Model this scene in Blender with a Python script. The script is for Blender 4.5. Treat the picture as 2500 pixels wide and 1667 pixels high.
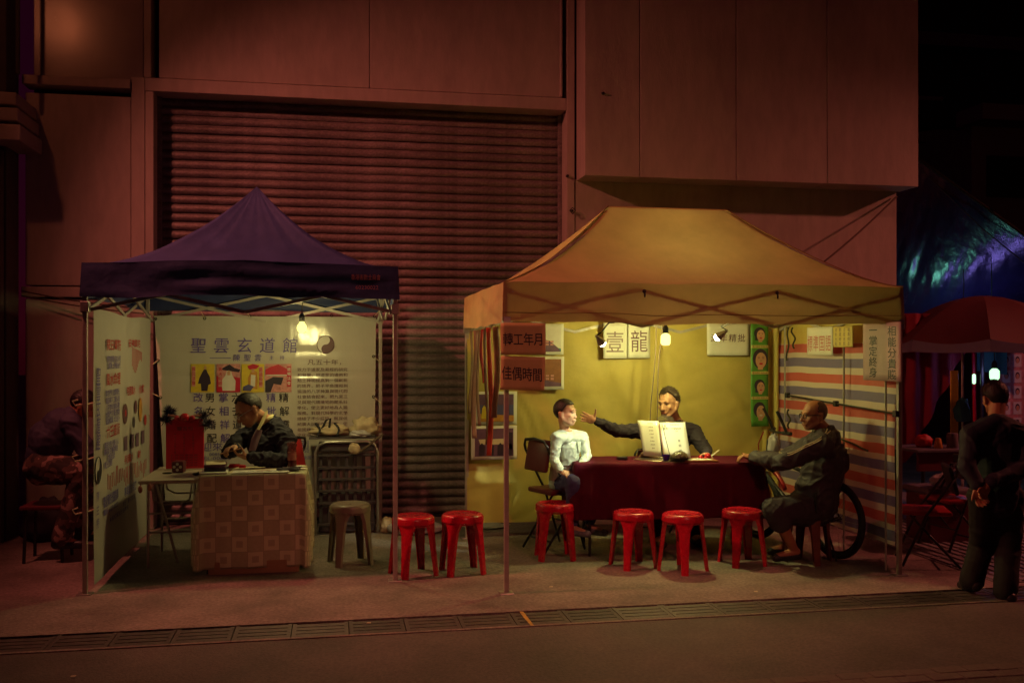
import bpy, bmesh, math, random
from mathutils import Vector, Matrix, Quaternion, noise
random.seed(7)
for o in list(bpy.data.objects):
    bpy.data.objects.remove(o)
SC = bpy.context.scene
COL = SC.collection
R = math.radians
V = Vector

# ------------------------------------------------------------------ camera
FPX, CX, CY, YAW, CAMZ = 2350.0, 1250.0, 860.0, R(10.5), 1.75
cam_d = bpy.data.cameras.new('camera')
cam = bpy.data.objects.new('camera', cam_d)
COL.objects.link(cam)
cam.location = (0, 0, CAMZ)
cam.rotation_euler = (R(90), 0, -YAW)
cam_d.sensor_width = 36.0
cam_d.lens = 36.0 * FPX / 2500.0
cam_d.shift_y = (CY - 833.5) / 2500.0
cam_d.clip_end = 400
SC.camera = cam

# ------------------------------------------------------------------ night sky and city glow
SUN_EL, SUN_RZ = R(38), R(-35)
world = bpy.data.worlds.new('World')
SC.world = world
world.use_nodes = True
wn = world.node_tree
wn.nodes.clear()
w_out = wn.nodes.new('ShaderNodeOutputWorld')
w_bg = wn.nodes.new('ShaderNodeBackground')
w_sky = wn.nodes.new('ShaderNodeTexSky')
w_sky.sky_type = 'NISHITA'
w_sky.sun_disc = False
w_sky.sun_elevation = SUN_EL
w_sky.sun_rotation = SUN_RZ
w_mul = wn.nodes.new('ShaderNodeMix')
w_mul.data_type = 'RGBA'
w_mul.blend_type = 'MULTIPLY'
w_mul.inputs[0].default_value = 1.0
w_mul.inputs[7].default_value = (1.0, 0.05, 0.30, 1)
wn.links.new(w_sky.outputs[0], w_mul.inputs[6])
wn.links.new(w_mul.outputs[2], w_bg.inputs[0])
w_bg.inputs[1].default_value = 0.0015
wn.links.new(w_bg.outputs[0], w_out.inputs[0])
sun_d = bpy.data.lights.new('night_glow', 'SUN')
sun_d.energy = 0.012
sun_d.angle = R(40)
sun_d.color = (1.0, 0.22, 0.16)
sun = bpy.data.objects.new('night_glow', sun_d)
COL.objects.link(sun)
sun.location = (0, -5, 20)
sun.rotation_euler = (R(90) - SUN_EL, 0, SUN_RZ)

LAMP_LEFT, LAMP_RIGHT, LAMP_FILL = V((-3.4, 7.0, 5.8)), V((11.7, 7.0, 5.9)), V((3.6, -3.2, 6.6))
LAMP_COL = (1.0, 0.225, 0.150)
LAMP_COL_FILL = (1.0, 0.25, 0.17)

SC.view_settings.view_transform = 'Standard'
SC.view_settings.look = 'None'
SC.view_settings.exposure = 0.0
SC.view_settings.gamma = 1.0
SC.render.engine = 'CYCLES'
SC.cycles.use_denoising = True
SC.cycles.use_adaptive_sampling = True
SC.cycles.adaptive_threshold = 0.025
SC.cycles.max_bounces = 4
SC.cycles.diffuse_bounces = 2
SC.cycles.glossy_bounces = 2
SC.cycles.sample_clamp_indirect = 4.0
SC.cycles.caustics_reflective = False
SC.cycles.caustics_refractive = False

# ------------------------------------------------------------------ helpers
_c, _s = math.cos(YAW), math.sin(YAW)
def ray(px, py):
    x = (px - CX) / FPX
    return V((x * _c + _s, -x * _s + _c, (CY - py) / FPX))
def G(px, py, z=0.0):
    d = ray(px, py)
    t = (z - CAMZ) / d.z
    return V((d.x * t, d.y * t, z))
def P(px, py, Y):
    d = ray(px, py)
    t = Y / d.y
    return V((d.x * t, Y, CAMZ + d.z * t))
def PX(px, py, X):
    d = ray(px, py)
    t = X / d.x
    return V((X, d.y * t, CAMZ + d.z * t))

ORI = {}
def org(o):
    return ORI.get(o.name, V((0, 0, 0))) if o else V((0, 0, 0))
def tag(o, label=None, cat=None, group=None, kind=None):
    if label: o['label'] = label
    if cat: o['category'] = cat
    if group: o['group'] = group
    if kind: o['kind'] = kind
    return o
def thing(name, label, cat, loc=(0, 0, 0), group=None, rz=0.0):
    o = bpy.data.objects.new(name, None)
    COL.objects.link(o)
    o.empty_display_size = 0.1
    o.location = loc
    o.rotation_euler = (0, 0, rz)
    tag(o, label, cat, group)
    ORI[o.name] = V(loc) if rz == 0 else V((0, 0, 0))
    return o
def link_mesh(name, me, parent=None):
    o = bpy.data.objects.new(name, me)
    COL.objects.link(o)
    if parent is not None:
        o.parent = parent
    return o
def copy_tree(o, parent=None):
    c = o.copy()
    COL.objects.link(c)
    c.parent = parent
    for ch in list(o.children):
        copy_tree(ch, c)
    return c

class MB:
    """collects shapes; build() links them as one mesh object"""
    def __init__(s):
        s.v, s.f, s.m = [], [], []
        s.mi = 0
    def add(s, vs, fs):
        n = len(s.v)
        s.v += [V(x) for x in vs]
        for f in fs:
            s.f.append([i + n for i in f])
            s.m.append(s.mi)
        return s
    def box(s, lo, hi, rot=None, piv=None):
        x0, y0, z0 = lo; x1, y1, z1 = hi
        vs = [V(p) for p in ((x0,y0,z0),(x1,y0,z0),(x1,y1,z0),(x0,y1,z0),(x0,y0,z1),(x1,y0,z1),(x1,y1,z1),(x0,y1,z1))]
        if rot is not None:
            c = V(piv) if piv is not None else (V(lo) + V(hi)) / 2
            vs = [rot @ (p - c) + c for p in vs]
        return s.add(vs, [(0,3,2,1),(4,5,6,7),(0,1,5,4),(1,2,6,5),(2,3,7,6),(3,0,4,7)])
    def bevbox(s, lo, hi, b=0.01, rot=None, piv=None):
        lo, hi = V(lo), V(hi)
        bm = bmesh.new()
        bmesh.ops.create_cube(bm, size=1)
        c = (lo + hi) / 2
        d = hi - lo
        for v in bm.verts:
            v.co = V((v.co.x * d.x, v.co.y * d.y, v.co.z * d.z)) + c
        bmesh.ops.bevel(bm, geom=bm.edges[:], offset=min(b, min(d) * 0.45), segments=2, affect='EDGES', profile=0.5)
        if rot is not None:
            q = V(piv) if piv is not None else c
            for v in bm.verts:
                v.co = rot @ (v.co - q) + q
        bm.verts.index_update()
        s.add([v.co.copy() for v in bm.verts], [[v.index for v in f.verts] for f in bm.faces])
        bm.free()
        return s
    def tube(s, pts, r, seg=8, closed=False, caps=True):
        pts = [V(p) for p in pts]
        n = len(pts)
        rr = r if isinstance(r, (list, tuple)) else [r] * n
        vs, fs = [], []
        prev = None
        for i, p in enumerate(pts):
            if closed:
                t = pts[(i + 1) % n] - pts[i - 1]
            else:
                t = pts[min(i + 1, n - 1)] - pts[max(i - 1, 0)]
            if t.length < 1e-9: t = V((0, 0, 1))
            t.normalize()
            if prev is None:
                a = V((0, 0, 1)) if abs(t.z) < 0.9 else V((1, 0, 0))
                u = t.cross(a).normalized()
            else:
                u = (prev - t * prev.dot(t))
                u = u.normalized() if u.length > 1e-6 else t.orthogonal().normalized()
            prev = u
            w = t.cross(u)
            for k in range(seg):
                a = 2 * math.pi * k / seg
                vs.append(p + (u * math.cos(a) + w * math.sin(a)) * rr[i])
        m = n if closed else n - 1
        for i in range(m):
            j = (i + 1) % n
            for k in range(seg):
                k2 = (k + 1) % seg
                fs.append((i*seg+k, i*seg+k2, j*seg+k2, j*seg+k))
        if caps and not closed:
            fs.append(tuple(range(seg))[::-1])
            fs.append(tuple((n-1)*seg + k for k in range(seg)))
        return s.add(vs, fs)
    def lathe(s, prof, c=(0, 0, 0), seg=24, axis='Z', rot=None):
        c = V(c)
        vs, fs = [], []
        for (r, z) in prof:
            for k in range(seg):
                a = 2 * math.pi * k / seg
                p = V((r * math.cos(a), r * math.sin(a), z))
                if rot is not None: p = rot @ p
                vs.append(p + c)
        for i in range(len(prof) - 1):
            for k in range(seg):
                k2 = (k + 1) % seg
                fs.append((i*seg+k, i*seg+k2, (i+1)*seg+k2, (i+1)*seg+k))
        if prof[0][0] > 1e-6: fs.append(tuple(range(seg))[::-1])
        if prof[-1][0] > 1e-6: fs.append(tuple((len(prof)-1)*seg + k for k in range(seg)))
        return s.add(vs, fs)
    def ell(s, c, r, rot=None, su=14, sv=9):
        c = V(c)
        vs, fs = [V((0, 0, 1))], []
        for i in range(1, sv):
            th = math.pi * i / sv
            for k in range(su):
                a = 2 * math.pi * k / su
                vs.append(V((math.sin(th)*math.cos(a), math.sin(th)*math.sin(a), math.cos(th))))
        vs.append(V((0, 0, -1)))
        for k in range(su):
            fs.append((0, 1 + k, 1 + (k+1) % su))
        for i in range(sv - 2):
            for k in range(su):
                a, b = 1 + i*su + k, 1 + i*su + (k+1) % su
                fs.append((a, a + su, b + su, b))
        L = len(vs) - 1
        for k in range(su):
            fs.append((L, 1 + (sv-2)*su + (k+1) % su, 1 + (sv-2)*su + k))
        out = []
        for p in vs:
            q = V((p.x * r[0], p.y * r[1], p.z * r[2]))
            if rot is not None: q = rot @ q
            out.append(q + c)
        return s.add(out, fs)
    def cap(s, a, b, ra, rb, seg=12):
        a, b = V(a), V(b)
        t = b - a
        L = t.length
        t = t.normalized() if L > 1e-6 else V((0, 0, 1))
        pts, rad = [], []
        for k in range(4):
            th = math.pi / 2 * k / 4
            pts.append(a - t * ra * math.cos(th)); rad.append(max(ra * math.sin(th), 1e-3))
        pts.append(a); rad.append(ra)
        pts.append(a.lerp(b, 0.5)); rad.append((ra + rb) / 2)
        pts.append(b); rad.append(rb)
        for k in range(3, -1, -1):
            th = math.pi / 2 * k / 4
            pts.append(b + t * rb * math.cos(th)); rad.append(max(rb * math.sin(th), 1e-3))
        return s.tube(pts, rad, seg)
    def grid(s, fn, nu, nv):
        vs = [fn(i / nu, j / nv) for j in range(nv + 1) for i in range(nu + 1)]
        fs = [(j*(nu+1)+i, j*(nu+1)+i+1, (j+1)*(nu+1)+i+1, (j+1)*(nu+1)+i) for j in range(nv) for i in range(nu)]
        return s.add(vs, fs)
    def quad(s, a, b, c, d):
        return s.add([a, b, c, d], [(0, 1, 2, 3)])
    def mesh(s, name, mats, off=V((0, 0, 0)), smooth=False):
        me = bpy.data.meshes.new(name)
        me.from_pydata([tuple(p - off) for p in s.v], [], s.f)
        if not isinstance(mats, (list, tuple)): mats = [mats]
        for m in mats: me.materials.append(M[m] if isinstance(m, str) else m)
        if len(mats) > 1:
            for i, p in enumerate(me.polygons): p.material_index = s.m[i]
        if smooth:
            for p in me.polygons: p.use_smooth = True
            if smooth is not True:
                me.update()
                try: me.set_sharp_from_angle(angle=R(smooth))
                except Exception: pass
        me.update()
        return me
    def build(s, name, mats, parent=None, smooth=False, solid=0.0):
        off = org(parent)
        me = s.mesh(name, mats, off, smooth)
        o = link_mesh(name, me, parent)
        ORI[o.name] = off.copy()
        if solid:
            md = o.modifiers.new('solid', 'SOLIDIFY')
            md.thickness = solid
            md.offset = 0
        return o

def nz(x, y=0.0, z=0.0):
    return noise.noise(V((x, y, z)))

# ------------------------------------------------------------------ materials
M = {}
def mat(name, col, rough=0.6, metal=0.0, var=0.0, vscale=6.0, bump=0.0, bscale=40.0, spec=0.5, trans=0.0, coat=0.0, stretch=None, speck=0.0, sscale=60.0):
    m = bpy.data.materials.new(name)
    m.use_nodes = True
    nt = m.node_tree
    b = nt.nodes['Principled BSDF']
    b.inputs['Base Color'].default_value = (*col, 1)
    b.inputs['Roughness'].default_value = rough
    b.inputs['Metallic'].default_value = metal
    b.inputs['Specular IOR Level'].default_value = spec
    if coat: b.inputs['Coat Weight'].default_value = coat
    co = None
    if var or bump:
        tc = nt.nodes.new('ShaderNodeTexCoord')
        mp = nt.nodes.new('ShaderNodeMapping')
        if stretch: mp.inputs['Scale'].default_value = stretch
        nt.links.new(tc.outputs['Object'], mp.inputs[0])
        co = mp.outputs[0]
    if var:
        n = nt.nodes.new('ShaderNodeTexNoise')
        n.inputs['Scale'].default_value = vscale
        n.inputs['Detail'].default_value = 8
        n.inputs['Roughness'].default_value = 0.62
        nt.links.new(co, n.inputs['Vector'])
        rp = nt.nodes.new('ShaderNodeMapRange')
        rp.inputs[1].default_value = 0.3; rp.inputs[2].default_value = 0.7
        rp.inputs[3].default_value = 1 - var; rp.inputs[4].default_value = 1 + var * 0.6
        nt.links.new(n.outputs['Fac'], rp.inputs[0])
        mx = nt.nodes.new('ShaderNodeMix')
        mx.data_type = 'RGBA'; mx.blend_type = 'MULTIPLY'
        mx.inputs[0].default_value = 1
        mx.inputs[6].default_value = (*col, 1)
        nt.links.new(rp.outputs[0], mx.inputs[7])
        nt.links.new(mx.outputs[2], b.inputs['Base Color'])
        rr = nt.nodes.new('ShaderNodeMapRange')
        rr.inputs[3].default_value = max(0.05, rough - 0.12); rr.inputs[4].default_value = min(1, rough + 0.12)
        nt.links.new(n.outputs['Fac'], rr.inputs[0])
        nt.links.new(rr.outputs[0], b.inputs['Roughness'])
    if speck:
        n3 = nt.nodes.new('ShaderNodeTexNoise')
        n3.inputs['Scale'].default_value = sscale
        n3.inputs['Detail'].default_value = 4
        nt.links.new(co, n3.inputs['Vector'])
        r3 = nt.nodes.new('ShaderNodeMapRange')
        r3.inputs[1].default_value = 0.36; r3.inputs[2].default_value = 0.64
        r3.inputs[3].default_value = 1 - speck; r3.inputs[4].default_value = 1 + speck
        nt.links.new(n3.outputs['Fac'], r3.inputs[0])
        m3 = nt.nodes.new('ShaderNodeMix')
        m3.data_type = 'RGBA'; m3.blend_type = 'MULTIPLY'
        m3.inputs[0].default_value = 1
        nt.links.new(mx.outputs[2], m3.inputs[6]); nt.links.new(r3.outputs[0], m3.inputs[7])
        nt.links.new(m3.outputs[2], b.inputs['Base Color'])
    if bump:
        n2 = nt.nodes.new('ShaderNodeTexNoise')
        n2.inputs['Scale'].default_value = bscale
        n2.inputs['Detail'].default_value = 6
        nt.links.new(co, n2.inputs['Vector'])
        bp = nt.nodes.new('ShaderNodeBump')
        bp.inputs['Strength'].default_value = bump
        bp.inputs['Distance'].default_value = 0.02
        nt.links.new(n2.outputs['Fac'], bp.inputs['Height'])
        nt.links.new(bp.outputs[0], b.inputs['Normal'])
    if trans:
        tr = nt.nodes.new('ShaderNodeBsdfTranslucent')
        src = b.inputs['Base Color'].links
        if src: nt.links.new(src[0].from_socket, tr.inputs[0])
        else: tr.inputs[0].default_value = (*col, 1)
        ms = nt.nodes.new('ShaderNodeMixShader')
        ms.inputs[0].default_value = trans
        out = nt.nodes['Material Output']
        nt.links.new(b.outputs[0], ms.inputs[1])
        nt.links.new(tr.outputs[0], ms.inputs[2])
        nt.links.new(ms.outputs[0], out.inputs[0])
    M[name] = m
    return m
def emit(name, col, strength):
    m = bpy.data.materials.new(name)
    m.use_nodes = True
    b = m.node_tree.nodes['Principled BSDF']
    b.inputs['Base Color'].default_value = (0.8, 0.8, 0.8, 1)
    b.inputs['Emission Color'].default_value = (*col, 1)
    b.inputs['Emission Strength'].default_value = strength
    M[name] = m
    return m
def glass(name, col, rough=0.05, alpha=0.35):
    m = mat(name, col, rough)
    m.node_tree.nodes['Principled BSDF'].inputs['Alpha'].default_value = alpha
    return m

mat('wall_paint', (0.47, 0.40, 0.36), 0.72, var=0.16, vscale=1.4, bump=0.12, bscale=40, speck=0.06, sscale=9, stretch=(1.4, 1.4, 0.45))
mat('panel_gloss', (0.33, 0.27, 0.26), 0.24, var=0.12, vscale=1.2, spec=0.6)
mat('wall_dark', (0.06, 0.05, 0.05), 0.8, var=0.3)
mat('column_paint', (0.36, 0.30, 0.28), 0.7, var=0.2, vscale=2)
mat('shutter', (0.30, 0.245, 0.25), 0.50, 0.2, var=0.42, vscale=7, bump=0.22, bscale=50, stretch=(0.6, 1, 1), speck=0.2, sscale=60)
mat('concrete', (0.25, 0.20, 0.185), 0.78, var=0.55, vscale=1.5, bump=0.5, bscale=60, speck=0.2, sscale=40)
mat('road', (0.125, 0.10, 0.095), 0.72, var=0.4, vscale=1.4, bump=0.45, bscale=80, speck=0.16, sscale=45)
mat('drain_iron', (0.115, 0.095, 0.095), 0.55, 0.3, var=0.4, vscale=12, bump=0.3)
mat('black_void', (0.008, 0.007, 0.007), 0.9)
mat('yellow_paint', (0.55, 0.36, 0.06), 0.7, var=0.4, vscale=20)
mat('tactile', (0.25, 0.22, 0.25), 0.6, var=0.3, vscale=7)
mat('paver', (0.18, 0.14, 0.13), 0.8, var=0.35, vscale=5, bump=0.4)
mat('blue_cloth', (0.030, 0.042, 0.16), 0.6, var=0.18, vscale=4, bump=0.4, bscale=7, trans=0.04)
mat('yellow_cloth', (0.62, 0.42, 0.20), 0.7, var=0.16, vscale=3, bump=0.35, bscale=7, trans=0.23)
mat('yellow_sheet', (0.64, 0.50, 0.135), 0.62, var=0.14, vscale=2.2, bump=0.35, bscale=6, trans=0.15)
mat('seam', (0.32, 0.19, 0.07), 0.8)
mat('white_vinyl', (0.59, 0.53, 0.48), 0.17, var=0.07, vscale=2, bump=0.5, bscale=2.6, spec=0.6, stretch=(1.6, 1, 0.8))
mat('white_vinyl_matt', (0.53, 0.47, 0.44), 0.45, var=0.08, vscale=2, bump=0.25, bscale=4)
mat('steel', (0.55, 0.52, 0.5), 0.38, 0.8, var=0.2, vscale=20)
mat('pole_paint', (0.50, 0.43, 0.40), 0.45, 0.3, var=0.2, vscale=14)
mat('dark_metal', (0.045, 0.04, 0.045), 0.4, 0.5, var=0.3, vscale=20)
mat('black_plastic', (0.02, 0.018, 0.02), 0.45)
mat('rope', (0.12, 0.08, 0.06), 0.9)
mat('cord', (0.05, 0.04, 0.02), 0.7)
mat('ink_purple', (0.13, 0.085, 0.38), 0.5)
mat('ink_black', (0.02, 0.015, 0.03), 0.5)
mat('ink_red', (0.50, 0.015, 0.03), 0.5)
mat('ink_brown', (0.13, 0.04, 0.06), 0.5)
mat('ink_pink', (0.55, 0.16, 0.17), 0.5)
mat('print_yellow', (0.72, 0.52, 0.05), 0.4, var=0.15, vscale=14)
mat('print_white', (0.70, 0.64, 0.60), 0.4, var=0.1, vscale=10)
mat('print_red', (0.55, 0.02, 0.05), 0.4, var=0.15, vscale=14)
mat('print_pink', (0.66, 0.28, 0.27), 0.4, var=0.35, vscale=26)
mat('print_dark', (0.04, 0.025, 0.05), 0.4, var=0.2, vscale=14)
mat('print_blue', (0.10, 0.09, 0.24), 0.4, var=0.3, vscale=10)
mat('print_brown', (0.28, 0.10, 0.04), 0.5, var=0.3, vscale=9)
mat('print_orange', (0.62, 0.27, 0.05), 0.5, var=0.3, vscale=9)
mat('print_green', (0.10, 0.30, 0.04), 0.4, var=0.12, vscale=10)
mat('print_skin', (0.60, 0.33, 0.20), 0.5, var=0.15, vscale=20)
mat('print_violet', (0.16, 0.07, 0.14), 0.5, var=0.3, vscale=9)
mat('sign_orange', (0.68, 0.50, 0.22), 0.65, var=0.12, vscale=6)
mat('sign_pink', (0.45, 0.30, 0.33), 0.6, var=0.1, vscale=6)
mat('paper_white', (0.72, 0.68, 0.62), 0.6, var=0.06, vscale=8, bump=0.1, bscale=9)
mat('paper_page', (0.76, 0.75, 0.66), 0.35, var=0.05, vscale=8)
mat('paper_cream', (0.66, 0.55, 0.36), 0.65, var=0.12, vscale=8)
mat('paper_yellow', (0.66, 0.52, 0.16), 0.6, var=0.1, vscale=8)
mat('red_plastic', (0.56, 0.010, 0.032), 0.27, speck=0.12, sscale=30, var=0.05, vscale=6, spec=0.55, coat=0.25)
mat('dark_red_plastic', (0.30, 0.02, 0.02), 0.4, var=0.2, vscale=6)
mat('grey_plastic', (0.24, 0.18, 0.15), 0.36, var=0.04, vscale=6, spec=0.5)
mat('brown_wood', (0.20, 0.06, 0.04), 0.55, var=0.3, vscale=9)
mat('red_felt', (0.085, 0.002, 0.018), 0.85, var=0.15, vscale=14, spec=0.2)
mat('red_vinyl', (0.42, 0.012, 0.02), 0.4, var=0.15)
mat('maroon_vinyl', (0.13, 0.02, 0.03), 0.45, var=0.15)
mat('board_red', (0.62, 0.012, 0.04), 0.4, var=0.1, vscale=8)
mat('table_top', (0.52, 0.42, 0.34), 0.5, var=0.12, vscale=10)
mat('cardboard', (0.42, 0.26, 0.15), 0.8, var=0.15)
mat('bag_canvas', (0.52, 0.40, 0.27), 0.8, var=0.2, vscale=10, bump=0.3, bscale=20)
mat('bag_dark', (0.03, 0.025, 0.035), 0.8)
mat('bag_white', (0.62, 0.58, 0.62), 0.35, var=0.12, vscale=12, trans=0.25)
mat('crate_dark', (0.07, 0.055, 0.07), 0.5, var=0.2)
mat('skin', (0.50, 0.25, 0.155), 0.5, var=0.10, vscale=14, spec=0.4)
mat('skin_child', (0.60, 0.34, 0.22), 0.5, var=0.06, vscale=14, spec=0.4)
mat('skin_tan', (0.42, 0.18, 0.10), 0.45, var=0.12, vscale=14, spec=0.45)
mat('hair', (0.016, 0.010, 0.012), 0.5, var=0.3, vscale=60, bump=0.2, bscale=160)
mat('hair_brown', (0.050, 0.028, 0.020), 0.5, var=0.3, vscale=60, bump=0.2, bscale=160)
mat('hair_pepper', (0.040, 0.028, 0.028), 0.55, var=0.4, vscale=40, bump=0.2, bscale=160)
mat('hair_grey', (0.11, 0.045, 0.040), 0.6, var=0.3, vscale=60, bump=0.4, bscale=160)
mat('suit', (0.030, 0.026, 0.040), 0.8, var=0.2, vscale=12, bump=0.2, bscale=14, spec=0.3)
mat('shirt_yellow', (0.66, 0.58, 0.30), 0.7)
mat('shirt_mauve', (0.27, 0.17, 0.20), 0.75, var=0.1)
mat('child_shirt', (0.60, 0.68, 0.62), 0.42, var=0.06, vscale=8, bump=0.15, bscale=16)
mat('jeans', (0.07, 0.06, 0.20), 0.8, var=0.2, vscale=20)
mat('black_shirt', (0.030, 0.022, 0.034), 0.8, var=0.2, vscale=12, bump=0.2, bscale=14, spec=0.3)
mat('track_jacket', (0.050, 0.036, 0.050), 0.62, var=0.2, vscale=9, bump=0.25, bscale=12, spec=0.4)
mat('shorts', (0.045, 0.035, 0.05), 0.8, var=0.2)
mat('navy_shirt', (0.014, 0.011, 0.032), 0.8, var=0.2, vscale=9, bump=0.2, bscale=12)
mat('black_trousers', (0.006, 0.005, 0.007), 0.85)
mat('blue_shirt', (0.055, 0.05, 0.10), 0.75, var=0.15, vscale=7, bump=0.3, bscale=8)
mat('shoe', (0.02, 0.016, 0.018), 0.45)
mat('shoe_white', (0.20, 0.20, 0.24), 0.55, var=0.7, vscale=26)
mat('piping', (0.72, 0.64, 0.44), 0.6)
mat('eye', (0.012, 0.008, 0.008), 0.2)
mat('teeth', (0.7, 0.66, 0.6), 0.3)
mat('eye_white', (0.40, 0.33, 0.28), 0.3)
mat('lip', (0.30, 0.07, 0.06), 0.5)
mat('collar_orange', (0.50, 0.20, 0.05), 0.7)
mat('tyre', (0.018, 0.016, 0.018), 0.7)
mat('bike_red', (0.34, 0.01, 0.015), 0.3, coat=0.4)
mat('shell', (0.12, 0.085, 0.05), 0.28, var=0.6, vscale=30, bump=0.6, bscale=40, spec=0.7)
mat('cup_blue', (0.03, 0.012, 0.30), 0.2, spec=0.7)
mat('red_fruit', (0.45, 0.012, 0.02), 0.2, spec=0.8)
mat('drink', (0.10, 0.012, 0.015), 0.2, spec=0.6)
mat('label_pink', (0.45, 0.16, 0.13), 0.5, var=0.3, vscale=30)
mat('tarp_blue', (0.030, 0.020, 0.095), 0.24, var=0.25, vscale=6, bump=0.9, bscale=5, spec=1.0, stretch=(1, 1, 0.35))
mat('umbrella_red', (0.085, 0.010, 0.014), 0.7, var=0.15, trans=0.12)
mat('umbrella_trim', (0.15, 0.13, 0.17), 0.7, var=0.1, trans=0.12)
mat('curtain_red', (0.26, 0.008, 0.03), 0.75, var=0.2, vscale=3, trans=0.08)
mat('teal_sheet', (0.05, 0.24, 0.26), 0.7, var=0.15, trans=0.2)
mat('far_wall', (0.16, 0.12, 0.14), 0.85, var=0.25, vscale=1)
mat('far_dark', (0.025, 0.02, 0.022), 0.9, var=0.3, vscale=1)
mat('strip_brown', (0.32, 0.17, 0.12), 0.5, var=0.3, vscale=8, trans=0.2)
mat('strip_red', (0.55, 0.02, 0.025), 0.5, var=0.2, vscale=8, trans=0.25)
mat('strip_coral', (0.82, 0.15, 0.09), 0.5, var=0.15, vscale=8, trans=0.35)
mat('strip_pink', (0.50, 0.25, 0.22), 0.5, var=0.25, vscale=8, trans=0.25)
mat('litter', (0.6, 0.5, 0.35), 0.7)
emit('bulb_warm', (1.0, 0.95, 0.25), 1.7)
emit('bulb_tent', (1.0, 0.97, 0.30), 1.8)
emit('spot_lens', (0.95, 1.0, 0.62), 45.0)
emit('bulb_cyan', (0.50, 1.0, 0.55), 1.7)
emit('bulb_violet', (0.30, 0.22, 1.0), 2.0)
emit('bulb_ice', (0.25, 1.0, 0.75), 2.0)
emit('lamp_lens', (1.0, 0.24, 0.09), 130.0)
glass('spectacle_glass', (0.6, 0.5, 0.5), 0.05, 0.18)
glass('clear_acrylic', (0.7, 0.7, 0.6), 0.1, 0.10)
glass('bottle_plastic', (0.34, 0.08, 0.08), 0.15, 0.55)

def vary_per_object(name, lo, hi):
    nt = M[name].node_tree
    b = nt.nodes['Principled BSDF']
    src = b.inputs['Base Color'].links[0].from_socket
    oi = nt.nodes.new('ShaderNodeObjectInfo')
    mr = nt.nodes.new('ShaderNodeMapRange')
    mr.inputs[3].default_value = lo; mr.inputs[4].default_value = hi
    nt.links.new(oi.outputs['Random'], mr.inputs[0])
    mx = nt.nodes.new('ShaderNodeMix'); mx.data_type = 'RGBA'; mx.blend_type = 'MULTIPLY'
    mx.inputs[0].default_value = 1
    nt.links.new(src, mx.inputs[6]); nt.links.new(mr.outputs[0], mx.inputs[7])
    nt.links.new(mx.outputs[2], b.inputs['Base Color'])
vary_per_object('shutter', 0.82, 1.14)
vary_per_object('red_plastic', 0.78, 1.12)
vary_per_object('drain_iron', 0.75, 1.15)

def striped_mat():
    m = mat('striped_tarp', (0.6, 0.5, 0.4), 0.5, bump=0.3, bscale=10)
    nt = m.node_tree
    b = nt.nodes['Principled BSDF']
    tc = [n for n in nt.nodes if n.type == 'TEX_COORD'][0]
    sp = nt.nodes.new('ShaderNodeSeparateXYZ')
    nt.links.new(tc.outputs['Object'], sp.inputs[0])
    n = nt.nodes.new('ShaderNodeTexNoise'); n.inputs['Scale'].default_value = 1.6
    nt.links.new(tc.outputs['Object'], n.inputs['Vector'])
    md = nt.nodes.new('ShaderNodeMath'); md.operation = 'MULTIPLY_ADD'
    md.inputs[1].default_value = 0.035
    nt.links.new(n.outputs['Fac'], md.inputs[0]); nt.links.new(sp.outputs['Z'], md.inputs[2])
    di = nt.nodes.new('ShaderNodeMath'); di.operation = 'DIVIDE'; di.inputs[1].default_value = 0.272
    nt.links.new(md.outputs[0], di.inputs[0])
    fr = nt.nodes.new('ShaderNodeMath'); fr.operation = 'FRACT'
    nt.links.new(di.outputs[0], fr.inputs[0])
    cr = nt.nodes.new('ShaderNodeValToRGB'); cr.color_ramp.interpolation = 'CONSTANT'
    e = cr.color_ramp.elements
    wht, red, blu = (0.66, 0.58, 0.48, 1), (0.56, 0.125, 0.105, 1), (0.20, 0.175, 0.32, 1)
    e[0].position = 0; e[0].color = blu
    e[1].position = 0.30; e[1].color = wht
    for p_, c_ in ((0.48, red), (0.78, wht)):
        x = e.new(p_); x.color = c_
    nt.links.new(fr.outputs[0], cr.inputs[0])
    nt.links.new(cr.outputs[0], b.inputs['Base Color'])
    tr = nt.nodes.new('ShaderNodeBsdfTranslucent')
    nt.links.new(cr.outputs[0], tr.inputs[0])
    ms = nt.nodes.new('ShaderNodeMixShader'); ms.inputs[0].default_value = 0.2
    nt.links.new(b.outputs[0], ms.inputs[1]); nt.links.new(tr.outputs[0], ms.inputs[2])
    nt.links.new(ms.outputs[0], nt.nodes['Material Output'].inputs[0])
striped_mat()
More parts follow.
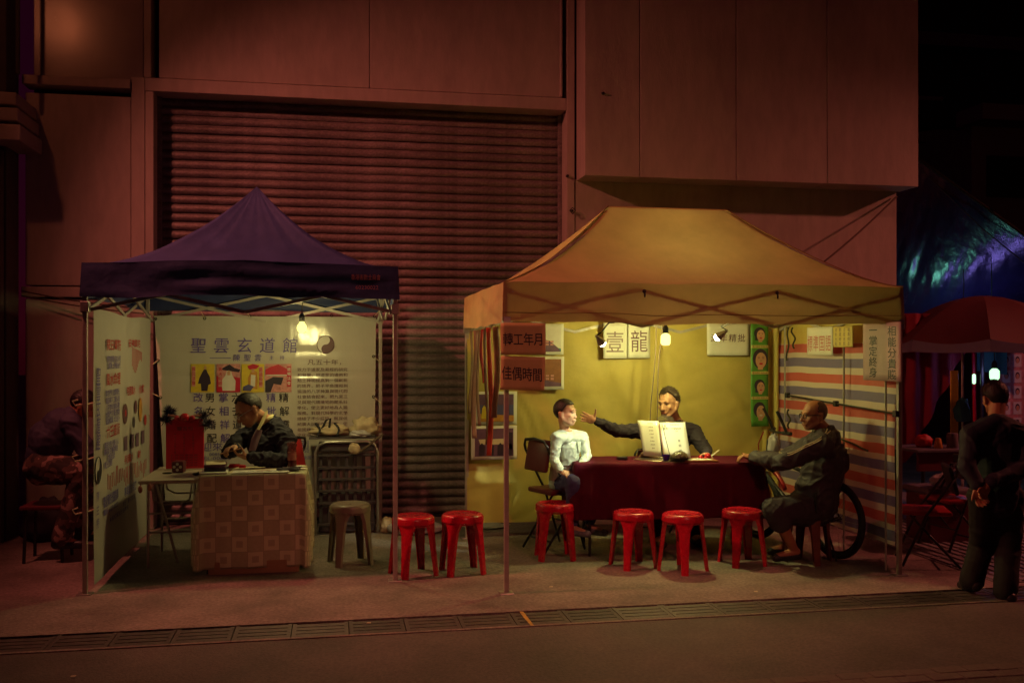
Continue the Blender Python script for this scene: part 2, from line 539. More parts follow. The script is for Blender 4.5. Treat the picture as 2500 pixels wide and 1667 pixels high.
def check_mat():
    """oilcloth print: rows of squares, every other one light with a small square inside"""
    m = mat('check_cloth', (0.4, 0.2, 0.1), 0.45, bump=0.15, bscale=12)
    nt = m.node_tree
    b = nt.nodes['Principled BSDF']
    uv = nt.nodes.new('ShaderNodeUVMap')
    def vmath(op, a, v=None):
        n = nt.nodes.new('ShaderNodeVectorMath'); n.operation = op
        nt.links.new(a, n.inputs[0])
        if v is not None: n.inputs[1].default_value = v
        return n.outputs[0]
    def mth(op, a, v=None, b2=None):
        n = nt.nodes.new('ShaderNodeMath'); n.operation = op
        nt.links.new(a, n.inputs[0])
        if v is not None: n.inputs[1].default_value = v
        if b2 is not None: nt.links.new(b2, n.inputs[1])
        return n.outputs[0]
    sc = vmath('MULTIPLY', uv.outputs[0], (1 / 0.122, 1 / 0.122, 1))
    fl = vmath('FLOOR', sc); fc = vmath('FRACTION', sc)
    s1 = nt.nodes.new('ShaderNodeSeparateXYZ'); nt.links.new(fl, s1.inputs[0])
    s2 = nt.nodes.new('ShaderNodeSeparateXYZ'); nt.links.new(fc, s2.inputs[0])
    su = mth('ADD', s1.outputs[0], b2=s1.outputs[1])
    par = mth('PINGPONG', su, 1.0)
    ax = mth('ABSOLUTE', mth('SUBTRACT', s2.outputs[0], 0.5)); ay = mth('ABSOLUTE', mth('SUBTRACT', s2.outputs[1], 0.5))
    mxd = mth('MAXIMUM', ax, b2=ay)
    inner = mth('LESS_THAN', mxd, 0.21)
    edge = mth('GREATER_THAN', mxd, 0.475)
    n = nt.nodes.new('ShaderNodeTexNoise'); n.inputs['Scale'].default_value = 38
    nt.links.new(uv.outputs[0], n.inputs['Vector'])
    dark = nt.nodes.new('ShaderNodeMix'); dark.data_type = 'RGBA'
    dark.inputs[6].default_value = (0.46, 0.44, 0.27, 1); dark.inputs[7].default_value = (0.60, 0.58, 0.36, 1)
    nt.links.new(n.outputs['Fac'], dark.inputs[0])
    def mix(f, a, bcol):
        k = nt.nodes.new('ShaderNodeMix'); k.data_type = 'RGBA'
        nt.links.new(f, k.inputs[0])
        for s_, idx in ((a, 6), (bcol, 7)):
            if isinstance(s_, tuple): k.inputs[idx].default_value = s_
            else: nt.links.new(s_, k.inputs[idx])
        return k.outputs[2]
    light = mix(inner, (0.74, 0.72, 0.48, 1), (0.54, 0.50, 0.32, 1))
    c = mix(par, dark.outputs[2], light)
    c = mix(edge, c, (0.46, 0.42, 0.27, 1))
    nt.links.new(c, b.inputs['Base Color'])
check_mat()
def camo_mat():
    m = mat('camouflage', (0.1, 0.07, 0.06), 0.85, bump=0.3, bscale=12)
    nt = m.node_tree
    tc = [n for n in nt.nodes if n.type == 'TEX_COORD'][0]
    n = nt.nodes.new('ShaderNodeTexNoise'); n.inputs['Scale'].default_value = 9; n.inputs['Detail'].default_value = 2
    nt.links.new(tc.outputs['Object'], n.inputs['Vector'])
    cr = nt.nodes.new('ShaderNodeValToRGB'); cr.color_ramp.interpolation = 'CONSTANT'
    e = cr.color_ramp.elements
    e[0].color = (0.03, 0.02, 0.02, 1); e[1].position = 0.47; e[1].color = (0.09, 0.05, 0.045, 1)
    x = e.new(0.58); x.color = (0.30, 0.19, 0.17, 1)
    nt.links.new(n.outputs['Fac'], cr.inputs[0])
    nt.links.new(cr.outputs[0], nt.nodes['Principled BSDF'].inputs['Base Color'])
camo_mat()

# ------------------------------------------------------------------ lettering
_gl = {}
CJK_MID = (0.5, 0.38)
def glyphs(s, bold=0.0, res=2):
    k = (s, bold, res)
    if k in _gl: return _gl[k]
    cu = bpy.data.curves.new('lettering_source', 'FONT')
    cu.body = s
    cu.size = 1.0
    cu.resolution_u = res
    cu.offset = bold
    cu.fill_mode = 'FRONT'
    o = bpy.data.objects.new('lettering_source', cu)
    me = bpy.data.meshes.new_from_object(o)
    vs = [v.co.copy() for v in me.vertices]
    fs = [list(p.vertices) for p in me.polygons]
    bpy.data.objects.remove(o); bpy.data.meshes.remove(me); bpy.data.curves.remove(cu)
    if vs:
        lo = V((min(v.x for v in vs), min(v.y for v in vs), 0)); hi = V((max(v.x for v in vs), max(v.y for v in vs), 0))
    else:
        lo = hi = V((0, 0, 0))
    _gl[k] = (vs, fs, lo, hi)
    return _gl[k]
def text(mb, s, c, Rv, Uv, size, bold=0.0, squash=1.0, off=0.003, shear=0.0, fit=None):
    """horizontal line of lettering centred at c, Rv/Uv unit vectors; size = height of the ink"""
    vs, fs, lo, hi = glyphs(s, bold)
    if not vs: return
    h = max(hi.y - lo.y, 1e-3)
    if h < 0.3: h = 0.8
    k = size / h
    kx = k * squash
    if fit: kx = fit / (hi.x - lo.x)
    Rv, Uv, c = V(Rv), V(Uv), V(c)
    N = Rv.cross(Uv)
    mid = (lo + hi) / 2
    if ord(s[0]) > 0x2e80:
        k = size / 0.9; kx = fit / (hi.x - lo.x) if fit else k * squash
        mid = V(((lo.x + hi.x) / 2 if len(s) > 1 else CJK_MID[0], CJK_MID[1], 0))
    mb.add([c + Rv * ((v.x - mid.x) * kx + shear * (v.y - mid.y) * k) + Uv * ((v.y - mid.y) * k) + N * off for v in vs], fs)
def vtext(mb, s, c, Rv, Uv, size, pitch, bold=0.0, squash=1.0, off=0.003, shear=0.0):
    """vertical column of characters; c = centre of the first one"""
    for i, ch in enumerate(s):
        if ch == ' ': continue
        text(mb, ch, V(c) - V(Uv) * pitch * i, Rv, Uv, size, bold, squash, off, shear)
def rect(mb, c, Rv, Uv, w, h, off=0.002):
    Rv, Uv = V(Rv), V(Uv)
    c = V(c) + Rv.cross(Uv) * off
    mb.quad(c - Rv*w/2 - Uv*h/2, c + Rv*w/2 - Uv*h/2, c + Rv*w/2 + Uv*h/2, c - Rv*w/2 + Uv*h/2)
def disc(mb, c, Rv, Uv, rx, ry, off=0.002, n=24, a0=0.0, a1=2*math.pi):
    Rv, Uv = V(Rv), V(Uv)
    c = V(c) + Rv.cross(Uv) * off
    mb.add([c + Rv * rx * math.cos(a0 + (a1-a0) * k / n) + Uv * ry * math.sin(a0 + (a1-a0) * k / n) for k in range(n)], [tuple(range(n))])
def poly(mb, c, Rv, Uv, pts, off=0.002):
    Rv, Uv = V(Rv), V(Uv)
    c = V(c) + Rv.cross(Uv) * off
    mb.add([c + Rv * x + Uv * y for x, y in pts], [tuple(range(len(pts)))])
def yinyang(parent, c, Rv, Uv, r, sx=1.0, off=0.003, mdark='ink_brown', mlight='print_white'):
    a, b = MB(), MB()
    disc(b, c, Rv, Uv, r * sx, r, off, 40)
    n = 20
    pts = [(r * math.sin(math.pi * k / n), r * math.cos(math.pi * k / n)) for k in range(n + 1)]
    pts += [(-r/2 * math.sin(math.pi * k / n), -r/2 - r/2 * math.cos(math.pi * k / n)) for k in range(n, 0, -1)][::-1][::-1]
    pts = [(r * math.sin(math.pi * k / n), r * math.cos(math.pi * k / n)) for k in range(n + 1)]
    pts += [(r/2 * math.sin(-math.pi * k / n), -r/2 - r/2 * math.cos(math.pi * k / n)) for k in range(1, n)]
    pts += [(r/2 * math.sin(math.pi * k / n), r/2 - r/2 * math.cos(math.pi * k / n)) for k in range(0, n)]
    bmv = [(x * sx, y) for x, y in pts]
    poly(a, c, Rv, Uv, bmv, off + 0.0012)
    disc(a, V(c) + V(Uv) * r/2, Rv, Uv, 0.0, 0.0, off) if False else None
    disc(a, V(c) - V(Uv) * r/2 + V(Rv) * 0, Rv, Uv, r * 0.14 * sx, r * 0.14, off + 0.0024, 14)
    N = V(Rv).cross(V(Uv))
    ring = [V(c) + V(Rv) * r * sx * math.cos(t) + V(Uv) * r * math.sin(t) + N * (off + 0.001) for t in [2 * math.pi * k / 40 for k in range(40)]]
    a.tube(ring, r * 0.035, 4, closed=True)
    b2 = disc(b, V(c) + V(Uv) * r/2, Rv, Uv, r * 0.14 * sx, r * 0.14, off + 0.0024, 14)
    e = b.build('emblem_ground', mlight, parent)
    a.build('emblem', mdark, parent)
# ------------------------------------------------------------------ ground
def ground_sheet(name, m, x0, x1, y0, y1, z, nx=1, ny=1):
    b = MB()
    b.grid(lambda u, v: V((x0 + (x1 - x0) * u, y0 + (y1 - y0) * v, z)), nx, ny)
    o = b.build(name, m)
    return tag(o, kind='structure')
pavement = ground_sheet('pavement', 'concrete', -60, 60, 6.40, 80, 0.0)
road = ground_sheet('road', 'road', -60, 60, -40, 6.04, -0.004)
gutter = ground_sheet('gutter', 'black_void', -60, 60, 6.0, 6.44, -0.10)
kb = MB()
kb.box((-60, 6.372, -0.12), (60, 6.47, 0.007)); kb.box((-60, 6.03, -0.12), (60, 6.062, 0.002))
tag(kb.build('kerb', 'concrete'), kind='structure')
# drain covers: an iron frame round four bars
def drain_mesh(L=0.355, W=0.30, seed=0):
    b = MB()
    t = 0.02
    b.box((0.003, 0, -0.03), (0.028, W, 0.0)); b.box((L - 0.028, 0, -0.03), (L - 0.003, W, 0.0))
    b.box((L/2 - 0.012, 0.008, -0.028), (L/2 + 0.012, W - 0.008, -0.004)) if seed else None
    n = 4
    for k in range(n):
        y = 0.004 + k * (W - 0.008) / n
        b.box((0.028, y, -0.03), (L - 0.028, y + (W - 0.008) / n - 0.012, -0.0015))
    return b.mesh('drain_cover', 'drain_iron')
dmesh = [drain_mesh(), drain_mesh(seed=1)]
for k in range(27):
    o = link_mesh('drain_cover', dmesh[0])
    o.location = (-3.1 + k * 0.355, 6.067, 0.0 + 0.002 * random.random())
    o.rotation_euler = (R(random.uniform(-0.5, 0.5)), 0, R(random.uniform(-0.35, 0.35)))
    tag(o, 'slotted iron drain cover crossed by the yellow paint mark' if k == 12 else 'slotted iron drain cover beside the passer-by' if k == 21 else 'slotted iron cover in the row over the street drain', 'drain cover', 'drain covers along the street')
b = MB()
a0, a1 = G(1265, 1482, 0.004), G(1300, 1526, 0.004)
d = (a1 - a0).normalized(); n_ = V((-d.y, d.x, 0)) * 0.012
b.add([a0 + n_, a0 - n_, a0.lerp(a1, .55) - n_ * 1.3, a1 - n_ * 0.9, a1 + n_ * 0.8, a0.lerp(a1, .5) + n_], [(0, 1, 2, 5), (5, 2, 3, 4)])
b.build('painted_mark', 'yellow_paint', pavement)
# paving bricks at the near edge of the road
pm = MB().bevbox((0, 0, -0.05), (0.185, 0.092, 0.004), 0.006).mesh('paver', 'paver')
pm2 = MB().bevbox((0, 0, -0.05), (0.185, 0.092, 0.001), 0.006).mesh('paver', 'paver')
for j in range(2):
    for i in range(14):
        o = link_mesh('paver', pm if (i * 7 + j) % 3 else pm2, road)
        g = V((1.35 + i * 0.19 + (0.095 if j % 2 else 0), 4.74 - j * 0.098, 0.0))
        o.location = g
        o.rotation_euler = (0, 0, R(random.uniform(-1, 1)))
# ribbed tactile tiles by the next stall
tb = MB().box((0, 0, -0.02), (0.295, 0.295, 0.006))
for k in range(3):
    tb.bevbox((0.022 + k * 0.096, 0.012, 0.005), (0.070 + k * 0.096, 0.283, 0.018), 0.004)
tm = tb.mesh('tactile_tile', 'tactile')
for i in range(5):
    for j in range(9):
        o = link_mesh('tactile_tile', tm, pavement)
        o.location = (4.95 + i * 0.30, 6.5 + j * 0.30, 0.0 + 0.002 * random.random())
for k, (px, py) in enumerate(((1845, 1443), (1345, 1432), (900, 1520), (178, 1650))):
    g = G(px, py, 0.006)
    bb_ = MB()
    bb_.add([g + V((-.014, -.006, 0)), g + V((.012, -.009, 0.001)), g + V((.016, .006, 0.003)), g + V((-.01, .01, 0.001))], [(0, 1, 2, 3)])
    tag(bb_.build('litter_scrap', 'litter', None, solid=0.002), ['yellow paper scrap on the pavement before the yellow stall', 'tiny pale scrap on the pavement by the front pole of the yellow stall', 'small crumpled scrap lying on the drain covers', 'pale paper scrap on the dark road'][k], 'litter')

# ------------------------------------------------------------------ market building behind the stalls
WY = 10.0
bld = thing('market_building', 'tall rendered building wall with roller shutter and projecting upper box', 'building', (0.3, WY, 0))
def part(name, m, boxes, parent=bld, bev=0.008):
    b_ = MB()
    for lo, hi in boxes: b_.bevbox(lo, hi, bev)
    return b_.build(name, m, parent)
TOP = 7.6
part('lintel', 'wall_paint', [((-1.83, WY, 4.33), (2.445, WY + 0.40, 4.462))])
part('wall_panel', 'wall_paint', [((-1.70, WY + 0.012, 4.466), (0.365, WY + 0.3, TOP))])
part('wall_panel', 'wall_paint', [((0.368, WY + 0.014, 4.466), (2.40, WY + 0.3, TOP))])
part('trim_strip', 'wall_paint', [((2.372, WY - 0.02, 4.47), (2.398, WY + 0.011, TOP))])
part('jamb', 'wall_paint', [((-1.96, WY, 0), (-1.832, WY + 0.4, 4.46)), ((-1.829, WY + 0.003, 0), (-1.75, WY + 0.4, 4.328))])
part('jamb', 'wall_paint', [((2.447, WY - 0.006, 0), (2.535, WY + 0.4, TOP))])
part('trim_strip', 'wall_paint', [((-1.845, WY + 0.01, 4.464), (-1.775, WY + 0.3, TOP))])
part('wall_panel', 'wall_paint', [((-2.93, WY + 0.006, 2.40), (-1.963, WY + 0.3, 4.262))])
part('wall_panel', 'panel_gloss', [((-2.86, WY + 0.02, 4.43), (-1.85, WY + 0.3, TOP))]).data
part('wall_panel', 'wall_paint', [((-2.93, WY + 0.006, 0.0), (-1.963, WY + 0.3, 2.27))])
part('ledge', 'wall_paint', [((-2.95, WY - 0.035, 4.335), (-1.964, WY + 0.2, 4.425))])
part('ledge', 'wall_paint', [((-2.96, WY - 0.02, 2.285), (-1.964, WY + 0.2, 2.385))])
part('backing_wall', 'wall_dark', [((-2.94, WY + 0.31, 0), (-1.72, WY + 0.6, TOP)), ((-1.715, WY + 0.41, 0), (2.53, WY + 0.6, TOP))])
part('wall_panel', 'wall_paint', [((2.54, WY + 0.004, 0), (6.32, WY + 0.4, 3.60))])
bx = tag(bpy.data.objects.new('projecting_box', None)); COL.objects.link(bx); bx.parent = bld; ORI[bx.name] = org(bld).copy()
xs = [2.555, 3.15, 4.22, 5.27, 6.36]
for i in range(4):
    part('facade_panel', 'wall_paint', [((xs[i] + (0.004 if i else 0), WY - 0.35, 3.58), (xs[i+1] - (0.004 if i < 3 else 0), WY + 0.003, TOP))], bx, 0.006)
part('box_backing', 'wall_dark', [((2.57, WY - 0.33, 3.60), (6.34, WY - 0.004, TOP - 0.02))], bx)
# roller shutter: one curved slat after another
SY = WY + 0.27
sh = tag(bpy.data.objects.new('roller_shutter', None)); COL.objects.link(sh); sh.parent = bld; ORI[sh.name] = org(bld).copy()
pitch = 0.09
prof = []
for k in range(9):
    t = k / 8
    prof.append((-0.021 * math.sin(math.pi * min(1, t * 1.0)) ** 0.8, t * (pitch - 0.014)))
prof += [(0.012, pitch - 0.012), (0.012, pitch - 0.001)]
X0, X1 = -1.765, 2.45
sb = MB()
ns = 24
for (dy, dz) in prof:
    for i in range(ns + 1):
        sb.v.append(V((X0 + (X1 - X0) * i / ns, dy + 0.0025 * nz(i * 0.6, dz * 30), dz)))
for j in range(len(prof) - 1):
    for i in range(ns):
        a = j * (ns + 1) + i
        sb.f.append([a, a + 1, a + ns + 2, a + ns + 1]); sb.m.append(0)
slm = sb.mesh('slat', 'shutter', V((0, 0, 0)), smooth=50)
for k in range(48):
    o = link_mesh('slat', slm, sh)
    o.location = V((random.uniform(-.004, .004), SY + random.uniform(-.004, .004), 0.03 + k * pitch)) - org(bld)
    o.rotation_euler = (R(random.uniform(-1.6, 1.6)), R(random.uniform(-.03, .03)), R(random.uniform(-.05, .05)))
b = MB(); b.bevbox((-1.76, SY - .05, 0), (2.45, SY + .01, .028), .006); b.build('bottom_bar', 'dark_metal', sh)
for x in (-1.752, 2.402):
    b = MB(); b.bevbox((x, SY - .06, 0), (x + .045, SY - .036, 4.33), .004); b.build('guide_rail', 'shutter', sh)
# small fixings on the wall
for k, (px, py, Y) in enumerate(((1396, 515, 9.985), (1472, 229, 9.645), (1385, 430, 9.985))):
    p_ = P(px, py, Y); b = MB()
    b.lathe([(.0005, .03), (.012, .028), (.016, .0), (.016, -.01)], p_, 10, rot=Matrix.Rotation(R(90), 3, 'X'))
    if k == 0: b.tube([p_ + V((0, -.03, .03)), p_ + V((.03, -.04, 0)), p_ + V((0, -.04, -.04)), p_ + V((-.03, -.03, 0))], .006, 5, closed=True)
    b.build('wall_fixing', 'dark_metal', bld, smooth=40)
# column with stepped bands at the far end
colm = thing('corner_column', 'dark corner column with stacked projecting bands high up', 'column', (-3.5, 9.7, 0))
b = MB(); b.bevbox((-4.6, 9.62, 0), (-2.98, 9.98, TOP), 0.01); b.build('shaft', 'wall_dark', colm)
for z0, z1, ex in ((3.655, 3.80, 0.03), (3.835, 3.955, 0.0), (3.985, 4.10, -0.02)):
    b = MB(); b.bevbox((-4.6, 9.35 - ex, z0), (-2.80 + ex, 9.985, z1), 0.012); b.build('band', 'column_paint', colm)
b = MB(); b.tube([(-3.02, 9.56, 0), (-3.02, 9.56, 3.6)], 0.035, 10); b.build('pipe', 'wall_dark', colm)
b = MB(); b.tube([(-2.87, 9.58, 4.32), (-2.87, 9.58, TOP)], 0.02, 8); b.build('pipe', 'wall_dark', colm)
# wires under the ledge
for dz in (0.0, -0.045):
    b = MB()
    b.tube([V((-2.95, 9.96, 2.34 + dz)).lerp(V((-1.80, 9.80, 2.17 + dz)), t) - V((0, 0, 0.02 * math.sin(math.pi * t))) for t in [i / 8 for i in range(9)]], 0.006, 5)
    tag(b.build('wire', 'cord'), 'upper thin wire running from the ledge to the blue stall' if dz == 0 else 'lower thin wire running from the ledge to the blue stall', 'wire', 'wires from the ledge')
# dark rope standing in for a soft shadow line, box corner to yellow roof
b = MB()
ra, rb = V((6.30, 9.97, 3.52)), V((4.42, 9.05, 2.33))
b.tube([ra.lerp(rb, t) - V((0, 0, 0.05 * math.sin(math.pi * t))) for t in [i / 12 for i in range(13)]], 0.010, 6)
tag(b.build('shadow_line_rope', 'rope'), 'dark rope drawn for a soft shadow line from the building corner to the yellow roof', 'rope')

# ------------------------------------------------------------------ dark buildings beyond
far = thing('background_building', 'dark building beyond the right stall with a black opening', 'building', (11, 17, 0))
fx_ = P(2372, 400, 17).x
b = MB(); b.box((fx_, 17.0, 0), (22, 18.9, 6.2)); b.build('wall', 'far_wall', far)
p0, p1 = P(2412, 380, 16.95), P(2505, 482, 16.95)
b = MB(); b.box((p0.x, 16.93, p1.z), (p1.x, 17.1, p0.z)); b.build('opening', 'black_void', far)
b = MB(); b.box((fx_ - .2, 16.4, 6.2), (22, 17.2, 6.5)); b.build('cornice', 'far_wall', far)
far2 = thing('background_block', 'paler low block between the building and the dark house beyond', 'building', (9.6, 19, 0))
p0, p1 = P(2244, 350, 19), P(2366, 480, 19)
b = MB(); b.bevbox((p0.x - 2, 19, 0), (p1.x, 21, p0.z), 0.02); b.build('wall', 'far_wall', far2)
b = MB(); b.tube([V((p0.x - 1.0, 18.9, p0.z + 0.25)), V((p0.x + .5, 18.9, p0.z + 0.52)), V((p0.x + 1.3, 18.9, p0.z + 0.55)), V((p0.x + 2.4, 18.9, p0.z + 0.5))], 0.20, 8); b.build('awning_roll', 'black_void', far2)
for k, (a_, c_) in enumerate((((2240, 240), (2300, 243)), ((2240, 310), (2290, 300)))):
    q0, q1 = P(*a_, 18.8), P(*c_, 18.8)
    b = MB(); b.tube([q0, q1], 0.05, 6); b.build('gutter_pipe', 'far_wall', far2)

far3 = thing('tower_block', 'tall unlit tower closing the street beyond the next stall', 'building', (15, 27, 0))  # tower added to keep the tinted sky black in this corner
b = MB(); b.box((8, 27, 0), (40, 33, 26)); b.build('wall', 'far_dark', far3)
for k in range(5):
    b = MB(); b.box((8.2, 26.75, 5.2 + k * 3.0), (39, 26.98, 5.6 + k * 3.0)); b.build('floor_band', 'far_wall', far3)
# ------------------------------------------------------------------ street lamps outside the picture, plus one added for fill
def street_lamp(loc, post, aim, energy, angle, label, blend=1.0, radius=0.16, colr=LAMP_COL):
    t = thing('street_lamp', label, 'street lamp', (post[0], post[1], 0), 'street lamps')
    loc = V(loc)
    b = MB(); b.tube([(post[0], post[1], 0), (post[0], post[1], loc.z + 0.25)], [0.09, 0.05], 12); b.build('post', 'pole_paint', t)
    b = MB(); b.tube([(post[0], post[1], loc.z + 0.22), (loc.x, loc.y, loc.z + 0.28)], 0.035, 8); b.build('arm', 'pole_paint', t)
    b = MB(); b.lathe([(0.10, 0.36), (0.16, 0.30), (0.24, 0.20)], (loc.x, loc.y, loc.z), 20); b.build('lamp_hood', 'dark_metal', t, smooth=40)
    b = MB(); b.ell((loc.x, loc.y, loc.z + 0.10), (0.075, 0.075, 0.06)); b.build('lens', 'lamp_lens', t, smooth=True)
    ld = bpy.data.lights.new('street_lamp_light', 'SPOT')
    ld.energy = energy
    ld.color = colr
    ld.spot_size = R(angle)
    ld.spot_blend = blend
    ld.shadow_soft_size = radius
    lo = bpy.data.objects.new('street_lamp_light', ld)
    COL.objects.link(lo)
    lo.parent = t
    lo.location = loc - org(t)
    lo.rotation_euler = (V(aim) - loc).to_track_quat('-Z', 'Y').to_euler()
    return t
street_lamp(LAMP_LEFT, (-3.4, 5.2), (3.3, 8.8, -0.2), 860, 94, 'tall street lamp beyond the column end of the stalls', 1.0, 0.10)
street_lamp(LAMP_RIGHT, (11.7, 5.2), (4.0, 8.9, 0.0), 960, 62, 'tall street lamp beyond the far side of the next stall', 1.0, 0.10)
street_lamp(LAMP_FILL, (3.6, -5.0), (1.8, 6.9, 0.35), 900, 27, 'tall fill lamp added unseen across the street from the stalls', 1.0, 0.2, LAMP_COL_FILL)  # added behind the camera to fill the stall fronts with light
# ------------------------------------------------------------------ canopy tents
def canopy_mesh(x0, x1, y0, y1, ze, ridge, zt, pw, drop, nx, ny, sag, seed, flare=0.0, crest=0.0):
    """hip canopy with hanging valance; returns (roof MB, valance MB)"""
    per = []
    for i in range(nx): per.append((i / nx, 0.0))
    for i in range(ny): per.append((1.0, i / ny))
    for i in range(nx): per.append((1 - i / nx, 1.0))
    for i in range(ny): per.append((0.0, 1 - i / ny))
    n = len(per)
    (xa, ya), (xb, yb) = ridge
    roof, val = MB(), MB()
    NT = 22
    def corner(u, v):
        return (abs(2 * u - 1) * abs(2 * v - 1)) if True else 0
    for k in range(NT + 1):
        t = k / NT
        for (u, v) in per:
            bx_, by_ = x0 + (x1 - x0) * u, y0 + (y1 - y0) * v
            rx, ry = xa + (xb - xa) * u, ya + (yb - ya) * u
            x, y = bx_ + (rx - bx_) * t, by_ + (ry - by_) * t
            cn = abs(2 * u - 1) if v in (0.0, 1.0) else abs(2 * v - 1)
            z = ze + (zt - ze) * t ** pw
            z -= sag * math.sin(math.pi * min(1, t * 1.05)) * (1 - cn ** 3)
            z += crest * math.exp(-(t / 0.09) ** 2) * (1 - cn) 
            z += 0.012 * nz(x * 2.2 + seed, y * 2.2, t * 3) * (1 - t)
            # folds running up to the peak
            z += (0.016 * nz(u * 26 + seed, v * 26, 1.7) * t + 0.012 * nz(x * 1.6 + y * 2.7 + seed, y * 1.4 - x, 6.2) * (1 - t)) * math.sin(math.pi * t)
            roof.v.append(V((x, y, z)))
    for k in range(NT):
        for i in range(n):
            j = (i + 1) % n
            roof.f.append([k*n+i, k*n+j, (k+1)*n+j, (k+1)*n+i]); roof.m.append(0)
    NV = 9
    for k in range(NV + 1):
        t = k / NV
        for i, (u, v) in enumerate(per):
            bx_, by_ = x0 + (x1 - x0) * u, y0 + (y1 - y0) * v
            cn = abs(2 * u - 1) if v in (0.0, 1.0) else abs(2 * v - 1)
            ox = (-1 if u == 0 else 1 if u == 1 else 0); oy = (-1 if v == 0 else 1 if v == 1 else 0)
            w = (1 - cn ** 6) * math.sin(math.pi * min(1, t * 0.55 + 0.08))
            o_ = flare * t + w * (0.020 * nz(bx_ * 3.1 + seed, by_ * 3.1, t * 2.4) + 0.013 * nz(bx_ * 1.3 + seed, by_ * 1.3, t * 7.5 + 3))
            zt_ = roof.v[i].z
            z = zt_ - drop * t - (0.012 * (nz(bx_ * 2.5 + seed, by_ * 2.5, 9.1)) + 0.02 * (1 - cn ** 2)) * t
            val.v.append(V((bx_ + ox * o_, by_ + oy * o_, z)))
    for k in range(NV):
        for i in range(n):
            j = (i + 1) % n
            val.f.append([k*n+j, k*n+i, (k+1)*n+i, (k+1)*n+j]); val.m.append(0)
    return roof, val
def truss(parent, a, b, zt, zb, units, m='pole_paint', r=0.011):
    """scissor bars between two poles, each bar a part"""
    a, b = V(a), V(b)
    nrm = (b - a).cross(V((0, 0, 1))).normalized() * 0.014
    for k in range(units):
        p0, p1 = a.lerp(b, k / units), a.lerp(b, (k + 1) / units)
        for s_, (za, zb_) in ((1, (zt, zb)), (-1, (zb, zt))):
            q = MB()
            A, B = V((p0.x, p0.y, za)) + nrm * s_, V((p1.x, p1.y, zb_)) + nrm * s_
            t_ = (B - A).normalized(); up = V((0, 0, 1)); n2 = nrm.normalized()
            w = t_.cross(n2).normalized() * 0.013
            h = n2 * 0.007
            q.add([A+w+h, A-w+h, A-w-h, A+w-h, B+w+h, B-w+h, B-w-h, B+w-h], [(0,1,2,3),(7,6,5,4),(0,4,5,1),(1,5,6,2),(2,6,7,3),(3,7,4,0)])
            q.build('truss_bar', m, parent)
def pole(parent, x, y, h, m='pole_paint', w=0.017):
    b = MB()
    b.bevbox((x - w, y - w, 0.006), (x + w, y + w, h), 0.004)
    b.build('pole', m, parent)
    f = MB(); f.bevbox((x - 0.05, y - 0.05, 0.0), (x + 0.05, y + 0.05, 0.008), 0.003); f.build('foot_plate', 'steel', parent)
def collar(parent, x, y, z):
    b = MB(); b.bevbox((x - 0.03, y - 0.03, z - 0.04), (x + 0.03, y + 0.03, z + 0.04), 0.006); b.build('slider', 'steel', parent)

# blue tent
BX0, BX1, BY0, BY1 = -1.79, 0.485, 7.40, 9.83
tb_ = thing('blue_canopy_tent', 'dark blue peaked pop-up canopy over the white banners', 'canopy tent', ((BX0+BX1)/2, (BY0+BY1)/2, 0))
roof, val = canopy_mesh(BX0, BX1, BY0, BY1, 2.40, ((-0.655, 8.62), (-0.655, 8.62)), 3.19, 1.75, 0.245, 26, 26, 0.045, 3.3, flare=0.012, crest=0.035)
roof.build('canopy', 'blue_cloth', tb_, smooth=True)
vo = val.build('valance', 'blue_cloth', tb_, smooth=60)
for x in (BX0 + 0.02, BX1 - 0.02):
    for y in (BY0 + 0.02, BY1 - 0.02):
        pole(tb_, x, y, 2.38)
        collar(tb_, x, y, 2.08)
for (a_, b_) in (((BX0, BY0), (BX1, BY0)), ((BX0, BY1), (BX1, BY1)), ((BX0, BY0), (BX0, BY1)), ((BX1, BY0), (BX1, BY1))):
    iy = 0.045 if a_[1] == BY0 and b_[1] == BY0 else (-0.045 if a_[1] == BY1 and b_[1] == BY1 else 0)
    ix = 0.045 if a_[0] == BX0 and b_[0] == BX0 else (-0.045 if a_[0] == BX1 and b_[0] == BX1 else 0)
    truss(tb_, (a_[0] + ix, a_[1] + iy, 0), (b_[0] + ix, b_[1] + iy, 0), 2.31, 2.05, 2)
for (cx_, cy_) in ((BX0, BY0), (BX1, BY0), (BX0, BY1), (BX1, BY1)):
    rp = []
    for i in range(9):
        t = .04 + .9 * i / 8
        rp.append(V((cx_ + (-.655 - cx_) * t, cy_ + (8.62 - cy_) * t, 2.40 + .79 * t ** 1.75 - .05)))
    b = MB(); b.tube(rp, 0.010, 6)
    b.build('roof_rib', 'pole_paint', tb_)
b = MB(); b.tube([(-0.655, 8.62, 2.35), (-0.655, 8.62, 3.17)], 0.014, 8); b.build('centre_post', 'pole_paint', tb_)
lt = MB()
text(lt, '香港術數士商會', P(893, 677, 7.365), (1, 0, 0), (0, 0, 1), 0.042, off=0.016, fit=0.22)
text(lt, '60230022', P(896, 702, 7.365), (1, 0, 0), (0, 0, 1), 0.03, off=0.012, fit=0.17)
lt.build('lettering', 'print_pink', tb_)

# yellow tent
YX0, YX1, YY0, YY1 = 1.215, 4.395, 6.87, 9.02
ty = thing('yellow_canopy_tent', 'orange yellow ridged pop-up canopy over the red table', 'canopy tent', ((YX0+YX1)/2, (YY0+YY1)/2, 0))
roof, val = canopy_mesh(YX0, YX1, YY0, YY1, 2.265, ((2.31, 7.94), (3.37, 7.94)), 3.0, 1.38, 0.285, 36, 24, 0.05, 8.1, flare=0.01)
ro = roof.build('canopy', 'yellow_cloth', ty, smooth=True)
val.build('valance', 'yellow_cloth', ty, smooth=60)
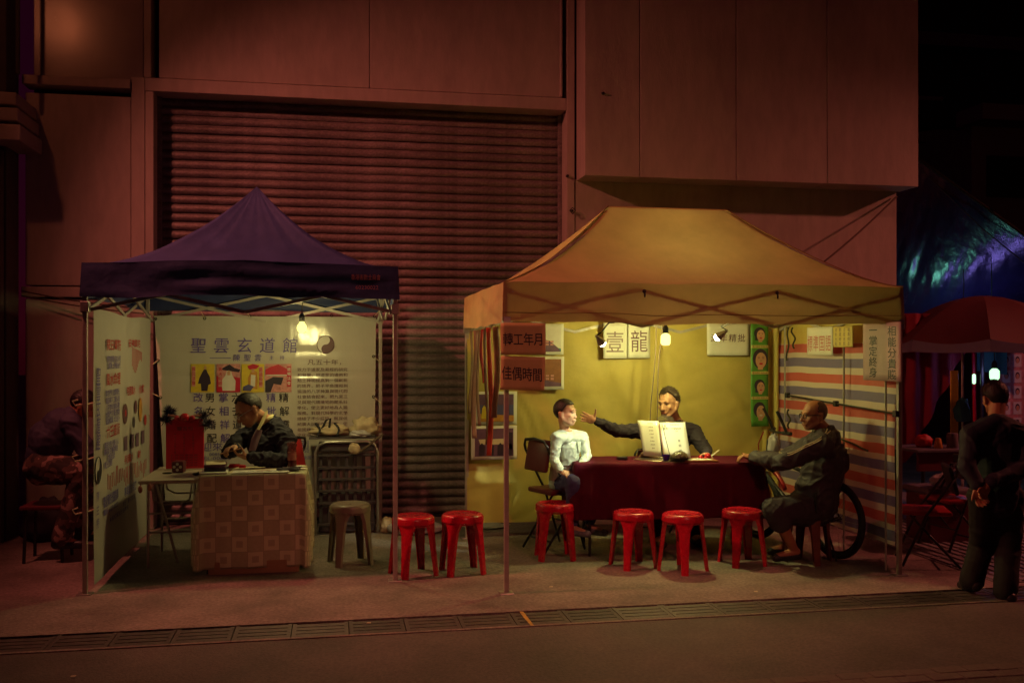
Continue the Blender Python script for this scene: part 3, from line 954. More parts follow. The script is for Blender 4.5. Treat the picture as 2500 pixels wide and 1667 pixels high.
# seams on the hips and hem
NT, npt = 22, 120
for ci in (0, 36):
    b = MB()
    b.tube([roof.v[k * npt + ci] + V((0, -0.003, 0.003)) for k in range(NT + 1)], 0.0035, 5)
    b.build('hip_seam', 'seam', ty)
b = MB()
b.tube([val.v[7 * npt + i] + V((0, -0.003, 0)) for i in range(0, 37)], 0.003, 4)
b.build('hem_seam', 'seam', ty)
b = MB(); b.tube([val.v[k * npt] + V((-0.002, -0.004, 0)) for k in range(10)], 0.005, 5); b.build('corner_seam', 'seam', ty)
for x in (YX0 + 0.02, YX1 - 0.02):
    for y in (YY0 + 0.02, YY1 - 0.02):
        pole(ty, x, y, 2.25)
        collar(ty, x, y, 1.97)
for (a_, b_, un) in (((YX0, YY0), (YX1, YY0), 3), ((YX0, YY1), (YX1, YY1), 3), ((YX0, YY0), (YX0, YY1), 2), ((YX1, YY0), (YX1, YY1), 2)):
    iy = 0.05 if a_[1] == YY0 and b_[1] == YY0 else (-0.05 if a_[1] == YY1 and b_[1] == YY1 else 0)
    ix = 0.05 if a_[0] == YX0 and b_[0] == YX0 else (-0.05 if a_[0] == YX1 and b_[0] == YX1 else 0)
    truss(ty, (a_[0] + ix, a_[1] + iy, 0), (b_[0] + ix, b_[1] + iy, 0), 2.20, 1.945, un)
for k in (1, 2):
    x = YX0 + (YX1 - YX0) * k / 3
    b = MB(); b.ell((x, YY0 - 0.002, 2.205), (0.015, 0.012, 0.015)); b.ell((x + 0.004, YY0 - 0.004, 2.18), (0.007, 0.007, 0.022)); b.build('truss_knob', 'dark_metal', ty, smooth=True)
for (cx_, cy_, rx) in ((YX0, YY0, 2.31), (YX1, YY0, 3.37), (YX0, YY1, 2.31), (YX1, YY1, 3.37)):
    b = MB(); b.tube([(cx_ + (0.05 if cx_ == YX0 else -0.05), cy_ + (0.05 if cy_ == YY0 else -0.05), 2.2), (rx, 7.94 + (cy_ - 7.94) * .04, 2.9)], 0.011, 6)
    b.build('roof_rib', 'pole_paint', ty)
b = MB(); b.tube([(2.31, 7.94, 2.96), (3.37, 7.94, 2.96)], 0.011, 6); b.build('ridge_bar', 'pole_paint', ty)

# ------------------------------------------------------------------ cloth sheets of the yellow stall
def sheet(name, m, fn, nu, nv, label, cat, parent=None, solid=0.0):
    b_ = MB(); b_.grid(fn, nu, nv)
    o = b_.build(name, m, parent, smooth=True, solid=solid)
    if label: tag(o, label, cat)
    return o
def back_fn(u, v):
    x = 1.235 + (4.36 - 1.235) * u
    z = 0.14 + (2.16 - 0.14) * v + 0.02 * nz(x * 1.4, 2.2) * (1 - v)
    w_ = nz(x * .9, z * .9, 4.0)
    y = 8.975 + 0.040 * nz(x * 1.1, z * 1.6, 1.0) + 0.016 * nz(x * 4.0 + z * 3.0, z * 1.5, 5.0) + 0.006 * nz(x * 9 - z * 7, z * 6, 2.0)
    y += 0.020 * max(0, 1 - 5 * abs(nz(x * 1.7 + z * 1.1 + w_, z * .8, 9.0))) + 0.012 * max(0, 1 - 5 * abs(nz(x * 1.3 - z * 1.6, z * 2.2 + w_, 12.0)))
    y = min(y, 9.005)
    return V((x, y, z))
sheet('yellow_back_sheet', 'yellow_sheet', back_fn, 90, 56, 'large creased yellow cloth hung as the back wall of the yellow stall', 'cloth sheet')
def tarp_fn(u, v):
    y = 9.0 + (6.93 - 9.0) * u
    z = 0.22 + (1.83 - 0.22) * v + 0.01 * nz(y * 2)
    x = 4.365 + 0.016 * nz(y * 2.0, z * 1.6, 3.0) + 0.006 * nz(y * 8 + z * 2, z * 3, 7.0)
    return V((x, y, z))
sheet('striped_side_tarp', 'striped_tarp', tarp_fn, 60, 50, 'red white and blue striped tarpaulin closing the side of the yellow stall', 'tarpaulin')
def tarp2_fn(u, v):
    y = 9.0 + (6.93 - 9.0) * u
    z = 1.80 + (2.2 - 1.80) * v
    return V((4.378 + 0.012 * nz(y * 2.0, z * 2, 5), y, z))
sheet('yellow_side_sheet', 'yellow_sheet', tarp2_fn, 40, 8, 'narrow yellow cloth strip above the striped tarpaulin', 'cloth sheet')
def tarp3_fn(u, v):
    x = 4.18 + 0.17 * u
    z = 0.3 + 1.82 * v
    return V((x, 8.93 - 0.03 * math.sin(u * 9) + 0.012 * nz(x * 3, z * 2), z))
sheet('yellow_gathered_sheet', 'yellow_sheet', tarp3_fn, 16, 20, 'gathered fold of yellow cloth tied beside the back pole', 'cloth sheet')
# light frame with ropes in front of the striped tarpaulin
st = thing('tarp_frame', 'thin metal rods and cross bar holding the striped tarpaulin', 'frame', (4.31, 8.0, 0))
for y, z0, z1 in ((8.72, 1.02, 2.0), (7.62, 0.02, 1.95), (6.98, 0.02, 1.80)):
    b = MB(); b.tube([(4.315, y, z0), (4.315, y, z1)], 0.008, 6); b.build('rod', 'steel', st)
c0, c1 = PX(1923, 965, 4.30), PX(2188, 1010, 4.30)
b = MB(); b.tube([c0, c1], 0.009, 6); b.build('cross_bar', 'dark_metal', st)
for c_ in (c0, c1, c0.lerp(c1, 0.5)):
    b = MB(); b.bevbox(c_ - V((.02, .025, .025)), c_ + V((.016, .025, .025)), 0.006); b.build('clamp', 'black_plastic', st)
for (q0, q1, sg) in ((PX(1925, 800, 4.28), PX(1922, 880, 4.28), .02), (PX(1935, 800, 4.28), PX(1940, 850, 4.28), .03), (PX(1925, 1000, 4.28), PX(1927, 1045, 4.28), .03), (PX(2040, 1065, 4.28), PX(2120, 1100, 4.28), .02)):
    b = MB(); b.tube([q0.lerp(q1, t) + V((0, sg * math.sin(t * 9), 0)) for t in [i / 10 for i in range(11)]], 0.009, 5); b.build('rope_end', 'cord', st)

# ------------------------------------------------------------------ hanging lamps
def bulb_lamp(name, label, cat, c, r, m, cord_top, shape='globe', watts=10.0, colr=(1, 1, 1)):
    t = thing(name, label, cat, tuple(c))
    b_ = MB()
    if shape == 'globe':
        b_.lathe([(0.001, -r), (r*.5, -r*.87), (r*.87, -r*.5), (r, 0), (r*.9, r*.45), (r*.62, r*.85), (r*.42, r*1.25), (r*.40, r*1.5)], c, 20)
    else:
        b_.lathe([(0.001, -r*1.2), (r*.7, -r*1.15), (r*.95, -r*.8), (r, 0), (r*.95, r*.8), (r*.6, r*1.15), (r*.4, r*1.3)], c, 20)
    b_.build('bulb', m, t, smooth=True)
    s_ = MB(); s_.lathe([(r*.5, r*1.3), (r*.58, r*1.45), (r*.58, r*2.4), (r*.3, r*2.9), (0.006, r*3.0)], c, 16); s_.build('socket', 'black_plastic', t, smooth=50)
    k_ = MB(); k_.tube([V(c) + V((0, 0, r*2.9)), V(c).lerp(V(cord_top), .5) + V((0.008, 0, r)), V(cord_top)], 0.005, 5); k_.build('cord', 'cord', t)
    ld = bpy.data.lights.new('bulb_light', 'POINT')
    ld.energy = watts; ld.color = colr; ld.shadow_soft_size = r * 1.35
    lo = bpy.data.objects.new('bulb_light', ld); COL.objects.link(lo); lo.parent = t
    return t
bl = P(737, 801, 8.55)
bulb_lamp('hanging_bulb', 'glowing yellow globe bulb hanging under the blue canopy', 'light bulb', bl, 0.044, 'bulb_warm', (bl.x + 0.01, 8.55, 2.62), watts=56, colr=(1.0, 0.85, 0.30))
by = P(1625, 829, 8.05)
bulb_lamp('hanging_bulb', 'bright yellow stubby bulb hanging above the man in black', 'light bulb', by, 0.043, 'bulb_tent', (by.x, 8.05, 2.55), 'stubby', 152, (1.0, 0.95, 0.30))
# cords that hang down from the roof behind the bulb
for px0, px1, y1 in ((1602, 1588, 1055), (1617, 1600, 1060)):
    a_, c_ = P(px0, 780, 8.40), P(px1, y1, 8.40)
    b = MB()
    b.tube([a_.lerp(c_, t) + V((0.010 * math.sin(t * 6 + px0), 0, 0)) for t in [i / 14 for i in range(15)]], 0.0055, 5)
    tag(b.build('hanging_rope', 'rope'), 'loose brown rope hanging beside the man in black, ' + ('farther from his head' if px0 == 1602 else 'nearer his head'), 'rope', 'cords hanging behind the table')
def clamp_spot(label, c, aim, energy, angle, colr=(0.90, 1.0, 0.62)):
    t = thing('clamp_spotlight', label, 'spotlight', tuple(c), 'clamp spotlights under the yellow valance')
    c, aim = V(c), V(aim)
    q = (aim - c).to_track_quat('-Z', 'Y').to_matrix()
    s_ = MB(); s_.lathe([(0.010, 0.075), (0.014, 0.045), (0.020, 0.03), (0.032, -0.012), (0.034, -0.02)], c, 16, rot=q); s_.build('reflector', 'steel', t, smooth=50)
    l_ = MB(); l_.lathe([(0.0005, -0.052), (0.016, -0.048), (0.027, -0.036), (0.031, -0.018), (0.028, -0.008)], c, 16, rot=q); l_.build('lens', 'spot_lens', t, smooth=True)
    a_ = MB(); a_.tube([c + q @ V((0, 0, 0.07)), c + V((0.0, -0.02, 0.07)), V((c.x + 0.01, 7.0, 1.99))], 0.006, 6); a_.bevbox(V((c.x - .005, 6.96, 1.97)), V((c.x + 0.03, 7.02, 2.01)), 0.004); a_.build('clamp_arm', 'dark_metal', t)
    ld = bpy.data.lights.new('spotlight_light', 'SPOT')
    ld.energy = energy; ld.color = colr; ld.spot_size = R(angle); ld.spot_blend = 0.45; ld.shadow_soft_size = 0.02
    lo = bpy.data.objects.new('spotlight_light', ld); COL.objects.link(lo); lo.parent = t
    lo.location = q @ V((0, 0, -0.075))
    lo.rotation_euler = (aim - c).to_track_quat('-Z', 'Y').to_euler()
clamp_spot('small clamp spotlight beside the sign with the single characters', P(1466, 833, 7.25), P(1658, 1072, 8.0), 55, 14)
clamp_spot('small clamp spotlight in front of the white four-character sign', P(1758, 819, 7.25), P(1394, 1082, 8.12), 115, 22)
# ------------------------------------------------------------------ white banner at the back of the blue stall
XR, ZU, YR = V((1, 0, 0)), V((0, 0, 1)), V((0, 1, 0))
BYB = 9.79
bn = thing('back_banner', 'white vinyl banner with purple title and four pictures behind the suited man', 'banner', (-0.65, BYB, 0))
def ban_y(x, z):
    return BYB + 0.012 * nz(x * 1.3, z * 1.1, 4) + 0.006 * nz(x * 3.4 + 2 * z, z * 1.3, 8) + 0.010 * math.exp(-((z - 1.53) / 0.02) ** 2) + 0.008 * math.exp(-((z - 1.76) / 0.015) ** 2)
q0, q1 = P(377, 773, BYB), P(918, 765, BYB)
def ban_fn(u, v):
    x = q0.x + (q1.x - q0.x) * u
    x -= 0.075 * (1 - v) * u * 0.25 - 0.10 * (1 - v) * (1 - u)
    z = 0.30 + (2.105 - 0.30) * v
    return V((x, ban_y(x, z), z))
b = MB(); b.grid(ban_fn, 70, 60); b.build('sheet', 'white_vinyl', bn, smooth=True)
def BP(px, py):
    p = P(px, py, BYB)
    return V((p.x, ban_y(p.x, p.z) - 0.006, p.z))
ink = MB()
for i, ch in enumerate('聖雲玄道館'):
    text(ink, ch, BP(485 + i * 56, 843), XR, ZU, 0.145, bold=0.002, squash=0.95, shear=0.06)
for i, ch in enumerate('陳聖雲主持'):
    text(ink, ch, BP(578 + i * 26 if i < 3 else 585 + i * 26, 873), XR, ZU, 0.065 if i < 3 else 0.042, shear=0.08)
rect(ink, BP(538, 874), XR, ZU, 0.20, 0.006, 0.003)
ink.build('title_lettering', 'ink_purple', bn)
yinyang(bn, BP(795, 841), XR, ZU, 0.088, 0.95)
colsA = [(513, '男女婚配', 'b'), (577, '六壬道術', 'b'), (610, '風水地理', 'b'), (693, '精解靈籤', 'b')]
colsB = [(484, '改名', 'p'), (546, '掌相祥解', 'p'), (662, '精批八字', 'p')]
for cols, m_ in ((colsA, 'ink_black'), (colsB, 'ink_purple')):
    for px, s_, _ in cols:
        ink = MB()
        for i, ch in enumerate(s_):
            text(ink, ch, BP(px + i * 1.5, 970 + i * 33), XR, ZU, 0.088, bold=0.004)
        ink.build('column_lettering', m_, bn)
ink = MB()
text(ink, '凡五十年，', BP(792, 884), XR, ZU, 0.052, fit=0.33); ink.build('paragraph_line', 'ink_brown', bn)
lines = ['致力于道家及易經的研究', '和發展，把道家的道術和', '點土神明提高到一個嶄新', '的境界，把子平命理和到', '協溫的八字神算與現代的', '社會結合起來，把九宮三', '爻與現代環境宅的關系科', '學化，使之更好地為人類', '服務。對現代科學的玄學', '總結了不少經驗，既提供', '給廣大民眾亦可研究，使', '祖國幾十年的發展名揚', '文化得以流傳']
for i, s_ in enumerate(lines):
    w = 0.49 * len(s_) / 11
    ink = MB(); text(ink, s_, BP(726, 902 + i * 13.3) + XR * w / 2, XR, ZU, 0.034, fit=w); ink.build('paragraph_line', 'ink_brown', bn)
ink = MB()
text(ink, '迎來', BP(518, 1090), XR, ZU, 0.08, fit=0.2)
text(ink, '個別', BP(728, 1085), XR, ZU, 0.085, fit=0.2)
text(ink, '電話：0085-2150', BP(520, 1108), XR, ZU, 0.04, fit=0.36)
text(ink, '–150', BP(742, 1100), XR, ZU, 0.035, fit=0.1)
text(ink, 'TEL:00853', BP(525, 1118), XR, ZU, 0.03, fit=0.3)
text(ink, '本館樂服務', BP(745, 1116), XR, ZU, 0.038, fit=0.2)
ink.build('contact_lettering', 'ink_purple', bn)
# four pictures: printed patches with a robed figure and a red name strip
def picture(px0, px1, py0, py1, ground, label, kind):
    c = (BP(px0, py0) + BP(px1, py1)) / 2
    c.y = min(ban_y(c.x - .1, c.z), ban_y(c.x + .1, c.z), ban_y(c.x, c.z + .1), ban_y(c.x, c.z - .1)) - 0.010
    w, h = abs(BP(px1, py0).x - BP(px0, py0).x), abs(BP(px0, py0).z - BP(px0, py1).z)
    g = MB(); g.box((c.x - w/2, c.y, c.z - h/2), (c.x + w/2, c.y + 0.003, c.z + h/2))
    o = g.build('picture', ground, bn); o['label'] = label
    def fig(m_, pts, n='robed_figure'):
        f = MB(); poly(f, c, XR, ZU, [(x * w, y * h) for x, y in pts], fig.o); fig.o += 0.0012
        f.build(n, m_, o)
    fig.o = 0.002
    if kind == 0:
        fig('print_dark', [(-.05, -.46), (.2, -.46), (.24, -.25), (.35, -.2), (.3, .05), (.2, .2), (.16, .3), (.05, .3), (-.02, .2), (-.14, 0), (-.2, -.2), (-.08, -.2)])
        fig('print_skin', [(.06, .3), (.15, .3), (.17, .38), (.12, .45), (.06, .4)], 'face_patch')
        strips = (-.38, .2, '周公法壇')
    elif kind == 1:
        fig('print_red', [(-.5, -.5), (.5, -.5), (.5, .0), (.2, .05), (.1, -.1), (-.3, -.05), (-.5, .1)])
        fig('print_white', [(-.25, -.45), (.28, -.45), (.3, -.1), (.16, .1), (.1, .28), (-.06, .28), (-.12, .1), (-.3, -.1)])
        fig('print_dark', [(-.35, .3), (.45, .2), (.5, .3), (.25, .36), (.05, .48), (-.15, .4)], 'roof_patch')
        fig('print_skin', [(-.05, .1), (.08, .1), (.09, .24), (.01, .28), (-.05, .22)], 'face_patch')
        strips = (-.34, .18, '黃大仙師')
    elif kind == 2:
        fig('print_orange', [(-.2, -.35), (.2, -.4), (.22, -.1), (.2, .2), (.05, .28), (-.1, .2), (-.22, 0)])
        fig('print_white', [(-.1, -.3), (.1, -.3), (.12, .1), (-.08, .12)])
        fig('print_red', [(-.15, .3), (.15, .32), (.3, .44), (0, .5), (-.25, .42)], 'hat_patch')
        fig('print_blue', [(-.45, -.44), (-.1, -.46), (.05, -.3), (-.2, -.22), (-.42, -.3)], 'beast_patch')
        fig('print_skin', [(-.05, .2), (.07, .2), (.08, .32), (-.05, .32)], 'face_patch')
        strips = (.36, .1, '呂祖仙師')
    else:
        fig('print_red', [(-.5, .12), (.42, .12), (.3, .34), (0, .48), (-.3, .4), (-.5, .3)], 'roof_patch')
        fig('print_dark', [(-.5, -.5), (-.3, -.5), (-.18, -.2), (.1, -.25), (.2, .02), (-.2, .04), (-.5, -.1)], 'crowd_patch')
        fig('print_white', [(-.45, .08), (.36, .08), (.36, .12), (-.45, .12)], 'fringe_patch')
        strips = (.4, .18, '道場法會')
    s_ = MB(); rect(s_, c + XR * strips[0] * w + ZU * strips[1] * h * .3, XR, ZU, w * .16, h * .72, fig.o); fig.o += 0.001
    s_.build('name_strip', 'print_pink' if kind != 3 else 'print_red', o)
    l_ = MB(); vtext(l_, strips[2], c + XR * strips[0] * w + ZU * (strips[1] * h * .3 + h * .26), XR, ZU, h * .12, h * .165, off=fig.o, bold=0.01)
    l_.build('name_lettering', 'ink_red' if kind != 3 else 'print_white', o)
picture(466, 524, 888, 957, 'print_yellow', 'yellow picture of a standing figure in a black robe', 0)
picture(529, 587, 888, 957, 'print_pink', 'picture of a pale robed figure before red drapes', 1)
picture(590, 645, 888, 957, 'print_yellow', 'yellow picture of a seated figure with a red hat', 2)
picture(648, 712, 888, 957, 'print_pink', 'pink picture of a crowd under a red roof', 3)
# eyelets and cords
b = MB()
for (px, py) in ((380, 778), (500, 777), (610, 772), (810, 770), (914, 772), (912, 870), (912, 968), (386, 880), (392, 970)):
    b = MB(); c = BP(px, py); b.tube([c + V((0.012 * math.cos(t), -0.003, 0.012 * math.sin(t))) for t in [2 * math.pi * k / 10 for k in range(10)]], 0.004, 4, closed=True)
    b.build('eyelet', 'dark_metal', bn)
b = MB()
for (px, py, qx, qy) in ((380, 778, 372, 765), (500, 777, 492, 762), (610, 772, 600, 760), (914, 772, 925, 760), (912, 870, 928, 884), (912, 968, 930, 984), (386, 880, 372, 890), (392, 970, 372, 960)):
    b = MB(); b.tube([BP(px, py), BP(qx, qy) + V((0, -0.02, 0))], 0.005, 4); b.build('tie_cord', 'litter', bn)

# ------------------------------------------------------------------ side banner of the blue stall
SX = -1.725
sd = thing('side_banner', 'tall white side banner with purple brush characters and red headings', 'banner', (SX, 8.6, 0))
def side_x(y, z): return SX + 0.012 * nz(y * 1.5, z * 1.2, 2) + 0.007 * nz(y * 4, z * 1.4 + y, 6)
def side_fn(u, v):
    y = 7.47 + (9.70 - 7.47) * u
    zb = 0.05; zt = 2.06 + 0.03 * math.sin(u * 9) * (0.4)
    z = zb + (zt - zb) * v
    return V((side_x(y, z), y - 0.05 * math.sin(v * 3.1) * u, z))
b = MB(); b.grid(side_fn, 60, 50); b.build('sheet', 'white_vinyl_matt', sd, smooth=True)
def SP(px, py):
    p = PX(px, py, SX)
    return V((side_x(p.y, p.z) + 0.006, p.y, p.z))
ink = MB()
for i, ch in enumerate('聖雲玄道館'):
    text(ink, ch, SP(238, 918 + i * 40), YR, ZU, 0.125, bold=0.004, shear=0.1)
for i, ch in enumerate('陳主持'):
    text(ink, ch, SP(237, 1212 + i * 32), YR, ZU, 0.075, shear=0.1)
ink.build('brush_lettering', 'ink_purple', sd)
yinyang(sd, SP(237, 1148), YR, ZU, 0.10, 0.95, mdark='ink_black')
def block(lines_, m_, name):
    ink_ = MB()
    for s_, px, py, h, w in lines_:
        text(ink_, s_, SP(px, py), YR, ZU, h, bold=0.012, fit=w)
    ink_.build(name, m_, sd)
block([('擇日靈符', 276, 842, .085, .50), ('安神鎮宅', 326, 838, .07, .5), ('風水命理', 275, 925, .095, .50), ('宅居風水', 318, 953, .075, .36), ('化煞', 344, 949, .075, .24),
       ('六壬道術', 273, 1050, .09, .45), ('手面風水', 313, 1118, .07, .36), ('財', 338, 1108, .07, .14)], 'ink_red', 'heading_lettering')
rows = [('開市結婚 安床入宅', 276, 876), ('上樑動土 移徙出行', 276, 892), ('陰宅陽宅 造葬開光', 272, 958), ('鋪店寫字 工廠佈局', 272, 975), ('八字流年 紫微斗數', 272, 992), ('合婚改名 擇日求財', 272, 1008), ('起卦問事 六爻占卜', 272, 1024),
        ('驅邪治鬼 化解小人', 269, 1082), ('靈符鎮宅 催財和合', 268, 1098), ('收驚安胎 超渡', 268, 1114), ('開光點眼', 262, 1132)]
block([(s_, px, py, .05, .48 if len(s_) > 7 else .26) for s_, px, py in rows], 'ink_purple', 'list_lettering')
block([('歡迎預約光臨指導', 270, 1215, .085, .52), ('專業誠信保密', 318, 1192, .08, .50), ('電話 6023 0022', 270, 1240, .05, .5), ('地址：廟街榕樹頭', 315, 1220, .045, .5), ('本館總壇設於油麻地', 290, 1252, .04, .7)], 'ink_purple', 'address_lettering')
def sprint(name, m_, px, py, ry, rz, kind='disc'):
    q = MB()
    if kind == 'disc': disc(q, SP(px, py), YR, ZU, ry, rz, 0.003)
    else: rect(q, SP(px, py), YR, ZU, ry * 2, rz * 2, 0.003)
    return q.build(name, m_, sd)
sprint('compass_print', 'ink_brown', 303, 1010, 0.105, 0.085)
sprint('compass_centre_print', 'ink_red', 304, 1008, 0.03, 0.03) .location.x += 0.002
sprint('palm_print', 'print_orange', 341, 1000, 0.075, 0.11)
sprint('charm_print', 'ink_brown', 329, 993, 0.06, 0.06)
sprint('charm_print', 'print_dark', 324, 1030, 0.04, 0.05)
sprint('charm_print', 'ink_red', 352, 1025, 0.06, 0.05)
for px, py in ((303, 1082), (320, 1077), (333, 1073), (346, 1066)):
    sprint('photo_print', 'print_violet', px, py, 0.065, 0.06, 'rect')
sk = MB()
for k in range(26):
    c = SP(262 + k * 3.8, 1178 - k * 1.7 + random.uniform(-5, 5))
    sk.tube([c + ZU * random.uniform(.03, .10) + YR * random.uniform(-.02, .02), c - ZU * random.uniform(.02, .09)], 0.0035, 3)
for k in range(12):
    c = SP(322 + k * 2, 880)
    sk.tube([c + ZU * (.12 - .004 * k), c - ZU * (.05 + .06 * math.sin(k * .5))], 0.003, 3)
sk.build('line_drawing', 'ink_pink', sd)
for i, z in enumerate((1.38, 0.98, 0.60)):
    b = MB()
    b.tube([V((SX + 0.0, 7.50, z)), V((SX - 0.03, 7.44, z - 0.005)), V((SX - 0.10, 7.37, z - 0.012)), V((SX - 0.12, 7.37, z + 0.02)), V((SX - 0.09, 7.40, z + 0.03))], 0.006, 5)
    b.build('tie_ring', 'litter', sd)
b = MB()
for z in (1.62, 1.40, 1.15):
    b = MB(); b.tube([V((SX + 0.01, 9.62, z)), V((SX - 0.03, 9.78, z + 0.02))], 0.005, 4); b.build('tie_cord', 'litter', sd)

# ------------------------------------------------------------------ signs and posters of the yellow stall
def board(name, label, m_, c, Rv, Uv, w, h, thick=0.004, cat='sign', bend=0.0, group=None):
    t = thing(name, label, cat, tuple(c), group)
    Rv, Uv = V(Rv), V(Uv); N = Rv.cross(Uv)
    q = MB()
    q.grid(lambda u, v: V(c) + Rv * (u - .5) * w + Uv * (v - .5) * h + N * bend * math.sin(u * 5 + v * 2.2), 10, 8)
    q.build('panel', m_, t, smooth=True, solid=thick)
    return t
def put(t, m_, s_, c, Rv, Uv, size, name='lettering', **kw):
    q = MB(); text(q, s_, c, Rv, Uv, size, **kw); return q.build(name, m_, t)
def sgn(name, label, m_, corners, Y, **kw):
    (x0, y0), (x1, y1) = corners
    a_, c_ = P(x0, y0, Y), P(x1, y1, Y)
    return board(name, label, m_, (a_ + c_) / 2, XR, ZU, abs(c_.x - a_.x), abs(a_.z - c_.z), **kw), (a_ + c_) / 2
t, c = sgn('hanging_sign', 'orange card with four bold black characters, upper of two by the front pole', 'sign_orange', ((1222, 788), (1332, 866)), 6.825, bend=0.001)
q = MB()
for i, ch in enumerate('轉工年月'): text(q, ch, P(1240 + i * 25, 828, 6.825), XR, ZU, 0.088, bold=0.006, squash=0.80, off=0.005, shear=-0.04)
q.build('lettering', 'ink_black', t)
t, c = sgn('hanging_sign', 'orange card with four bold black characters, lower of two by the front pole', 'sign_orange', ((1222, 870), (1330, 952)), 6.825, bend=0.001)
t.rotation_euler = (0, R(1.5), 0)
q = MB()
for i, ch in enumerate('佳偶時間'): text(q, ch, P(1237 + i * 25, 911 + i * 1, 6.825), XR, ZU, 0.094, bold=0.006, squash=0.74, off=0.005, shear=-0.04)
q.build('lettering', 'ink_black', t)
YB = 8.90
t, c = sgn('character_sign', 'white paper with one large purple character, nearer the orange cards', 'paper_white', ((1473, 788), (1531, 875)), YB, bend=0.0015)
put(t, 'ink_brown', '壹', P(1501, 835, YB), XR, ZU, 0.20, squash=0.85, off=0.006)
t, c = sgn('character_sign', 'white paper with one large purple character, beside the bright bulb', 'paper_white', ((1533, 790), (1587, 874)), YB, bend=0.0015)
put(t, 'ink_brown', '龍', P(1560, 833, YB), XR, ZU, 0.20, squash=0.82, off=0.006)
t, c = sgn('character_sign', 'wide white paper with four small black characters in a row', 'paper_white', ((1726, 790), (1830, 868)), YB, bend=0.0015)
q = MB()
for i, ch in enumerate('流年精批'): text(q, ch, P(1744 + i * 22, 825, YB), XR, ZU, 0.075, off=0.006, bold=0.004, shear=0.1)
q.build('lettering', 'ink_brown', t)
# strip of four green portrait prints
a_, c_ = P(1833, 790, YB - .015), P(1875, 1040, YB - .015)
t = thing('portrait_poster', 'long green poster strip with four portrait heads and captions', 'poster', ((a_.x + c_.x) / 2, YB - .015, c_.z))
w = c_.x - a_.x
q = MB(); q.grid(lambda u, v: V((a_.x + w * u, YB - .015 - 0.03 * max(0, .12 - v) * 4 + .004 * math.sin(u * 4), c_.z + (a_.z - c_.z) * v)), 6, 16); q.build('sheet', 'print_green', t, smooth=True, solid=0.002)
heads = [(1856, 818, 20, 24, 0), (1856, 878, 27, 34, 1), (1856, 945, 19, 24, 0), (1856, 1005, 22, 30, 2)]
for i, (px, py, rw, rh, hk) in enumerate(heads):
    cc = P(px, py, YB - .027); k = 1 / 258.0
    rx, rz = rw * k * .62, rh * k * .62
    h_ = MB()
    if hk == 1:
        disc(h_, cc + ZU * rz * .12, XR, ZU, rx * 1.22, rz * 1.2, 0.004)
    else:
        disc(h_, cc + ZU * rz * .3 - XR * rx * .18, XR, ZU, rx * 1.2, rz * 1.05, 0.004)
        if i < 3: rect(h_, cc - XR * rx * .8 - ZU * rz * .4, XR, ZU, rx * .7, rz * 1.0, 0.0035)
    h_.build('hair_print', 'print_dark', t)
    f_ = MB(); disc(f_, cc - ZU * rz * .08 + XR * rx * .08, XR, ZU, rx * .86, rz * .95, 0.006); rect(f_, cc - ZU * rz * .95, XR, ZU, rx * .8, rz * .5, 0.0045); f_.build('face_print', 'print_skin', t)
    e_ = MB()
    for s_ in (-1, 1):
        rect(e_, cc + XR * (rx * .08 + s_ * rx * .36) + ZU * rz * .18, XR, ZU, rx * .34, rz * .07, 0.0075)
        rect(e_, cc + XR * (rx * .08 + s_ * rx * .36) + ZU * rz * .36, XR, ZU, rx * .42, rz * .05, 0.0075)
    rect(e_, cc + XR * rx * .08 - ZU * rz * .12, XR, ZU, rx * .2, rz * .06, 0.0075)
    e_.build('feature_print', 'ink_brown', t)
    m2 = MB(); disc(m2, cc + XR * rx * .08 - ZU * rz * .48, XR, ZU, rx * .32, rz * .12, 0.0075, 12); m2.build('mouth_print', 'ink_red' if i != 3 else 'print_white', t)
for i, py in enumerate((846, 910, 971)):
    cc = P(1855, py, YB - .025)
    s_ = MB(); rect(s_, cc, XR, ZU, w * .98, 0.028, 0.004); s_.build('caption_strip', 'paper_yellow', t)
    put(t, 'ink_brown', '觀人面相 命理玄機', cc, XR, ZU, 0.018, 'caption', fit=w * .85, off=0.007)
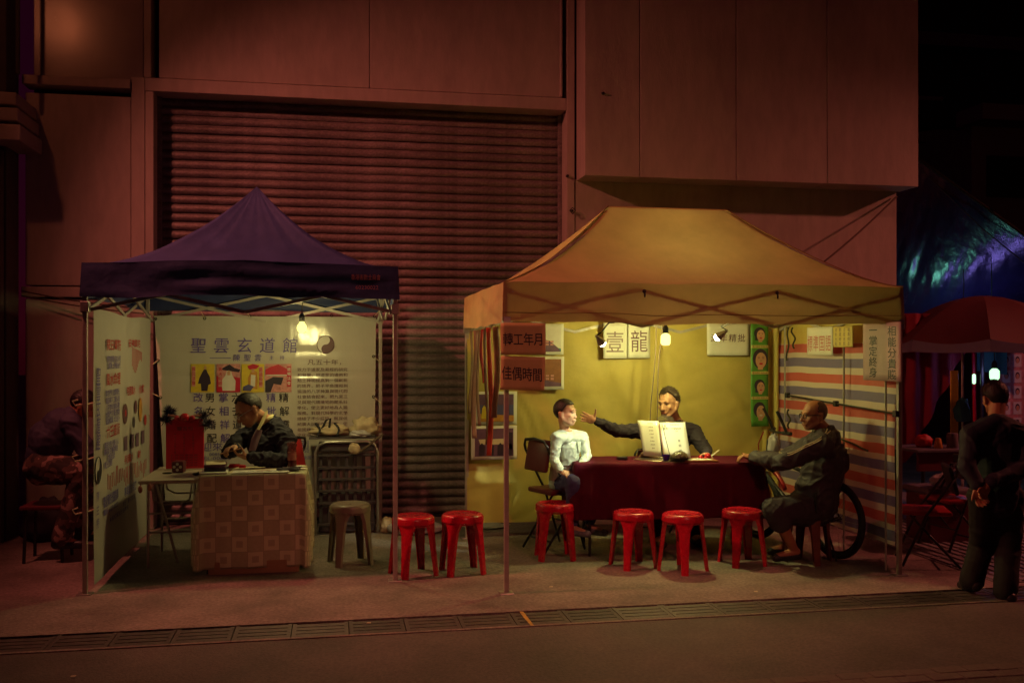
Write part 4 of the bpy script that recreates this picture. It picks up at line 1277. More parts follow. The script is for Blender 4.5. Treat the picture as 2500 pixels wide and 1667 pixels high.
# framed photographs hung at the left
def photo(label, px0, py0, px1, py1, Y, kind):
    a_, c_ = P(px0, py0, Y), P(px1, py1, Y)
    c = (a_ + c_) / 2; w, h = c_.x - a_.x, a_.z - c_.z
    t_ = board('photo_poster', label, 'paper_white', c, XR, ZU, w, h, cat='poster', bend=0.003, group='photo posters on the yellow back wall')
    def pr(name, m_, pts, lv):
        q_ = MB(); poly(q_, c, XR, ZU, [(x * w, y * h) for x, y in pts], 0.007 + lv * 0.0015); q_.build(name, m_, t_)
    full = [(-.42, -.40), (.42, -.40), (.42, .42), (-.42, .42)]
    if kind == 0:
        pr('photo_ground', 'teal_sheet', full, 0); pr('photo_ground', 'print_white', [(-.42, -.1), (.42, -.3), (.42, .42), (-.42, .42)], 1)
        pr('figure_print', 'print_violet', [(-.42, -.40), (.42, -.40), (.36, -.3), (.1, -.05), (-.1, .0), (-.3, -.02), (-.42, -.15)], 2)
        pr('face_print', 'print_skin', [(-.25, -.02), (-.1, -.02), (-.06, .1), (-.12, .18), (-.26, .16), (-.3, .06)], 3)
        pr('hair_print', 'print_dark', [(-.32, .08), (-.08, .12), (-.1, .22), (-.2, .25), (-.32, .2)], 4)
    elif kind == 1:
        pr('photo_ground', 'print_brown', full, 0); pr('figure_print', 'print_violet', [(-.42, -.40), (.42, -.40), (.42, -.3), (-.1, -.2), (-.1, .1), (-.2, .36), (-.42, .36)], 1)
        pr('face_print', 'print_skin', [(-.42, -.3), (-.2, -.3), (-.24, -.1), (-.34, .06), (-.42, .06)], 2)
    elif kind == 2:
        pr('photo_ground', 'print_blue', full, 0); pr('photo_sky', 'print_violet', [(-.42, .1), (.42, .1), (.42, .42), (-.42, .42)], 1)
        pr('photo_shore', 'print_orange', [(-.42, -.40), (.42, -.40), (.42, -.22), (-.42, -.16)], 2)
        pr('tower_print', 'print_yellow', [(-.34, -.3), (-.2, -.3), (-.22, 0), (-.27, .1), (-.32, 0)], 3)
    else:
        pr('photo_ground', 'print_violet', full, 0); pr('table_print', 'paper_cream', [(-.3, -.05), (.3, -.05), (.34, .12), (-.34, .1)], 1)
        for k in range(4):
            x = -.33 + k * .2
            pr('figure_print', 'print_dark', [(x, -.38), (x + .12, -.38), (x + .13, -.1), (x + .06, .0), (x, -.1)], 2)
        pr('figure_print', 'print_dark', [(.3, -.2), (.4, -.2), (.4, .3), (.3, .3)], 2)
    if kind < 2:
        q_ = MB()
        for k in range(4): rect(q_, c + XR * (.02 + .14 * (k % 2)) * w - ZU * (.08 + .09 * (k // 2)) * h, XR, ZU, w * .09, h * .06, 0.015)
        q_.build('print_marks', 'print_pink', t_)
photo('photo print of a person above a pale landscape beside the orange cards', 1290, 790, 1376, 866, YB, 0)
photo('photo print of a robed figure on brown ground beside the orange cards', 1290, 870, 1377, 951, YB, 1)
photo('photo print of a dusk waterfront scene beside the front pole', 1158, 956, 1262, 1036, YB, 2)
photo('photo print of people round a table, lowest of the posters', 1150, 1040, 1262, 1120, YB, 3)
# papers pinned on the side tarpaulin
def side_paper(name, label, m_, px0, py0, px1, py1, X):
    a_, c_ = PX(px0, py0, X), PX(px1, py1, X)
    c = (a_ + c_) / 2
    return board(name, label, m_, c, -YR, ZU, abs(a_.y - c_.y), abs(a_.z - c_.z), bend=0.0015), c, abs(a_.y - c_.y), abs(a_.z - c_.z)
t, c, w, h = side_paper('language_paper', 'white paper with four pink characters pinned over the striped tarpaulin', 'paper_white', 1971, 800, 2033, 867, 4.27)
q = MB()
for i, ch in enumerate('標準国語'): text(q, ch, c - YR * (-.36 + .24 * i) * w * -1 * -1 + ZU * -.02, -YR, ZU, h * .55, off=0.008, fit=w * .2)
q.build('lettering', 'ink_pink', t)
t, c, w, h = side_paper('notice_paper', 'small yellow paper with handwritten columns over the striped tarpaulin', 'paper_yellow', 2035, 798, 2082, 847, 4.26)
q = MB()
for i, s_ in enumerate(('流年大利', '勤業時到', '吉星高照', '福壽綿長')):
    vtext(q, s_, c - YR * (-.33 + .22 * i) * w + ZU * h * .34, -YR, ZU, h * .19, h * .225, off=0.008)
q.build('lettering', 'ink_brown', t)
t, c, w, h = side_paper('vertical_sign', 'pinkish sign with two columns of bold dark characters by the end pole', 'sign_pink', 2108, 790, 2200, 932, 4.24)
q = MB()
vtext(q, '相能分貴賤', PX(2179, 808, 4.24), -YR, ZU, 0.074, 0.084, bold=0.008, squash=1.5, off=0.006)
vtext(q, '一掌定終身', PX(2133, 806, 4.24), -YR, ZU, 0.074, 0.084, bold=0.008, squash=1.5, off=0.006)
q.build('lettering', 'ink_black', t)
# plastic strips dangling at the open side of the yellow tent
strips = [(1150, 1010, 'strip_brown'), (1160, 1070, 'strip_pink'), (1169, 1040, 'strip_brown'), (1178, 935, 'strip_red'), (1187, 1085, 'strip_brown'), (1196, 1112, 'strip_coral'), (1211, 1020, 'strip_pink')]
lab = {'strip_coral': 'longest coral red plastic strip hanging at the open end of the yellow tent', 'strip_red': 'short bright red plastic strip hanging among the brown ones', }
for k, (px, yb, m_) in enumerate(strips):
    X_ = 1.235; a_ = PX(px, 792, X_)
    yy = 8.75 - k * 0.24
    xx = P(px, 800, yy).x
    zt_, zb_ = 1.945, P(px, yb, yy).z
    wd = 0.013 if m_ != 'strip_pink' else 0.024
    if m_ == 'strip_coral': wd = 0.020
    q = MB(); q.grid(lambda u, v: V((xx + (u - .5) * 2 * wd * (1 - .25 * nz(v * 3, k)) + .012 * math.sin(v * 5 + k), yy + .012 * math.sin(v * 8 + k) + .01 * u, zt_ + (zb_ - zt_) * v)), 3, 22)
    o = q.build('plastic_strip', m_, None, smooth=True, solid=0.002)
    pos_ = ['first', 'second', 'third', 'fourth', 'fifth', 'sixth', 'seventh'][k]
    tag(o, lab.get(m_, pos_ + ' hanging plastic strip counted from the back pole, brown' if m_ == 'strip_brown' else pos_ + ' hanging plastic strip counted from the back pole, wide and dull pink'), 'strip', 'plastic strips at the open end of the yellow tent')
# ------------------------------------------------------------------ plastic stools
def make_stool(m_, h=0.50, rt=0.162, rf=0.205):
    """round-topped moulded stool: seat with lip and hollow, four flared channel legs"""
    root = bpy.data.objects.new('plastic_stool', None); COL.objects.link(root)
    ORI[root.name] = V((0, 0, 0))
    s_ = MB()
    s_.lathe([(0.0005, h - 0.012), (0.010, h - 0.012), (0.011, h - 0.006), (rt * .55, h - 0.006), (rt * .72, h - 0.004), (rt * .78, h + 0.002), (rt * .9, h + 0.001), (rt * .98, h - 0.006), (rt + 0.004, h - 0.018), (rt + 0.006, h - 0.04), (rt + 0.009, h - 0.062), (rt + 0.004, h - 0.063), (rt - 0.004, h - 0.03), (rt * .8, h - 0.018), (0.0005, h - 0.02)], (0, 0, 0), 40)
    s_.build('seat', m_, root, smooth=45)
    for k in range(4):
        a = math.pi / 4 + k * math.pi / 2
        l_ = MB()
        rings = []
        for j in range(9):
            t = j / 8
            z = (h - 0.02) * (1 - t)
            rad = rt - 0.010 + (rf - rt + 0.012) * t ** 0.9
            wid = 0.026 * (1 - t) ** 1.5 + 0.030 + (0.045 * max(0, 0.22 - t) / 0.22)
            dep = 0.030 - 0.006 * t
            # open channel section facing inwards
            sec = [(-wid, 0), (-wid * .82, dep * .9), (-wid * .45, dep), (wid * .45, dep), (wid * .82, dep * .9), (wid, 0), (wid * .8, -0.004), (wid * .6, dep * .6), (-wid * .6, dep * .6), (-wid * .8, -0.004)]
            for (tx, rx) in sec:
                p = V((rad + rx - dep, tx, z))
                l_.v.append(Matrix.Rotation(a, 3, 'Z') @ p)
        n = 10
        for j in range(8):
            for i in range(n):
                i2 = (i + 1) % n
                l_.f.append([j*n+i, j*n+i2, (j+1)*n+i2, (j+1)*n+i]); l_.m.append(0)
        l_.f.append(list(range(n))[::-1]); l_.m.append(0)
        l_.f.append([8*n + i for i in range(n)]); l_.m.append(0)
        l_.build('leg', m_, root, smooth=40)
    # inner stretcher ring under the seat
    r_ = MB(); r_.tube([V(((rt - .01) * math.cos(t), (rt - .01) * math.sin(t), h - 0.075)) for t in [2 * math.pi * k / 24 for k in range(24)]], 0.006, 5, closed=True); r_.build('rim', m_, root)
    return root
stools = [
    ('red_plastic', (1009, 1257), 7.62, 20, 'shiny red plastic stool next to the front pole of the blue tent, standing behind it', 'red'),
    ('red_plastic', (1129, 1252), 7.62, 8, 'shiny red plastic stool standing in the gap between the two tents', 'red'),
    ('red_plastic', (1355, 1226), 8.0, -5, 'red plastic stool below the child, left of the red table', 'red'),
    ('red_plastic', (1546, 1248), 7.58, 12, 'red plastic stool before the red table, touching the one on its right', 'red'),
    ('red_plastic', (1667, 1252), 7.36, 30, 'red plastic stool before the red table, set farthest forward', 'red'),
    ('red_plastic', (1812, 1249), 7.50, 5, 'red plastic stool next to the old man', 'red'),
    ('grey_plastic', (855, 1228), 8.12, 15, 'dull grey brown plastic stool beside the patterned desk', 'grey'),
    ('brown_wood', (1972, 1262), 7.50, 40, 'dark reddish brown stool under the seated old man', 'brown')]
protos = {}
for m_, (px, py), Y, rz, label, kind in stools:
    c = P(px, py, Y)
    if kind not in protos:
        protos[kind] = o = make_stool(m_)
    else:
        o = copy_tree(protos[kind])
    o.location = (c.x, Y, 0)
    o.rotation_euler = (0, 0, R(rz))
    s_ = c.z / 0.50
    if kind == 'brown': s_ = 0.93
    o.scale = (1, 1, max(0.9, min(1.15, s_)))
    tag(o, label, 'stool', 'red plastic stools' if kind == 'red' else None)

# ------------------------------------------------------------------ folding chairs
def folding_chair(label, loc, rz, m_seat, m_back, m_frame='dark_metal'):
    """faces local +Y"""
    t = thing('folding_chair', label, 'chair', loc, rz=rz)
    for s_ in (-1, 1):
        x = 0.20 * s_
        b_ = MB(); b_.tube([(x, 0.21, 0.012), (x, 0.03, 0.43), (x * .98, -0.19, 0.74)], 0.0115, 8); b_.build('leg', m_frame, t, smooth=True)
        b_ = MB(); b_.tube([(x * .9, -0.23, 0.012), (x * .9, 0.15, 0.425)], 0.0105, 8); b_.build('leg', m_frame, t, smooth=True)
    b_ = MB(); b_.tube([(-.196, -0.19, 0.74), (-.19, -.205, .78), (-.15, -.22, .82), (0, -.227, .835), (.15, -.22, .82), (.19, -.205, .78), (.196, -.19, .74)], 0.0115, 8); b_.build('back_frame', m_frame, t, smooth=True)
    b_ = MB(); b_.tube([(-.2, .13, .2), (.2, .13, .2)], 0.008, 6); b_.build('stretcher', m_frame, t)
    b_ = MB(); b_.tube([(-.18, -.16, .09), (.18, -.16, .09)], 0.008, 6); b_.build('stretcher', m_frame, t)
    b_ = MB(); b_.bevbox((-.195, -.17, .425), (.195, .21, .462), 0.015); b_.build('seat', m_seat, t, smooth=40)
    b_ = MB(); b_.bevbox((-.18, -.018, -.12), (.18, .018, .12), 0.016)
    rot = Matrix.Rotation(R(-35 + 21), 3, 'X')
    for i, v in enumerate(b_.v): 
        w = rot @ V((v.x, v.y + 0.05 * (v.x / .18) ** 2 * 0.4, v.z)); b_.v[i] = w + V((0, -.198, .715))
    b_.build('backrest', m_back, t, smooth=40)
    return t
folding_chair('folding chair with a maroon backrest under the child', (1.93, 8.36, 0), R(-68), 'maroon_vinyl', 'maroon_vinyl').scale = (.95, .95, 1.19)
folding_chair('folding chair with a red backrest behind the suited man', (-0.52, 8.80, 0), R(62), 'red_vinyl', 'red_vinyl').scale = (1, 1, 1.2)
folding_chair('black folding chair with a red seat beside the end pole of the yellow tent', (4.83, 7.22, 0), R(65), 'red_vinyl', 'black_plastic')
folding_chair('black folding chair with a red seat farther inside the next stall', (5.45, 7.75, 0), R(95), 'red_vinyl', 'black_plastic')
folding_chair('folding chair under the man in black behind the red table', (3.03, 8.62, 0), R(185), 'maroon_vinyl', 'maroon_vinyl')

# ------------------------------------------------------------------ desk of the blue stall
DX0, DX1, DY0, DY1, DZ = -1.035, -0.225, 7.86, 8.42, 0.785
DR = R(-3)
tbl = thing('desk', 'small wooden desk hidden under the patterned cloth', 'desk', ((DX0+DX1)/2, (DY0+DY1)/2, 0))
b = MB(); b.bevbox((DX0 + .02, DY0 + .02, DZ - .03), (DX1 - .02, DY1 - .02, DZ - .006), .004); b.build('tabletop', 'table_top', tbl)
for x in (DX0 + .07, DX1 - .07):
    for y in (DY0 + .07, DY1 - .07):
        b = MB(); b.bevbox((x - .02, y - .02, 0), (x + .02, y + .02, DZ - .031), .003); b.build('leg', 'dark_metal', tbl)
def drape(x0, x1, y0, y1, z, drops, n, folds, seed, hem=0.0):
    """cloth over a table top: returns MB with UV list; drops = (front, right, back, left)"""
    verts, uvs, faces = [], [], []
    xs_ = [-drops[3] + (x1 - x0 + drops[3] + drops[1]) * i / n for i in range(n + 1)]
    ys_ = [-drops[0] + (y1 - y0 + drops[0] + drops[2]) * j / n for j in range(n + 1)]
    W, D = x1 - x0, y1 - y0
    for v in ys_:
        for u in xs_:
            ox = max(0, -u) if u < 0 else max(0, u - W); oy = max(0, -v) if v < 0 else max(0, v - D)
            x = min(max(u, 0), W); y = min(max(v, 0), D)
            sx = -1 if u < 0 else 1; sy = -1 if v < 0 else 1
            if ox and oy:
                d_ = max(ox, oy); ang = math.atan2(oy, ox)
                ww = 0.055 * min(1, d_ / .3)
                px_, py_ = x + sx * ww * math.cos(ang) * 1.1, y + sy * ww * math.sin(ang) * 1.1
                zz = z - d_
            else:
                d_ = ox + oy
                f_ = folds * min(1, d_ / .25) * (nz(x * 6 + seed, y * 6, d_ * 1.2) + .5 * nz(x * 14 + seed, y * 14, d_ * 2)) + 0.008 * min(1, d_ / .03) + hem * d_
                px_, py_ = x + (sx * f_ if ox else 0), y + (sy * f_ if oy else 0)
                zz = z - d_ + (0.003 * nz(x * 9, y * 9, seed) if not d_ else 0)
            verts.append(V((x0 + px_, y0 + py_, max(zz, 0.008)))); uvs.append((u, v))
    N_ = n + 1
    for j in range(n):
        for i in range(n):
            faces.append((j*N_+i, j*N_+i+1, (j+1)*N_+i+1, (j+1)*N_+i))
    return verts, uvs, faces
def cloth_obj(name, m_, data, label, cat, parent=None, rot=0.0, piv=None):
    verts, uvs, faces = data
    if rot:
        Rm = Matrix.Rotation(rot, 3, 'Z'); piv = V(piv)
        verts = [Rm @ (v - piv) + piv for v in verts]
    me = bpy.data.meshes.new(name); me.from_pydata([tuple(v) for v in verts], [], faces)
    ul = me.uv_layers.new(name='UVMap')
    for p in me.polygons:
        p.use_smooth = True
        for li in p.loop_indices: ul.data[li].uv = uvs[me.loops[li].vertex_index]
    me.materials.append(M[m_]); me.update()
    o = link_mesh(name, me, parent)
    md = o.modifiers.new('solid', 'SOLIDIFY'); md.thickness = 0.003; md.offset = 1
    return tag(o, label, cat)
cloth_obj('patterned_tablecloth', 'check_cloth', drape(DX0, DX1, DY0, DY1, DZ, (0.74, 0.70, 0.10, 0.70), 70, 0.022, 3.0, -0.03), 'brown checked oilcloth with squares in squares draped over the desk', 'tablecloth')
# cardboard strip showing under the hem
b = MB(); b.bevbox((-0.97, 7.875, 0.0), (-0.27, 7.90, 0.10), .003); tag(b.build('cardboard_sheet', 'cardboard'), 'brown cardboard standing on the ground under the checked cloth', 'cardboard')
# things on the desk
def slab(name, m_, c, w, d, h, rz, label, cat, parent=None, bev=0.002):
    b_ = MB(); b_.bevbox((c[0] - w/2, c[1] - d/2, c[2]), (c[0] + w/2, c[1] + d/2, c[2] + h), bev, rot=Matrix.Rotation(R(rz), 3, 'Z'))
    o = b_.build(name, m_, parent)
    if label: tag(o, label, cat)
    return o
zt = DZ + 0.006
slab('newspaper', 'paper_cream', (-0.60, 8.10, zt), 0.42, 0.44, 0.003, -4, 'yellowish printed sheet spread over the middle of the desk', 'newspaper')
t = slab('newspaper', 'paper_white', (-0.57, 7.955, zt + .004), 0.44, 0.17, 0.003, -2, 'white printed sheet along the front edge of the desk', 'newspaper')
q = MB()
for k in range(5):
    rect(q, V((-0.72 + .07 * k, 7.93 + .02 * (k % 2), zt + .0085)), XR, YR, 0.05, 0.016, 0.0)
q.build('print_marks', 'print_violet', t)
q = MB(); rect(q, V((-0.56, 7.99, zt + .0085)), XR, YR, 0.11, 0.02, 0.0); q.build('print_marks', 'print_red', t)
slab('paper_stack', 'paper_white', (-0.935, 8.05, zt), 0.20, 0.34, 0.012, 3, 'pile of white papers under the dark books on the desk', 'papers')
tbk = thing('book_stack', 'two dark books with a pale sheet on top at the corner of the desk', 'books', (-0.93, 8.05, zt + .014))
for k, (w, d, h, rz, m_) in enumerate(((.165, .24, .026, 4, 'print_dark'), (.16, .23, .024, 1, 'print_violet'), (.15, .24, .004, 9, 'paper_cream'))):
    z = zt + .014 + [0, .027, .052][k]
    slab(['book', 'book', 'paper_sheet'][k], m_, (-0.935, 8.07, z), w, d, h, rz, None, None, tbk)
slab('paper_pad', 'paper_white', (-0.325, 8.17, zt), 0.17, 0.25, 0.008, 8, 'pad of white paper under the drink bottle', 'papers')
tp_ = slab('writing_case', 'print_dark', (-0.36, 8.02, zt + .008), 0.18, 0.10, 0.012, -6, 'flat dark pen case near the drink bottle', 'case')
for k in range(3):
    b = MB(); a_ = V((-0.40 + .05 * k, 7.985 + .015 * k, zt + .026)); b.tube([a_, a_ + V((.10, .03 - .03 * k, .004))], 0.004, 6)
    tag(b.build('pen', ['steel', 'black_plastic', 'litter'][k]), ['silver pen lying on the dark case', 'black pen lying on the dark case', 'cream pen lying on the dark case'][k], 'pen')
bt = thing('drink_bottle', 'dark red drink bottle with pink label on the desk', 'bottle', (-0.34, 8.17, zt + .009))
q = MB(); q.lathe([(0.032, 0), (0.038, .006), (0.038, .05), (0.036, .06)], (-0.34, 8.17, zt + .009), 20); q.build('base', 'drink', bt, smooth=50)
q = MB(); q.lathe([(0.0365, .06), (0.0365, .125)], (-0.34, 8.17, zt + .009), 20); q.build('label_band', 'label_pink', bt, smooth=50)
q = MB(); q.lathe([(0.036, .126), (0.038, .135), (0.036, .17), (0.037, .19), (0.036, .205), (0.0005, .207)], (-0.34, 8.17, zt + .009), 20); q.build('upper_body', 'bottle_plastic', bt, smooth=50)
b = MB(); b.lathe([(0.0005, 0), (0.026, 0), (0.028, .006), (0.028, .02), (0.024, .026), (0.0005, .028)], (-0.745, 8.26, zt), 20); tag(b.build('ink_pad', 'red_plastic', smooth=50), 'small round red ink pot on the desk', 'ink pot')
b = MB(); b.bevbox((-0.86, 8.30, zt), (-0.77, 8.38, zt + .025), .008); tag(b.build('ink_box', 'print_red'), 'flat red box behind the ink pot', 'box')

# folding side table
SZ = 0.735
fx0, fx1, fy0, fy1 = -1.52, -1.06, 8.02, 8.95
tf = thing('folding_table', 'light folding table with steel legs beside the patterned desk', 'table', (-1.27, 8.48, 0))
b = MB(); b.bevbox((fx0, fy0, SZ - .03), (fx1, fy1, SZ), .008); b.build('tabletop', 'table_top', tf)
for y in (8.16, 8.80):
    b = MB(); b.tube([(-1.47, y, SZ - .03), (-1.47, y, .012), ], .011, 8); b.build('leg', 'steel', tf)
    b = MB(); b.tube([(-1.11, y, SZ - .03), (-1.11, y, .012)], .011, 8); b.build('leg', 'steel', tf)
    for z in (.30, .45):
        b = MB(); b.tube([(-1.47, y, z), (-1.11, y, z)], .009, 8); b.build('cross_bar', 'steel', tf)
    b = MB(); b.tube([(-1.45, y + .01, SZ - .03), (-1.43, y + .01, .56), (-1.36, y + .01, .52), (-1.22, y + .01, .52), (-1.15, y + .01, .56), (-1.13, y + .01, SZ - .03)], .008, 6); b.build('brace', 'steel', tf)
b = MB(); b.tube([(-1.40, 8.12, SZ - .05), (-1.24, 8.16, .05)], .012, 6); b.build('strut', 'steel', tf)
# red board with dark feather trim and knobs
bp = P(452, 1138, 8.72)
rb = thing('red_board', 'red lettered board with dark feather trim on the folding table', 'board', (bp.x, 8.72, SZ))
bw, bh = 0.315, 0.43
c = V((bp.x, 8.72, SZ + .012 + bh / 2))
b = MB(); b.bevbox((c.x - bw/2, 8.705, SZ + .008), (c.x + bw/2, 8.735, SZ + .012 + bh), .006); b.build('panel', 'board_red', rb)
b = MB(); b.bevbox((c.x - bw/2 - .01, 8.69, SZ + .001), (c.x + bw/2 + .01, 8.76, SZ + .010), .003); b.build('foot', 'table_top', rb)
b = MB()
for k in range(3): 
    for i in range(7):
        text(b, random.choice('壬辰甲子乙丑丙寅'), V((c.x - .08 + .075 * k, 8.703, c.z + .08 - .026 * i)), XR, ZU, .018, off=.004)
text(b, '贈吉句', V((c.x, 8.703, c.z + .13)), XR, ZU, .035, off=.004, fit=.13)
for k in range(5):
    text(b, '卜卦問事流年', V((c.x, 8.703, c.z - .10 - .022 * k)), XR, ZU, .015, off=.004, fit=.22)
b.build('lettering', 'ink_brown', rb)
def tuft(name, m_, c_, r_, n_, parent, seed):
    rnd = random.Random(seed); b_ = MB()
    for i in range(n_):
        d_ = V((rnd.gauss(0, 1), rnd.gauss(0, .5), rnd.gauss(.25, .8))).normalized()
        e_ = d_.orthogonal().normalized() * .006
        b_.add([V(c_) + e_, V(c_) - e_, V(c_) + d_ * r_ * rnd.uniform(.55, 1.15)], [(0, 1, 2)])
    return b_.build(name, m_, parent)
for k, (dx, dz, r_) in enumerate(((-.12, .05, .075), (-.16, -.01, .08), (.15, .02, .075), (.18, -.05, .08), (-.14, .07, .06))):
    tuft('feather_tuft', 'print_dark', (c.x + dx, 8.71, SZ + .012 + bh + dz), r_, 130, rb, k)
tx_ = SZ + .012 + bh
b = MB(); b.ell((c.x, 8.70, tx_ + .012), (.042, .03, .036)); b.build('ball', 'red_fruit', rb, smooth=True)
for s_ in (-1, 1):
    b = MB(); b.lathe([(.0005, -.012), (.02, -.01), (.022, .0), (.02, .01), (.0005, .012)], (c.x + s_ * .065, 8.695, tx_ + .008), 14, rot=Matrix.Rotation(R(90), 3, 'X')); b.build('rosette', 'print_red', rb, smooth=True)
    b = MB(); b.tube([(c.x + s_ * .02, 8.70, tx_ + .01), (c.x + s_ * .09, 8.70, tx_ + .025), (c.x + s_ * .14, 8.70, tx_ + .03)], .013, 6); b.build('ribbon', 'label_pink', rb)
# dice box and small items
dp = V((-1.285, 8.52, SZ))
dc = thing('dice_box', 'dark red cube with four white dots on the folding table', 'dice', tuple(dp), rz=R(-8)); ORI[dc.name] = V((0, 0, 0))
b = MB(); b.bevbox((-.05, -.05, .002), (.05, .05, .10), .016); b.build('body', 'maroon_vinyl', dc, smooth=40)
b = MB()
for (x, z) in ((0, .076), (0, .028), (-.026, .052), (.026, .052)): disc(b, V((x, -.05, z)), XR, ZU, .0125, .0125, .0015, 14)
b.build('dots', 'print_white', dc)
b = MB(); b.ell((-1.12, 8.30, SZ + .012), (.03, .022, .012)); b.tube([(-1.14, 8.30, SZ + .012), (-1.09, 8.27, SZ + .03)], .006, 5); tag(b.build('key_bunch', 'black_plastic'), 'small dark bunch of keys at the edge of the folding table', 'keys')
b = MB(); b.tube([V((-1.37 + .035 * math.cos(t), 8.45 + .03 * math.sin(t), SZ + .005)) for t in [k * .5 for k in range(13)]], .004, 5); tag(b.build('bracelet', 'cord'), 'dark bead loop lying beside the dice cube', 'bracelet')
for k, (x, z) in enumerate(((-1.50, .70), (-1.43, .715))):
    b = MB(); b.ell((x, 8.0, z - .03), (.018, .014, .03)); b.tube([(x, 8.01, z - .01), (x, 8.02, SZ - .02)], .004, 4); tag(b.build('charm_tassel', 'label_pink'), ['pale charm hanging under the folding table, lower one', 'pale charm hanging under the folding table, upper one'][k], 'charm')

# ------------------------------------------------------------------ trolley with bags at the back of the blue stall
tl = thing('folding_trolley', 'steel tube trolley with a dark crate grid behind the grey stool', 'trolley', (0.13, 9.45, 0))
ty0 = 9.36
xl, xr_ = P(770, 1170, ty0).x, P(922, 1170, ty0).x
zt_ = P(850, 1078, ty0).z
b = MB(); b.tube([(xl, ty0, .02), (xl, ty0, zt_ - .10), (xl + .03, ty0, zt_ - .03), (xl + .10, ty0, zt_), (xr_ - .10, ty0, zt_), (xr_ - .03, ty0, zt_ - .03), (xr_, ty0, zt_ - .10), (xr_, ty0, .02)], .014, 10); b.build('tube_frame', 'steel', tl, smooth=True)
for z in (.10, .30, .42, .53, .64, .76):
    b = MB(); b.bevbox((xl + .02, ty0 + .03, z - .012), (xr_ - .02, ty0 + .05, z + .012), .003); b.build('crate_bar', 'crate_dark', tl)
for k in range(7):
    x = xl + .05 + (xr_ - xl - .10) * k / 6
    b = MB(); b.bevbox((x - .016, ty0 + .052, .06), (x + .016, ty0 + .07, .78), .003); b.build('crate_bar', 'crate_dark', tl)
b = MB(); b.bevbox((xl + .03, ty0 + .02, .80), (xr_ - .03, ty0 + .30, zt_ - .02), .01); b.build('crate_panel', 'crate_dark', tl)
b = MB(); b.bevbox((xl - .06, ty0 - .02, zt_ + .03), (xr_ - .01, ty0 + .30, zt_ + .045), .004); b.build('tray', 'crate_dark', tl)
b = MB(); b.bevbox((xl + .03, ty0 + .08, .02), (xr_ - .02, ty0 + .12, .40), .01); b.build('lower_panel', 'crate_dark', tl)
def crumple(name, m_, c_, r_, seed, label, cat, amp=.28, parent=None, fr=5.0):
    b_ = MB(); b_.ell((0, 0, 0), (1, 1, 1), None, 32, 20)
    for i, v in enumerate(b_.v):
        k = 1 + amp * nz(v.x * 2 + seed, v.y * 2, v.z * 2) + amp * .6 * abs(nz(v.x * fr + seed, v.y * fr, v.z * fr))
        p_ = V((v.x * r_[0] * k, v.y * r_[1] * k, v.z * r_[2] * k))
        p_.z = max(p_.z, -r_[2] * .8)
        b_.v[i] = p_ + V(c_)
    o = b_.build(name, m_, parent, smooth=True)
    if label: tag(o, label, cat)
    return o
zb = zt_ + .045
bg = thing('canvas_bag', 'crumpled beige canvas bag with dark straps on top of the trolley', 'bag', (xl + .15, ty0 + .1, zb))
crumple('body', 'bag_canvas', (xl + .13, ty0 + .1, zb + .055), (.19, .10, .06), 3, None, None, parent=bg)
for k, x in enumerate((xl + .02, xl + .20)):
    b = MB(); b.tube([(x + .02 * math.sin(t * 3), ty0 + .1 - .125 * math.cos(t), zb + .02 + .105 * math.sin(t)) for t in [math.pi * i / 12 for i in range(13)]], .012, 5); b.build('strap', 'bag_dark', bg)
b = MB(); b.tube([(xl + .06, ty0 + .02, zb + .08), (xl + .10, ty0 + .02, zb + .16), (xl + .14, ty0 + .02, zb + .18), (xl + .13, ty0 + .02, zb + .09)], .011, 5); b.build('handle', 'bag_dark', bg)
crumple('cloth_bundle', 'bag_canvas', (xr_ - .11, ty0 + .08, zb + .085), (.13, .09, .09), 9, 'loose crumpled beige cloth piled beside the canvas bag', 'cloth', .5, fr=4)
crumple('plastic_bag', 'bag_white', (xr_ - .17, ty0 + .0, zb + .03), (.09, .06, .035), 14, 'thin pale plastic bag lying over the trolley edge', 'bag', .4)
crumple('hanging_pouch', 'bag_canvas', (xr_ - .22, ty0 - .03, zt_ - .07), (.055, .025, .055), 5, 'small beige pouch tied to the top of the trolley frame', 'pouch', .3)
b = MB(); b.tube([(xr_ + .05, ty0 - .02, zb + .02), (xr_ - .03, ty0 - .05, zb - .03), (xr_ - .10, ty0 - .05, zb - .09), (xr_ - .16, ty0 - .04, zb - .13)], .011, 6); tag(b.build('tie_rope', 'rope'), 'knotted rope tying the bags to the trolley corner', 'rope')
crumple('ground_bag', 'bag_canvas', G(935, 1305) + V((.04, .1, .07)), (.07, .06, .08), 21, 'small cream bag on the ground behind the red stool', 'bag', .25)
crumple('ground_sack', 'bag_white', G(1015, 1308) + V((0, .15, .05)), (.26, .14, .06), 25, 'flat pale plastic sack on the ground behind the red stools', 'sack', .25)
crumple('ground_sack', 'paper_white', G(1190, 1292) + V((0, .1, .02)), (.22, .12, .025), 27, 'flattened pale sheet on the ground under the yellow back wall', 'sheet', .25)

